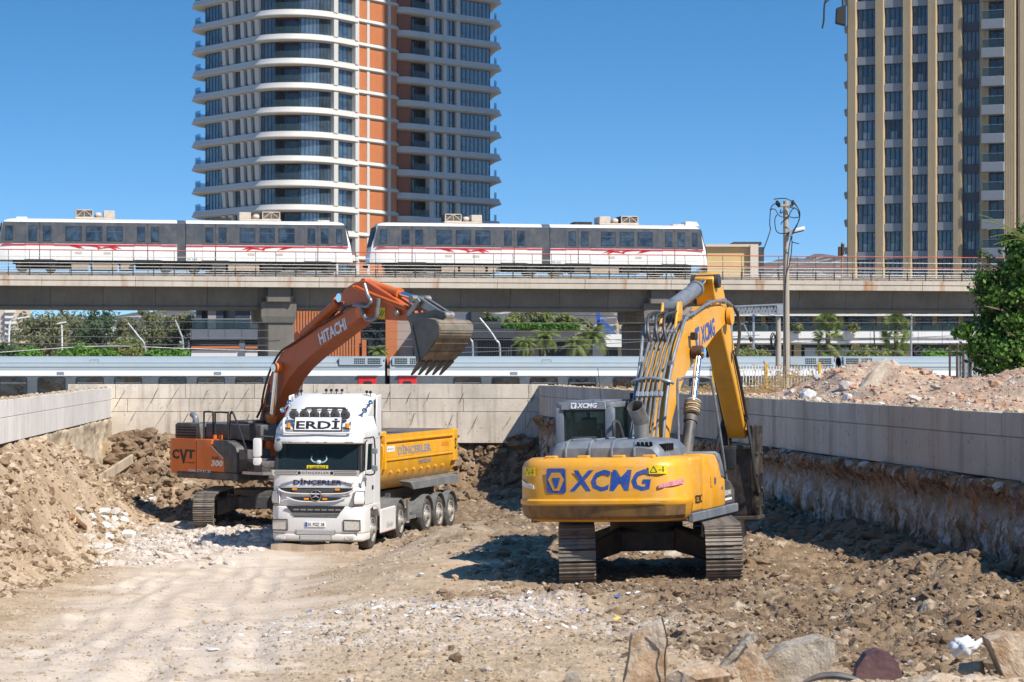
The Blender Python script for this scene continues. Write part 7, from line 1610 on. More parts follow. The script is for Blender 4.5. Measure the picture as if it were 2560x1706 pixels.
bx(1800, 2620, 859, 861, d + .5, 3, 'soffit_edge', M_['galv'], t); bx(1800, 2620, 862, 915, d + 3, 5, 'shop_wall', M_['shop_dark'], t)
for k, a in enumerate((1868, 1960, 1985, 2130, 2260, 2420)): bx(a, a + 18, 862, 915, d + 2.2, 1, 'ribbed_column', M_['tan_fin'], t)
s = bx(2012, 2122, 870, 905, d + 2, .3, 'shop_sign', simple('pale_blue_sign', (.42, .50, .55), .4, var=.05), t); bx(2060, 2100, 871, 890, d + 1.9, .1, 'sign_face', M_['white_print'], t)
def word(txt, px, py, w, h, m, dd, bold=.0, sp=1.): p = P(px, py, dd); lettering('lettering', txt, w, h, Matrix(((1, 0, 0, p.x), (0, 0, -1, dd), (0, 1, 0, p.z), (0, 0, 0, 1))), m, t, bold=bold, space=sp)
bx(2041, 2052, 873, 885, d + 1.85, .05, 'sign_mark', M_['coach_red'], t); word('DR PARK', 2075, 879, 1.45, .38, M_['blue_print'], d + 1.85, .03)
bx(2285, 2450, 866, 900, d + 2, .3, 'shop_sign', M_['black_print'], t); word('ONUR AVCI', 2362, 876, 4.6, .48, simple('grey_sign_letters', (.34, .34, .36), .5, var=0), d + 1.95, 0., 1.3)
p = P(2296, 876, d + 1.95); mb = MB(Matrix.Translation(p) @ Matrix.Rotation(R(90), 4, 'X')); mb.lathe([(.50, 0), (.50, .02), (.44, .02), (.44, 0)], (0, 0, 0), (0, 0, 1), 24); mb.bar((-.22, -.28, .01), (.22, .28, .01), .1, .02); mb.build('round_mark', simple('grey_sign_ring', (.3, .3, .32), .5, var=0), t)
bx(1885, 1975, 873, 890, d + 2.1, .2, 'shop_sign', M_['black_print'], t); word('THE MARKET', 1930, 881, 2.9, .36, M_['gre_txt'], d + 2.05)
# ochre block on the far side of the viaduct
t = thing('ochre_building', 'ochre block with a dark roof stair behind the front of the right metro train', 'building')
d = 236.
bx(1768, 1892, 616, 780, d, 8, 'wall', M_['ochre'], t); bx(1764, 1896, 611, 617, d - .4, 9, 'cornice', M_['beige'], t); bx(1876, 1896, 612, 780, d - .5, 4, 'corner_pier', M_['beige'], t); bx(1834, 1904, 605, 612, d + 2, 5, 'roof_slab', M_['slate_dark'], t); bx(1896, 1910, 618, 780, d + 1, 6, 'stair_wall', M_['slate_dark'], t)
t = thing('pale_building', 'pale apartment block with orange balconies behind the trees at the far left', 'building')
d = 330.
bx(-20, 40, 760, 915, d, 10, 'wall', M_['beige'], t); [bx(12, 36, 776 + k * 14, 782 + k * 14, d - .6, .6, 'balcony', M_['mall_white'], t) for k in range(6)]; bx(-20, 34, 840, 850, d - 8, 4, 'annex_roof', M_['galv'], t); bx(-20, 32, 850, 915, d - 8, 4, 'annex_wall', M_['beige'], t)

# ================================================================ vegetation
def leaf_mat(name, a, b, c=None, ns=.8, trans=.35):
    t = NT(name); co = t.co(True); n = t.noise(co, ns, 4, .6); n2 = t.noise(co, ns * 9, 2, .5)
    k = t.mix(t.ramp(n, .35, .65), c4(a), c4(b)); k = t.mix(t.ramp(n2, .52, .64, 0, .75), k, c4(c or b)); t.setc(k); t.setr(.55, 0, .3)
    tl = t.n.new('ShaderNodeBsdfTranslucent'); t.l(k, tl.inputs[0]); mx = t.n.new('ShaderNodeMixShader'); mx.inputs[0].default_value = trans
    t.l(t.b.outputs[0], mx.inputs[1]); t.l(tl.outputs[0], mx.inputs[2]); t.l(mx.outputs[0], t.out.inputs[0]); return t.m
M_['leaf_euc'] = leaf_mat('eucalyptus_leaves', (.13, .16, .07), (.24, .25, .12), (.31, .25, .12), .5)
M_['leaf_pine'] = leaf_mat('dark_green_leaves', (.06, .10, .04), (.12, .18, .075), None, .5)
M_['leaf_bright'] = leaf_mat('bright_green_leaves', (.09, .21, .025), (.17, .33, .05), None, .7)
M_['leaf_olive'] = leaf_mat('olive_green_leaves', (.16, .20, .055), (.28, .30, .10), None, .6)
M_['leaf_ivy'] = leaf_mat('ivy_leaves', (.035, .085, .014), (.085, .19, .024), (.24, .40, .06), 2.2, .3)
M_['leaf_palm'] = leaf_mat('palm_leaves', (.11, .17, .035), (.22, .30, .075), (.36, .31, .13), 1.5)
M_['bark'] = rock_mat('bark', (.16, .12, .085), (.26, .21, .16), (.10, .075, .05), 8)
M_['dry'] = leaf_mat('dry_straw', (.42, .27, .11), (.62, .44, .22), (.30, .16, .07), 3, .25)
def leaves(pts, size, aspect=1.4, nrm=None, up=.3, sizes=None):
    """joined leaf quads at pts; returns (verts, faces) arrays"""
    n = len(pts); a = rng.normal(size=(n, 3))
    if nrm is not None: a = nrm + .75 * a
    a[:, 2] += up; a /= np.linalg.norm(a, axis=1)[:, None] + 1e-9
    h = rng.normal(size=(n, 3)); u = np.cross(a, h); u /= np.linalg.norm(u, axis=1)[:, None] + 1e-9; v = np.cross(a, u)
    s = (size * rng.uniform(.6, 1.35, n) if sizes is None else sizes)[:, None] * .5
    u *= s * aspect; v *= s
    V = np.stack([pts - u, pts - v * .8 + a * s * .12, pts + u, pts + v * .8 + a * s * .12], 1).reshape(-1, 3)
    return V, np.arange(n * 4).reshape(n, 4)
def quad_mesh(name, V, Q, m):
    me = bpy.data.meshes.new(name); me.vertices.add(len(V)); me.vertices.foreach_set('co', V.astype(np.float32).ravel()); q = Q.astype(np.int32).ravel()
    me.loops.add(len(q)); me.loops.foreach_set('vertex_index', q); me.polygons.add(len(Q)); me.polygons.foreach_set('loop_start', np.arange(0, len(q), 4, dtype=np.int32)); me.update()
    me.polygons.foreach_set('use_smooth', np.zeros(len(Q), bool)); me.materials.append(m); return me
def clumps(c, r, n, per, cr, hollow=.55):
    """leaf points in lumpy clumps spread over an ellipsoid"""
    out = []; nr = []
    for _ in range(n):
        d = rng.normal(size=3); d /= np.linalg.norm(d); k = rng.uniform(hollow, 1.0); cc = np.array(c) + d * np.array(r) * k
        s = cr * rng.uniform(.6, 1.3); p = rng.normal(size=(per, 3)) * s * .48 * np.array([1, 1, .8]); out.append(cc + p); nr.append(p / (s + 1e-6) + d * .5)
    return np.concatenate(out), np.concatenate(nr)
def tree(label, x, y, zb, h, rx, rz, m, leaf, n=46, per=60, trunk=.25, group=None, cr=None, name='tree', lean=0., cat='tree'):
    t = thing(name, label, cat, (x, y, zb), 0, group); zc = h - rz
    mb = MB(); mb.tube([(0, 0, 0), (.2 * lean, .1, h * .3), (lean * .6, 0, h * .62), (lean, 0, h * .9)], [trunk, trunk * .8, trunk * .5, trunk * .15], 7, smooth=3); tr = mb.build('trunk', M_['bark'], t, smooth=True)
    mb = MB()
    for k in range(6):
        a = k * 1.05 + rnd.random(); q = h * rnd.uniform(.38, .7); mb.tube([(lean * .5, 0, q), (lean * .5 + math.cos(a) * rx * .4, math.sin(a) * rx * .4, q + h * .12), (lean * .7 + math.cos(a) * rx * .8, math.sin(a) * rx * .8, q + h * .2)], [trunk * .4, trunk * .25, trunk * .08], 5)
    mb.build('limb', M_['bark'], t, kind='stuff')
    p, nr = clumps((lean * .7, 0, zc), (rx, rx * .9, rz), n, per, cr or rx * .34); V, Q = leaves(p, leaf, 1.5, nr); obj('crown', quad_mesh('crown', V, Q, M_[m]), None, t)
    return t
def tpx(label, px, ytop, d, wpx, m, n=46, per=60, zb=1.1, group=None, leaf=.30, low=None, **k):
    top = P(px, ytop, d); h = top.z - zb; rx = wpx * d / F / 2; rz = (h - 1.2) / 2 if low is None else (P(px, ytop, d).z - P(px, low, d).z) / 2
    return tree(label, top.x, d, zb, h, rx, rz, m, leaf, n, per, group=group, **k)
G = 'trees in the park behind the railway'
tpx('broad grey-green eucalyptus tree, the leftmost large one under the viaduct', 95, 770, 285, 150, 'leaf_euc', 75, 75, group=G)
tpx('tall eucalyptus tree behind the second street lamp from the left', 185, 760, 300, 140, 'leaf_euc', 70, 75, group=G)
tpx('tall eucalyptus tree just left of the gap showing the far town', 255, 765, 292, 130, 'leaf_pine', 60, 75, group=G)
tpx('dark green tree standing on the right of the gap showing the far town', 375, 775, 280, 120, 'leaf_euc', 60, 75, group=G)
tpx('tall green tree next to the slate grey podium building', 445, 768, 275, 110, 'leaf_euc', 60, 75, group=G)
tpx('slim drooping tree leaning into the gap showing the far town', 312, 785, 288, 46, 'leaf_euc', 22, 60, group=G, low=850)
tpx('round dark pine in the gap between the eucalyptus trees', 305, 834, 320, 52, 'leaf_pine', 30, 60, group=G)
tpx('umbrella pine with a flat olive crown in front of the town gap', 320, 852, 240, 90, 'leaf_olive', 50, 70, group=G, low=892, leaf=.24)
tpx('small green tree seen between the columns above the slate building', 605, 778, 290, 36, 'leaf_olive', 24, 60, group=G)
tpx('small green tree seen between the left columns above the slate building', 515, 778, 300, 40, 'leaf_olive', 24, 60, group=G)
G = 'bright bushes along the railway'
for px, yt, w, lb in ((70, 872, 60, 'bright green round bush, second from the left'), (20, 862, 70, 'dark green bush at the left edge above the coach roof'), (205, 870, 110, 'wide bright green bush above the coach roof, the largest of its row'), (270, 874, 50, 'bright green bush beside the umbrella pine'), (395, 878, 70, 'palm-like green bush below the leaning lamp'), (445, 872, 55, 'green bush beside the slate grey building')):
    tpx(lb, px, yt, 222, w, 'leaf_bright' if px != 20 else 'leaf_pine', 34, 60, group=G, low=905, leaf=.22, name='bush', cat='bush', trunk=.1)
G = 'trees on the roof garden of the beige building'
for px, yt, w, lb, m in ((1285, 781, 46, 'olive green tree at the left end of the roof garden', 'leaf_olive'), (1325, 783, 50, 'olive green tree second from the left in the roof garden', 'leaf_euc'), (1368, 780, 56, 'olive green tree in the middle of the roof garden', 'leaf_olive'), (1412, 786, 60, 'olive green tree right of the middle of the roof garden', 'leaf_olive'), (1455, 798, 50, 'lower olive green tree at the right end of the roof garden', 'leaf_euc')):
    tpx(lb, px, yt, 275, w, m, 36, 60, zb=4., group=G, low=838)
tpx('small green tree on the roof of the dark slate building', 1213, 782, 262, 30, 'leaf_olive', 18, 50, zb=5, low=806)
tpx('dark shrub on the roof edge of the dark slate building', 1230, 794, 252, 46, 'leaf_pine', 24, 50, zb=6, low=808, name='shrub', cat='shrub', trunk=.05)
a, b = P(1255, 0, 257), P(1450, 0, 257); pts = np.stack([rng.uniform(a.x, b.x, 3800), rng.uniform(257, 258.4, 3800), rng.uniform(P(0, 823, 257).z, P(0, 809, 257).z, 3800)], 1); V, Q = leaves(pts, .26, 1.3)
tag(obj('hedge', quad_mesh('hedge', V, Q, M_['leaf_bright'])), 'clipped green hedge along the edge of the beige roof', 'hedge'); bpy.data.objects['hedge']['kind'] = 'thing'

# ---- palms
def frond_mesh(L, droop, n=16, wid=.5, fan=False):
    mb = MB()
    if fan:
        mb.bar((0, 0, 0), (L * .5, 0, .02), .04, .02)
        for k in range(15):
            a = R(-75 + 150 * k / 14); r = L * .55 * (1 - .2 * abs(k - 7) / 7); x, y = math.cos(a) * r, math.sin(a) * r; e = Vector((L * .5 + x, y, -droop * .5 * (r / L))); s = Vector((-math.sin(a), math.cos(a), 0)) * .055
            mid = Vector((L * .5 + x * .6, y * .6, .03)); o = Vector((L * .5, 0, 0)); mb.add([o, mid - s, mid + s, e], [(0, 1, 2), (1, 3, 2)])
    else:
        c = [Vector((L * t * (1 - .25 * droop * t * t), 0, L * (.45 * t - droop * t * t))) for t in np.linspace(0, 1, n)]
        mb.tube(c, [.04 * (1 - .8 * k / n) for k in range(n)], 4)
        for k in range(2, n):
            for j in (0, .5):
                p = c[k - 1].lerp(c[k], j); d = (c[k] - c[k - 1]).normalized(); w = wid * math.sin(math.pi * min(1, (k + j) / n * .92 + .08)) + .08
                for s in (-1, 1): e = p + Vector((d.x * w * .6, s * w, d.z * w * .5 - w * .45)); f = d * .05; mb.add([p - f, p + f, e + f * .2, e - f * .2], [(0, 1, 2, 3)])
    return mb.mesh('frond')
FM = {}
for k, v in (('fan', (1.55, 1.1, 0, 0, True)), ('fan_dead', (1.5, 1.1, 0, 0, True)), ('date', (3.4, .75, 16, .55, False)), ('date_low', (3.2, 1.1, 16, .5, False))):
    FM[k] = frond_mesh(v[0], v[1], v[2] or 16, v[3] or .5, v[4]); FM[k].materials.append(M_['dry'] if k == 'fan_dead' else M_['leaf_palm'])
def palm(label, px, ytop, d, kind, group, zb=1.1, s=1., lean=0.):
    top = P(px, ytop, d); h = top.z - zb - 1.2 * s; t = thing('palm_tree', label, 'palm', (top.x, d, zb), rnd.uniform(0, 6), group)
    mb = MB(); mb.tube([(0, 0, 0), (lean * .3, 0, h * .5), (lean, 0, h)], [.28 * s, .22 * s, .2 * s], 9, smooth=3); mb.build('trunk', M_['bark'], t, smooth=True)
    if kind == 'fan':
        sets = [('fan', 14, 68, 18), ('fan', 14, 38, 15), ('fan', 14, 5, 15), ('fan', 12, -35, 15), ('fan_dead', 12, -62, 15), ('fan', 8, -75, 10)]
    else: sets = [('date', 12, 45, 12), ('date', 14, 15, 12), ('date_low', 14, -12, 12)]
    for nm, n, el, j in sets:
        for k in range(n):
            o = bpy.data.objects.new('frond', FM[nm]); COL.objects.link(o); o.parent = t; o.location = (lean, 0, h + (rnd.uniform(-.35, .1) - (max(0, 40 - el) / 115 * 1.9 if kind == 'fan' else 0)) * s); o.scale = (s, s, s)
            o.rotation_euler = Euler((rnd.uniform(-1.3, 1.3) if kind == 'fan' else rnd.uniform(-.5, .5), -R(el + rnd.uniform(-j, j)), 2 * math.pi * (k + rnd.random() * .8) / n))
G = 'palms in front of the mall and shops'
palm('fan palm with a shaggy crown, the left one in front of the mall', 2070, 786, 236, 'fan', G, s=1.12)
palm('fan palm with a shaggy crown, the right one in front of the mall', 2240, 788, 234, 'fan', G, s=1.08)
palm('feather palm with fresh green fronds beside the dark slate building', 1310, 846, 236, 'date', G, s=.48)
palm('dark thin feather palm with two raised fronds before the beige wall', 1362, 826, 240, 'date', G, s=.6)
palm('large drooping palm in front of the right end of the beige building', 1478, 822, 238, 'date', G, s=.75)
palm('lower drooping palm left of the large one by the beige building', 1440, 846, 236, 'date', G, s=.6)
palm('palm growing against the second viaduct pier', 1592, 815, 226, 'date', G, s=.55)
palm('small leafy palm behind the orange boom on the terracotta side', 946, 868, 236, 'date', G, s=.4)
G = 'round plants on the mall balcony'
for px, w, lb in ((1993, 26, 'round green plant on the mall balcony just right of the concrete pole'), (2132, 28, 'round green plant on the mall balcony between the fan palms')):
    tpx(lb, px, 808, 251.5, w, 'leaf_olive', 14, 50, zb=8., group=G, low=832, leaf=.16, name='potted_plant', cat='plant', trunk=.05)
# scrub and ground plants along the railway at right
for i, (px, yt, w, lb, m) in enumerate(((1870, 884, 110, 'low green planting along the railway left of the concrete pole', 'leaf_olive'), (2170, 880, 120, 'low green planting along the railway between the palms', 'leaf_olive'), (2340, 878, 80, 'spiky green shrub under the lamp post at right', 'leaf_bright'), (2400, 866, 70, 'young green shrub beside the ivy tree', 'leaf_pine'))):
    tpx(lb, px, yt, 160, w, m, 26, 60, group='shrubs along the railway', low=900, leaf=.18, name='shrub', cat='shrub', trunk=.05)
# ================================================================ street furniture, fence, wires
M_['pole_conc'] = concrete('pole_concrete', (.40, .345, .285), .3, .12, .1, bump=.2)
M_['fence_white'] = paint('white_fence_paint', (.74, .73, .70), .5, .2)
M_['fence_yellow'] = paint('yellow_post_paint', (.72, .40, .02), .5, .3)
M_['cable'] = simple('black_cable', (.012, .012, .014), .6, var=0)
M_['wire'] = simple('grey_wire', (.20, .20, .21), .5, .3, var=0)
E0 = 3.86
# concrete pole with lamp and tangled cables
d = 80.; base = P(1964, 1000, d); base.z = E0
t = thing('utility_pole', 'concrete utility pole with tangled black cables and a street lamp behind the right wall', 'pole', base)
k = d / F
u = lambda px, py, o=0: (( px - 1280) * k - base.x, o, HC - (py - HY) * k - E0)
mb = MB(); mb.tube([(0, 0, -.4), u(1966, 900), u(1965.5, 700), u(1964.5, 503)], [.115, .112, .10, .088], 16); mb.build('shaft', M_['pole_conc'], t, smooth=True)
mb = MB(); mb.bar(u(1943, 515, -.05), u(1984, 515, -.05), .10, .08); ca = mb.build('cross_arm', M_['pole_conc'], t, bevel=.015)
for px, py in ((1942, 508), (1981, 507), (1946, 512)): mb = MB(); mb.lathe([(.01, .08), (.06, .05), (.04, .02), (.07, 0), (.05, -.06), (.02, -.1)], u(px, py, -.1), (0, 0, 1), 10); mb.build('insulator', M_['black'], ca, smooth=True)
for pts in (((1942, 508), (1926, 520), (1922, 560), (1924, 575), (1918, 595), (1905, 630)), ((1932, 500), (1950, 498), (1965, 499), (1980, 508), (1994, 525), (1997, 540), (1992, 560), (1984, 577), (1979, 585)), ((1984, 508), (1996, 530), (1995, 552), (1986, 570), (1978, 588)), ((1922, 526), (1935, 525), (1945, 540), (1958, 545)),
            ((1941, 538), (1935, 550), (1937, 575), (1945, 584), (1957, 585), (1972, 584)), ((1957, 530), (1975, 545), (1994, 545)), ((1985, 520), (1975, 530), (1968, 545), (1955, 555), (1950, 563)), ((1950, 525), (1948, 535), (1955, 532), (1958, 545)),
            ((1976, 592), (1970, 620), (1966, 660), (1961, 720), (1960, 800), (1962, 960)), ((1978, 605), (1975, 640), (1970, 665), (1963, 690), (1959, 740)), ((1978, 592), (1977, 604), (1982, 608), (1995, 611)), ((1985, 510), (1980, 512), (1972, 520), (1990, 525), (1996, 545), (1990, 565))):
    mb = MB(); mb.tube([u(px, py, -.26 - .02 * (i % 3)) for i, (px, py) in enumerate(pts)], .017, 5, smooth=5); mb.build('cable', M_['cable'], t, smooth=True)
mb = MB(); mb.hexa([u(1981, 586, -.25), u(1988, 586.5, -.25), u(1988, 586.5, .15), u(1981, 586, .15)], [u(1988, 571, -.25), u(2003, 568, -.25), u(2003, 568, .15), u(1988, 571, .15)])
mb = MB(); mb.obox(u(1994, 575, -.05), (.46, .26, .12), (0, R(-14), 0)); lh = mb.build('lamp_head', M_['white'], t, bevel=.03, seg=2); mb = MB(); mb.obox(Vector(u(1994, 575, -.05)) + Vector((-.01, 0, -.07)), (.40, .22, .05), (0, R(-14), 0)); mb.build('lamp_tray', M_['under'], lh)
mb = MB(); mb.tube([u(1976, 588, -.05), u(1984, 580, -.05), u(1990, 577, -.05)], .03, 6); mb.box(*[u(1970, 0)[0], u(1978, 0)[0], -.28, .28, u(0, 591)[2], u(0, 579)[2]]); mb.build('lamp_bracket', M_['galv'], t)
# catenary portal
d = 112.; base = P(1946, 990, d); base.z = 1.1; k = d / F
t = thing('catenary_portal', 'pale catenary mast with a lattice beam and drop tubes beside the yellow boom', 'mast', base)
mb = MB(); mb.tube([(0, 0, 0), (0, 0, 5.), u(1945, 790) [:2] + (HC - (790 - HY) * k - 1.1,)], [.14, .13, .11], 12); mb.build('mast', M_['pole_conc'], t, smooth=True)
v = lambda px, py, o=0: ((px - 1280) * k - base.x, o, HC - (py - HY) * k - 1.1)
fr = MB()
for o in (-.25, .25):
    fr.bar(v(1824, 769 - 2, o), v(1957, 763 - 2, o), .06); fr.bar(v(1824, 786, o), v(1957, 783, o), .06)
    for i in range(16):
        a, b = 1826 + i * 8.2, 1830 + i * 8.2; fr.bar(v(a, 786, o), v(a + 4, 767, o), .035); fr.bar(v(a + 4, 767, o), v(a + 8.2, 785, o), .035)
for i in range(9): fr.bar(v(1826 + i * 16, 786, -.25), v(1826 + i * 16, 786, .25), .035); fr.bar(v(1826 + i * 16, 767, -.25), v(1826 + i * 16, 767, .25), .035)
fr.build('lattice_beam', M_['galv'], t); MB().box(v(1940, 0)[0], v(1957, 0)[0], -.3, .3, v(0, 787)[2], v(0, 763)[2] * 1 - .02).build('beam_seat', M_['galv'], t, bevel=.02)
for px in (1884, 1829): mb = MB(); mb.bar(v(px, 786), v(px, 872), .09); mb.bar(v(px - 5, 871), v(px + 5, 871), .05); mb.bar(v(px - 7, 790), v(px + 7, 790), .06); mb.build('drop_tube', M_['galv'], t)
mb = MB(); mb.tube([v(1884, 858), v(1876, 848), v(1868, 828), v(1860, 812)], .03, 5); mb.tube([v(1884, 858), v(1870, 842), v(1853, 846)], .025, 5); mb.tube([v(1884, 806), v(1866, 805), v(1850, 812)], .025, 5); mb.build('cantilever', M_['galv'], t)
for px, py in ((1878, 850), (1876, 805)): MB().cyl(v(px - 4, py - 6), v(px + 3, py + 3), .10, n=10).build('insulator', M_['under'], t, smooth=True)
mb = MB(); pts = [v(1932 + 6 * math.cos(a) - 1, 850 + 17 * math.sin(a), -.2) for a in np.linspace(0, 6.2, 20)]; mb.tube(pts, .03, 5); mb.tube([v(1934 + 6 * math.cos(a), 852 + 15 * math.sin(a), -.22) for a in np.linspace(.5, 6.6, 20)], .03, 5); mb.build('cable_coil', M_['cable'], t)
# contact and feeder wires
WL = ['thin grey wire across the middle of the gap under the viaduct, level all along', 'thin grey wire sagging slightly above the coach roofs', 'thin grey wire passing just over the slate building wall', 'pale rope-like wire dipping over the bushes at left', 'black wire sagging in front of the left trees', 'grey wire rising from the bucket towards the gantry', 'black wire curving from the second pier towards the mall',
      'black wire high up close under the girder right of the bucket', 'black wire crossing the mall roof band behind the pole', 'thin grey wire high up under the girder, crossing both piers', 'black wire low in front of the mall shops']
for i, (pts, dd, r, m) in enumerate((([(-40, 840), (700, 846), (1400, 850), (2600, 842)], 112, .012, 'wire'), ([(-40, 858), (900, 866), (1800, 876), (2600, 880)], 113, .012, 'wire'), ([(-40, 820), (640, 826), (1500, 830), (2600, 826)], 118, .012, 'wire'), ([(-40, 884), (250, 866), (470, 872), (760, 880)], 110, .014, 'fence_white'),
    ([(-40, 855), (200, 868), (480, 862), (700, 852)], 108, .016, 'cable'), ([(1090, 884), (1300, 876), (1480, 862), (1900, 838)], 108, .014, 'wire'), ([(1500, 848), (1800, 862), (2100, 852), (2600, 830)], 119, .013, 'cable'), ([(1200, 785), (1500, 790), (1800, 802), (2600, 796)], 150, .014, 'cable'), ([(1900, 786), (2150, 810), (2500, 812)], 150, .014, 'cable'), ([(-40, 800), (600, 806), (1300, 808), (2600, 806)], 122, .011, 'wire'), ([(1990, 868), (2300, 876), (2600, 860)], 121, .012, 'cable'))):
    mb = MB(); mb.tube([P(px, py, dd) for px, py in pts], r, 4, smooth=8); o = mb.build('overhead_wire', M_[m], None, smooth=True)
    tag(o, WL[i], 'wire', 'overhead wires above the railway', 'thing')
# street lamps behind the railway
def street_lamp(label, pts, dd, r, head=None, m='galv'):
    b = P(pts[0][0], pts[0][1], dd); b.z = 1.1; t = thing('street_lamp', label, 'lamp post', b, 0, 'street lamps behind the railway')
    q = [Vector((0, 0, 0))] + [P(px, py, dd) - b for px, py in pts[1:]]; mb = MB(); mb.tube(q, [r] + [r * .75] * (len(q) - 2) + [r * .5], 8, smooth=4); mb.build('post', M_[m], t, smooth=True)
    for hx, hy, w in head or ():
        p = P(hx, hy, dd) - b; mb = MB(); mb.obox(p, (w, .3, .14), (0, R(-10 if w > 0 else 10), 0)); mb.build('lamp_head', M_['white'], t, bevel=.04)
        mb = MB(); mb.tube([q[-1], (q[-1] + p) / 2 + Vector((0, 0, .1)), p], .05, 5); mb.build('lamp_arm', M_[m], t)
street_lamp('white street lamp with a long arm at the far left', [(22, 905), (22, 850), (25, 803)], 225, .14, ((58, 795, 1.1),), 'white')
street_lamp('white street lamp with twin heads before the left trees', [(156, 905), (155, 850), (154, 812)], 225, .11, ((149, 809, .5), (159, 807, .5)), 'white')
street_lamp('grey leaning lamp post in the gap between the left trees', [(366, 905), (364, 875), (345, 840), (320, 808)], 225, .12)
street_lamp('grey leaning lamp post beside the slate grey building', [(460, 905), (458, 865), (450, 830), (438, 800)], 225, .12)
street_lamp('pale bent lamp post right of the raised bucket', [(1250, 905), (1250, 875), (1240, 850), (1222, 823), (1199, 795)], 225, .12)
street_lamp('pale bent lamp post half hidden by the raised bucket', [(1183, 905), (1182, 870), (1177, 850), (1165, 828)], 225, .12)
street_lamp('slender grey lamp post with yellow base right of the fan palms', [(2278, 905), (2278, 850), (2279, 788)], 200, .11, ((2270, 788, .5),))
street_lamp('thin dark post between the two fan palms', [(2187, 905), (2186, 850), (2182, 795)], 205, .07, None, 'under')
# signal on the viaduct
p = Vector((math.cos(VA) * vx(2105, 4.6) - math.sin(VA) * 4.6, 165 + math.sin(VA) * vx(2105, 4.6) + math.cos(VA) * 4.6, 10.8)); t = thing('railway_signal', 'rusty brown railway signal standing on the viaduct', 'signal', p, VA)
MB().cyl((0, 0, 0), (0, 0, 2.8), .07, n=8).build('post', simple('rusty_orange', (.35, .16, .04), .7), t); MB().box(-.06, .12, -.2, .1, 1.9, 2.7).build('signal_head', M_['rust'], t, bevel=.02); MB().box(-.28, -.10, -.1, .1, 1.8, 2.5).build('signal_head', M_['rust'], t, bevel=.02)
# white picket fence with yellow posts
d = 92.; a, b = P(1772, 0, d), P(2190, 0, d); zt, zb_ = P(0, 915, d).z, 3.86
t = thing('picket_fence', 'white picket fence with yellow posts behind the right wall', 'fence', (a.x, d, zb_)); L = b.x - a.x; h = zt - zb_
px = MB(); px.box(-.014, .014, -.014, .014, .06, h); pme = px.mesh('picket'); pme.materials.append(M_['fence_white'])
n = int(L / .115)
for i in range(n): o = obj('picket', pme, None, t); o.location = (i * .115 + .05, 0, 0)
pm = MB(); pm.box(-.05, .05, -.06, .06, -.1, h + .12); pme = pm.mesh('post', bevel=.01); pme.materials.append(M_['fence_yellow'])
for i in range(5):
    o = obj('post', pme, None, t); o.location = ((P((1782, 1915, 2048, 2180, 2190)[i], 0, d).x - a.x), -.06, 0)
for z in (.22, h - .16): MB().box(0, L, -.035, -.015, z - .03, z + .03).build('fence_rail', M_['fence_white'], t)
# a second rusty post fence of sheets by the ivy tree
d = 78.; t = thing('sheet_fence', 'grey corrugated sheet fence with rusty posts beside the ivy tree', 'fence', (P(2390, 0, d).x, d, E0)); w = d / F
for i, px in enumerate((2374, 2392, 2408, 2426)): MB().box((px - 2390) * w - .03, (px - 2390) * w + .03, -.06, 0, 0, 1.75).build('post', M_['rust'], t)
for i in range(12): MB().box((2392 - 2390) * w + i * .085, (2392 - 2390) * w + i * .085 + .07, .0 + .02 * (i % 2), .02 + .02 * (i % 2), 0, 1.5).build('sheet_rib', M_['galv'], t)

# ================================================================ the rubble heap on the embankment, ivy tree, dry weeds
def heap(X, Y):
    w = fbm(X, Y, .5, 4)
    c = (X - wr(Y)) - .30
    h = .80 * np.exp(-(((X - 8.35) / 1.8) ** 2 + ((Y - 58.5) / 4.6) ** 2)) + 0.62 * np.exp(-(((X - 11.6) / 2.4) ** 2 + ((Y - 52) / 5.) ** 2)) + .55 * np.exp(-(((X - 14) / 3) ** 2 + ((Y - 58) / 6) ** 2)) + .22
    return 3.80 + h * np.clip(c / 1.6, .02, 1) ** .8 * (1 + .45 * w) + .06 * np.abs(fbm(X, Y, 2.2, 3)) + .035 * fbm(X, Y, 6, 2) - .5 * sstep(66, 70, Y) - .5 * sstep(15, 18, X)
hy = np.linspace(30, 71, 300); hu = np.linspace(0, 1, 240); HYY = np.repeat(hy[:, None], 240, 1); HX = wr(HYY) + .10 + hu[None, :] * 9.5
HZ = heap(HX, HYY); HZ[:, 0] = 4.10
t = NT('reddish_rubble'); co = t.co(True); n1, n2, n3 = t.noise(co, 1.2, 6, .65), t.noise(co, 7, 6, .65), t.noise(co, 24, 3, .6)
c = t.mix(t.ramp(n1, .36, .64), (.40, .26, .175, 1), (.54, .42, .31, 1)); c = t.mix(t.ramp(n2, .5, .66, 0, .7), c, (.36, .22, .15, 1)); c = t.mix(t.ramp(n3, .56, .66, 0, .6), c, (.70, .62, .53, 1)); t.setc(c); t.setr(.95, 0, .1); t.bump(t.math('ADD', n2, n3), .9, .04)
hp = obj('rubble_heap', grid_mesh('rubble_heap', HX, HYY, HZ, t.m)); tag(hp, 'heap of reddish brick and plaster rubble on the ground behind the right wall', None, kind='stuff')
def heap_scatter(n, a, b, lv, m, label, pw):
    Y = rng.uniform(38, 68, n); X = wr(Y) + .35 + rng.random(n) ** 1.1 * 7.5; s = a * (b / a) ** (rng.random(n) ** pw); Z = heap(X, Y) + s * .1
    o = obj('heap_stones', scatter_mesh('heap_stones', np.stack([X, Y, Z], 1), s, lv, M_[m])); tag(o, label, None, kind='stuff')
heap_scatter(7000, .015, .07, 0, 'rub_red', 'small brick fragments covering the rubble heap', 2.)
heap_scatter(500, .05, .16, 1, 'rub_red', 'larger brick lumps on the rubble heap', 2.5)
heap_scatter(900, .015, .08, 0, 'rub_white', 'pale plaster bits on the rubble heap', 2.2)
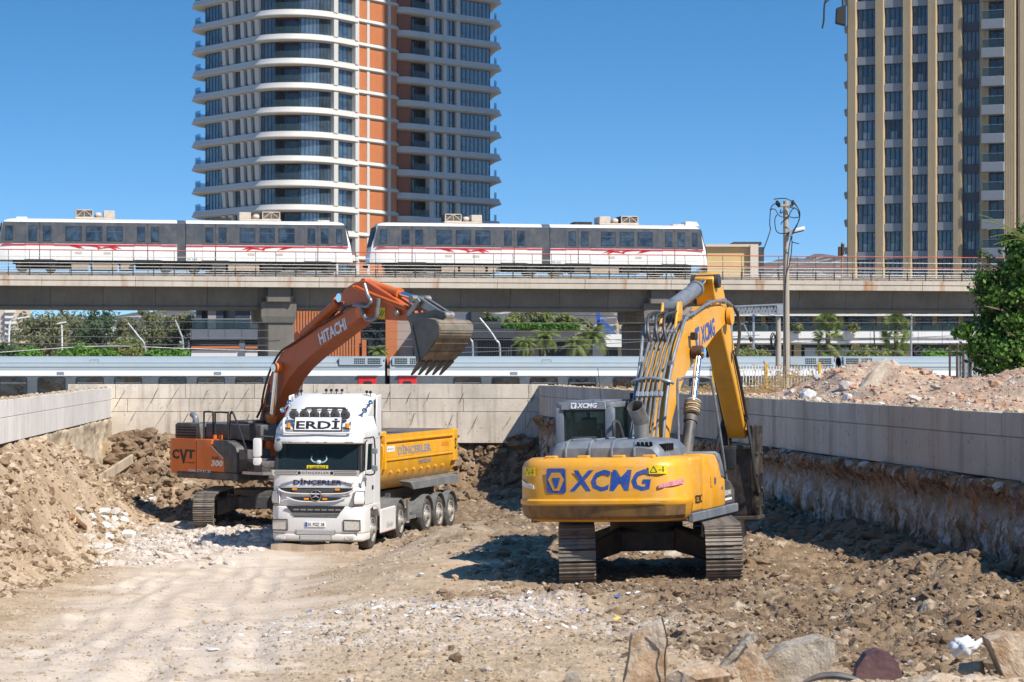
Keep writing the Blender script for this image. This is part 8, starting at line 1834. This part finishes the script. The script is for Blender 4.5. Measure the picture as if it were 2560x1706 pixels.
heap_scatter(120, .06, .2, 1, 'rub_white', 'pale concrete lumps on the rubble heap', 2.5)

M_['chunk_grey'] = rock_mat('broken_concrete', (.46, .395, .31), (.68, .60, .50), (.36, .28, .20), 13)
M_['chunk_tan'] = rock_mat('tan_broken_stone', (.44, .285, .17), (.66, .48, .32), (.70, .61, .50), 9)
M_['chunk_white'] = rock_mat('white_plaster_block', (.62, .60, .57), (.76, .74, .71), (.48, .42, .36), 5)
def chunk(name, label, cat, loc, size, rot, m, seed, group=None, cuts=9, sub=2, rough=.05, poly=None):
    """a broken stone: hull of a box or a given prism, chopped by planes, roughened"""
    r = np.random.default_rng(seed)
    if poly: pts = [(a * size[0], -size[1] * .5, b * size[2]) for a, b in poly] + [(a * size[0] * .92, size[1] * .5, b * size[2] * .95) for a, b in poly]
    else:
        pts = []
        for _ in range(17):
            q = r.normal(size=3); q /= (np.abs(q) ** 3.2).sum() ** (1 / 3.2); pts.append(tuple(q * .52 * np.array(size) * r.uniform(.8, 1.08)))
    bm = bmesh.new()
    for p in pts: bm.verts.new(p)
    bm.verts.ensure_lookup_table(); bmesh.ops.convex_hull(bm, input=bm.verts[:])
    bmesh.ops.delete(bm, geom=[v for v in bm.verts if not v.link_faces], context='VERTS')
    tmp = bpy.data.meshes.new('hull'); bm.to_mesh(tmp); bm.free(); bm = bmesh.new(); bm.from_mesh(tmp); bpy.data.meshes.remove(tmp)
    for _ in range(sub): bmesh.ops.subdivide_edges(bm, edges=bm.edges[:], cuts=1, use_grid_fill=True)
    sm = max(size)
    co = np.array([v.co[:] for v in bm.verts]); bm.normal_update(); nn = np.array([v.normal[:] for v in bm.verts])
    q = fbm(co[:, 0] * 3.1 / sm + seed, co[:, 1] * 3.1 / sm + co[:, 2] * 2.3 / sm, 1.4, 4); co = co + nn * (q * rough * sm)[:, None]
    for v, p in zip(bm.verts, co): v.co = p
    me = bpy.data.meshes.new(name); bm.to_mesh(me); bm.free(); o = obj(name, me, M_[m]); o.location = loc; o.rotation_euler = rot; tag(o, label, cat, group, 'thing'); return o
hz = lambda x, y: float(heap(np.array([x]), np.array([y]))[0])
chunk('concrete_slab', 'long grey concrete slab leaning on top of the rubble heap', 'slab', (8.15, 55.2, 4.46), (.42, .30, 1.5), (R(-12), R(38), R(8)), 'chunk_grey', 5, rough=.03)
for i, (px, py, d, s, m, lb) in enumerate(((1995, 994, 52, (.50, .35, .28), 'chunk_grey', 'grey concrete block low on the left flank of the rubble heap'), (2040, 985, 53.5, (.25, .2, .42), 'chunk_white', 'pale upright block on the left flank of the rubble heap'), (2020, 968, 56, (.55, .3, .3), 'chunk_white', 'pale long block above the grey one on the rubble heap'), (2118, 960, 54, (.30, .22, .28), 'chunk_white', 'round pale block in the middle of the rubble heap'),
     (2045, 946, 57.5, (.36, .26, .22), 'chunk_white', 'small pale slab near the left crest of the rubble heap'), (2200, 988, 50.5, (.5, .4, .25), 'chunk_white', 'flat pale slab at the foot of the leaning slab'), (2152, 1000, 49.5, (.6, .4, .2), 'chunk_grey', 'flat grey slab near the wall edge under the rubble heap'), (2380, 1002, 46, (.28, .2, .3), 'chunk_white', 'small pale block near the right end of the rubble heap'), (1965, 990, 54, (.45, .35, .3), 'chunk_tan', 'brown lump at the left toe of the rubble heap'))):
    d = max(d, 14.9 / ((px - 1280) / F + .151) + .3); p = P(px, py, d); p.z = hz(p.x, p.y) + s[2] * .2; chunk('rubble_block', lb, 'rubble block', p, s, (rnd.uniform(-.4, .4), rnd.uniform(-.6, .6), rnd.uniform(0, 3)), m, 40 + i, 'blocks on the rubble heap')

# ivy covered tree at the right edge
tx, ty = 13.85, 66.
t = thing('ivy_tree', 'tall ivy-covered tree with glossy green leaves at the right edge', 'tree', (tx, ty, 3.8))
mb = MB(); mb.tube([(.3, 0, 0), (.2, 0, 1.5), (.1, .1, 3.2), (.3, 0, 4.6)], [.25, .2, .16, .06], 9, smooth=3); mb.build('trunk', M_['bark'], t, smooth=True)
mb = MB(); [mb.tube([(.2, -.2, q), (math.cos(a) * .7, -.5 + math.sin(a) * .5, q + .5), (math.cos(a) * 1.3, -.7 + math.sin(a) * .8, q + .6)], [.05, .035, .012], 5) for q, a in ((.8, 3.2), (1.4, 4.2), (2.1, 3.6), (2.8, 5.2), (3.3, 3.0), (1.8, 5.6))]; mb.build('limb', M_['bark'], t, kind='stuff')
pp, nn = [], []
for c, r, n, per, cr in (((.45, 0, 3.9), (.95, 1., 1.15), 90, 60, .34), ((.1, 0, 2.6), (1.15, 1.1, .9), 85, 60, .36), ((-.35, -.2, 1.55), (1.05, .9, .75), 70, 55, .34), ((.5, -.1, .75), (1.4, 1., .65), 90, 55, .32), ((-1.25, 0, 1.9), (.45, .4, .35), 16, 40, .22), ((-.75, 0, 3.1), (.45, .4, .55), 18, 40, .2), ((1.5, 0, 2.5), (1.0, 1, 1.8), 80, 55, .36)):
    a, b = clumps(c, r, n, per, cr, .6); pp.append(a); nn.append(b)
pp, nn = np.concatenate(pp), np.concatenate(nn); ok = pp[:, 2] > .02; V, Q = leaves(pp[ok], .125, 1.15, nn[ok], .35); obj('crown', quad_mesh('crown', V, Q, M_['leaf_ivy']), None, t)
pc, nc = clumps((-.85, .2, 3.35), (.5, .4, .9), 22, 60, .22, .3); V, Q = leaves(pc, .05, 2.6, nc, .2); obj('feathery_crown', quad_mesh('feathery_crown', V, Q, M_['leaf_pine']), None, t)
mb = MB(); [mb.tube([(.3 + i * .1, -.8, 4.2), (-.2 - i * .15, -1., 4.5 + .12 * i), (-.9 - .1 * i, -1.0, 4.35 + .2 * i)], .012, 4, smooth=3) for i in range(5)]; mb.build('tendril', M_['leaf_olive'], t, kind='stuff')
# dry weeds along the wall top
def weeds(name, label, n, xr, yr, hh, m, seed):
    r = np.random.default_rng(seed); V = []; Fq = []
    for i in range(n):
        y = r.uniform(*yr); x = r.uniform(xr[0](y), xr[1](y)); z = 3.86; h = r.uniform(*hh) * (r.random() ** .4)
        b = np.array([x, y, z]); ln = r.normal(size=2) * h * .22; tip = b + np.array([ln[0], ln[1], h]); md = (b + tip) / 2 + np.array([ln[0] * -.15, 0, h * .06]); w = np.array([.009, 0, 0])
        k = len(V); V += [b - w, b + w, md + w * .8, md - w * .8, tip + w * .3, tip - w * .3]; Fq += [(k, k + 1, k + 2, k + 3), (k + 3, k + 2, k + 4, k + 5)]
        for _ in range(5):
            s = b + (tip - b) * r.uniform(.35, .95); e = s + np.array([r.normal() * .12, r.normal() * .12, r.uniform(.02, .14)]); u = np.array([.006, 0, .006]); k = len(V); V += [s - u, s + u, e + u * 2.5, e - u * 2.5]; Fq += [(k, k + 1, k + 2, k + 3)]
    o = obj(name, quad_mesh(name, np.array(V), np.array(Fq), M_[m])); tag(o, label, None, kind='stuff')
weeds('dry_weeds', 'dry straw-coloured weeds behind the right wall near the poles', 800, (lambda y: wr(y) + .5 + (y - 72) * .04, lambda y: 5.8 + (90 - y) * .22), (68, 84), (.10, .38), 'dry', 3)
weeds('dry_weeds', 'tall dry weeds along the white fence and the rubble heap', 170, (lambda y: 7.6, lambda y: 11.5), (68, 84), (.5, 1.4), 'dry', 4)

# ================================================================ stones in the foreground and in the pit
def gz(px, py):
    lo, hi = 12., 90.
    for _ in range(40):
        m = (lo + hi) / 2; p = P(px, py, m)
        if p.z > ground_z(p.x, m): lo = m
        else: hi = m
    return P(px, py, lo)
G = 'broken stones along the near edge'
def fg(px0, px1, y0, y1, d, depth, m, label, poly=None, rot=(0, 0, 0), seed=1, name='broken_stone', cat='stone', rough=.045, cuts=8):
    a, b = P(px0, y1, d), P(px1, y0, d); w, h = b.x - a.x, b.z - a.z; c = (a + b) / 2
    return chunk(name, label, cat, (c.x, d + depth / 2, c.z), (w, depth, h), rot, m, seed, G, cuts, 4, rough, poly)
fg(1546, 1674, 1556, 1790, 18.2, .34, 'chunk_tan', 'tall tan upright stone at the bottom right of centre, the tallest of the near stones', [(-.48, -.5), (.5, -.5), (.48, .0), (.42, .42), (.36, .5), (.10, .46), (-.22, .36), (-.30, .05), (-.40, -.2)], seed=21)
fg(1798, 1896, 1584, 1678, 18.6, .16, 'chunk_grey', 'pale grey slab propped on a tan stone near the bottom edge', [(-.5, -.42), (-.42, -.5), (.3, .15), (.5, .38), (.42, .5), (.28, .48), (-.1, .05)], seed=22)
fg(1838, 1945, 1618, 1720, 18.3, .22, 'chunk_tan', 'tan block under the propped grey slab', [(-.5, .1), (-.2, .5), (.05, .48), (.2, .1), (.5, -.4), (.4, -.5), (-.25, -.5)], seed=23)
fg(1905, 2088, 1594, 1712, 18.5, .34, 'chunk_grey', 'large pale broken concrete block in the middle of the near stones', [(-.5, -.05), (-.15, .32), (.35, .5), (.5, .42), (.48, .0), (.30, -.4), (-.3, -.5), (-.48, -.3)], seed=24)
M_['purple'] = paint('dark_purple_stone', (.085, .035, .042), .7, .2, var=.2)
fg(2138, 2256, 1626, 1700, 18.4, .24, 'purple', 'round dark purple stone half buried near the bottom edge', [(-.5, -.5), (-.46, -.1), (-.25, .35), (.0, .5), (.22, .42), (.42, .05), (.5, -.4), (.4, -.5)], seed=25, rough=.02)
fg(2472, 2640, 1588, 1740, 17.6, .4, 'chunk_tan', 'large tan block cut by the right edge of the picture at the bottom', [(-.5, .42), (-.2, .5), (.5, .45), (.5, -.5), (-.1, -.5), (-.3, -.1)], seed=26)
fg(1660, 1835, 1672, 1745, 17.8, .35, 'chunk_tan', 'low tan stone right of the tall upright stone', seed=27)
fg(1405, 1460, 1682, 1730, 17.7, .15, 'chunk_grey', 'small grey stone left of the tall upright stone at the bottom edge', seed=28)
fg(1818, 1850, 1668, 1700, 18.0, .08, 'chunk_tan', 'small round tan stone between the low and the tan blocks', seed=29)
fg(2400, 2475, 1655, 1710, 17.8, .2, 'chunk_tan', 'tan stone beside the large block at the bottom right corner', seed=30)
fg(2310, 2370, 1690, 1720, 17.5, .15, 'chunk_tan', 'small tan stone right of the purple one', seed=31)
# crumpled white bag
p = P(2410, 1616, 18.9); mb = MB(); mb.ball((0, 0, 0), (.115, .09, .075), 26, 16); me = mb.mesh('bag', smooth=True, ang=25)
for v in me.vertices:
    q = fbm(np.array([v.co.x * 3 + 3 + v.co.y * 2]), np.array([v.co.y * 3 + v.co.z * 4]), 7., 4)[0]; v.co *= 1 + .75 * q - .25 * max(0, v.co.x / .1) ** 2
me.materials.append(simple('white_plastic', (.70, .71, .73), .35, var=.1)); o = obj('plastic_bag', me); o.location = p; tag(o, 'crumpled white plastic bag on the stones near the bottom right corner', 'bag', None, 'thing')
mb = MB(); mb.tube([(.09, 0, .01), (.14, 0, .05), (.19, .01, .06), (.24, 0, .03)], [.03, .018, .022, .01], 6, smooth=4); c = mb.build('bag_knot', bpy.data.materials['white_plastic'], o, smooth=True)
mb = MB(); pts = [P(px, py, 17.9) for px, py in ((2010, 1706), (2050, 1692), (2095, 1690), (2140, 1700), (2165, 1712))]; mb.tube(pts, [.012, .028, .03, .024, .01], 7, smooth=5); tag(mb.build('torn_strip', M_['trim_dark'], None, smooth=True), 'torn grey plastic strip lying at the bottom edge', 'strip', None, 'thing')
mb = MB(); mb.tube([P(1664, 1706, 18.15), P(1662, 1640, 18.15), P(1668, 1600, 18.15), P(1655, 1545, 18.1)], .006, 4, smooth=3); tag(mb.build('bent_wire', M_['rust'], None), 'bent rusty wire standing against the tall tan stone', 'wire', None, 'thing')
# slabs under and around the yellow excavator
for i, (px, py, s, m, lb) in enumerate(((1615, 1392, (.42, .35, .16), 'chunk_grey', 'pale concrete slab under the yellow excavator, the left one'), (1680, 1394, (.42, .35, .16), 'chunk_grey', 'pale concrete slab under the yellow excavator, the right one'), (1590, 1408, (.14, .1, .10), 'rub_red', 'small broken brick between the tracks of the yellow excavator'), (1900, 1330, (.22, .16, .16), 'chunk_grey', 'grey stone in the shade right of the yellow excavator'),
     (1245, 1446, (.16, .14, .14), 'chunk_tan', 'round tan stone on the shadow edge left of the yellow excavator'), (1138, 1448, (.13, .11, .10), 'chunk_tan', 'tan stone at the tip of the yellow excavator shadow'), (1052, 1440, (.14, .1, .07), 'chunk_white', 'small white stone left of the yellow excavator shadow'), (535, 1628, (.22, .16, .05), 'chunk_white', 'flat white stone lying on the dusty track near the bottom'), (1430, 1690, (.16, .14, .12), 'chunk_grey', 'grey stone at the bottom edge left of the tall tan stone'), (1130, 1630, (.12, .1, .1), 'clod_brown', 'dark clod on the near ground below the white rubble patch'), (1140, 1655, (.14, .12, .13), 'clod_brown', 'dark pointed clod at the bottom centre'))):
    p = gz(px, py); p.z += s[2] * .25; chunk('loose_block', lb, 'stone', p, s, (rnd.uniform(-.2, .2), rnd.uniform(-.2, .2), rnd.uniform(0, 3)), m, 70 + i, None, rough=.06)
G = 'white blocks heaped by the orange excavator'
for i in range(34):
    if i < 14: px, py = rnd.uniform(290, 380), rnd.uniform(1222, 1272)
    else: px, py = rnd.uniform(195, 330), rnd.uniform(1285, 1375)
    p = gz(px, py); s = rnd.uniform(.16, .5) if i > 13 else rnd.uniform(.2, .42); p.z += s * .15
    chunk('plaster_block', 'white broken plaster block in the heap left of the orange excavator' if i < 14 else 'white broken plaster block in the rubble spread left of the truck shadow', 'rubble block', p, (s, s * .75, s * .5), (rnd.uniform(-.4, .4), rnd.uniform(-.4, .4), rnd.uniform(0, 3)), 'chunk_white', 120 + i, G if i < 14 else 'white blocks spread left of the truck', 8, 2, .05)
# timber, leaning boards and litter
for i, (a, b, w, m, lb, cat) in enumerate((((178, 1306), (212, 1332), .12, 'wood', 'brown timber sticking out of the white rubble at the left bank', 'timber'), ((250, 1212), (330, 1156), .10, 'shot_left', 'leaning pale concrete beam in the far left bank', 'beam'))):
    if 'wood' not in M_: M_['wood'] = rock_mat('weathered_wood', (.32, .17, .08), (.45, .26, .13), (.2, .1, .05), 9)
    p, q = gz(*a), gz(*b); p.z += .15; q.z += .12; mb = MB(); mb.bar(p, q, w, w * (1 if i == 0 else 3.2)); tag(mb.build('timber' if i == 0 else 'concrete_beam', M_[m], None, bevel=.01), lb, cat, None, 'thing')
litter = (('blue', (.12, .18, .42), 7), ('white', (.70, .70, .70), 46), ('orange', (.70, .18, .05), 1), ('yellow', (.70, .48, .08), 2), ('red', (.50, .08, .08), 1))
for cn, cc, n in litter:
    m = simple(cn + '_plastic_scrap', cc, .5, var=.15); V = []; Fq = []
    for _ in range(n * 4):
        if rnd.random() < .8: x, y = rnd.gauss(-.3, 1.2), rnd.gauss(32, 2.4)
        else: x, y = rnd.uniform(-3, 3.5), rnd.uniform(26, 37)
        s = rnd.uniform(.012, .038); z = ground_z(x, y, True) + .015; a = rnd.uniform(0, 6.28); u = np.array([math.cos(a), math.sin(a), rnd.uniform(-.4, .6)]) * s * rnd.uniform(1, 2.2); v = np.array([-math.sin(a), math.cos(a), rnd.uniform(-.3, .6)]) * s; c = np.array([x, y, z]); k = len(V)
        V += [c - u - v, c + u - v, c + u + v, c - u + v * .7]; Fq.append((k, k + 1, k + 2, k + 3))
    tag(obj('litter_scraps', quad_mesh('litter_scraps', np.array(V), np.array(Fq), m)), cn + ' plastic scraps strewn over the white rubble patch', None, kind='stuff')

# ================================================================ far hills, harbour crane, haze
def hills(name, label, x0, x1, y, depth, prof, m, seed):
    X, K = np.meshgrid(np.linspace(x0, x1, 260), np.linspace(0, 1, 60)); Y = y + depth * K
    H = np.interp(X[0], [p[0] for p in prof], [p[1] for p in prof])[None, :] * np.sin(np.clip(K * 1.25, 0, 1) * math.pi / 2) ** .8
    Z = H * (1 + .10 * fbm(X / 260 + seed, Y / 260, 1., 4)) + 14 * fbm(X / 90, Y / 90 + seed, 1., 4) * K
    o = obj(name, grid_mesh(name, X, Y, np.maximum(Z, -.5), m)); tag(o, label, None, kind='structure')
t = NT('far_hillside'); co = t.co(True); n1, n2 = t.noise(co, .006, 6, .65), t.noise(co, .03, 6, .7)
c = t.mix(t.ramp(n1, .40, .60), (.13, .10, .085, 1), (.05, .06, .05, 1)); c = t.mix(t.ramp(n2, .55, .62, 0, .8), c, (.55, .50, .45, 1)); t.setc(c); t.setr(.95, 0, .1)
hx = lambda px, d: (px - 1280) * d / F
D1 = 2900.
hz_ = lambda py, d: HC - (py - HY) * d / F
hills('hills', 'hazy hills beyond the town', -1300, 1300, 2200, 900, [(hx(-600, D1), 45), (hx(250, D1), hz_(800, D1)), (hx(400, D1), hz_(785, D1)), (hx(900, D1), hz_(800, D1)), (hx(1150, D1), hz_(778, D1)), (hx(1350, D1), hz_(762, D1)), (hx(1700, D1), hz_(700, D1)), (hx(1930, D1), hz_(652, D1)), (hx(2010, D1), hz_(660, D1)), (hx(2060, D1), hz_(640, D1)), (hx(2110, D1), hz_(648, D1)), (hx(2300, D1), hz_(690, D1)), (hx(3400, D1), 40)], t.m, 3.)
# pale far town seen through the tree gap
tw = thing('far_town', 'hazy pale town blocks seen through the gap between the left trees', 'buildings', (hx(315, 1200), 1200, 0)); tw['kind'] = 'stuff'
mb = MB()
for _ in range(70):
    px, py = rnd.uniform(272, 360), rnd.uniform(818, 852); d = 1200 + rnd.uniform(0, 200); w = rnd.uniform(3, 7); x = hx(px, d) - hx(315, 1200); z = hz_(py, d); mb.box(x - w / 2, x + w / 2, d - 1200, d - 1190, 0, z)
mb.build('town_block', M_['mall_white'], tw, kind='stuff')
d = 420.; M_['crane_blue'] = paint('blue_crane_paint', (.03, .10, .36), .5, .1)
t = thing('blue_crane', 'blue lattice crane far behind the beige building', 'crane', (hx(1508, d), d, 1)); w = lambda px, py, o=0: ((px - 1508) * d / F, o, hz_(py, d) - 1)
mb = MB(); mb.bar(w(1507, 798), w(1497, 826), .5); mb.bar(w(1507, 798), w(1519, 834), .35); mb.bar(w(1507, 798), w(1540, 838), .3); mb.bar(w(1507, 798), w(1528, 836), .25); mb.bar(w(1497, 826), w(1540, 838), .3); mb.build('legs_frame', M_['crane_blue'], t)
mb = MB(); mb.bar(w(1497, 826), w(1492, 770), .5); mb.bar(w(1500, 826), w(1496, 770), .4); [mb.bar(w(1496, 820 - k * 8), w(1498.5 - k * .5, 814 - k * 8), .25) for k in range(7)]; mb.build('jib', M_['crane_blue'], t); mb = MB(); mb.box(*[w(1496, 0)[0], w(1512, 0)[0], -1.5, 1.5, w(0, 812)[2], w(0, 797)[2]]); mb.build('machine_house', M_['crane_blue'], t, bevel=.2)

# ---- thin haze over the whole place
mb = MB(); mb.box(-1600, 1600, -60, 4400, -2.2, 190); hm = bpy.data.materials.new('haze'); hm.use_nodes = True; hn = hm.node_tree.nodes; hn.clear()
ho = hn.new('ShaderNodeOutputMaterial'); hv = hn.new('ShaderNodeVolumePrincipled'); hv.inputs['Color'].default_value = (.86, .92, 1, 1); hv.inputs['Density'].default_value = .00006; hv.inputs['Anisotropy'].default_value = .2
hm.node_tree.links.new(hv.outputs[0], ho.inputs['Volume']); hz_o = mb.build('haze', hm); tag(hz_o, 'thin blue haze over the far hills', None, kind='stuff')
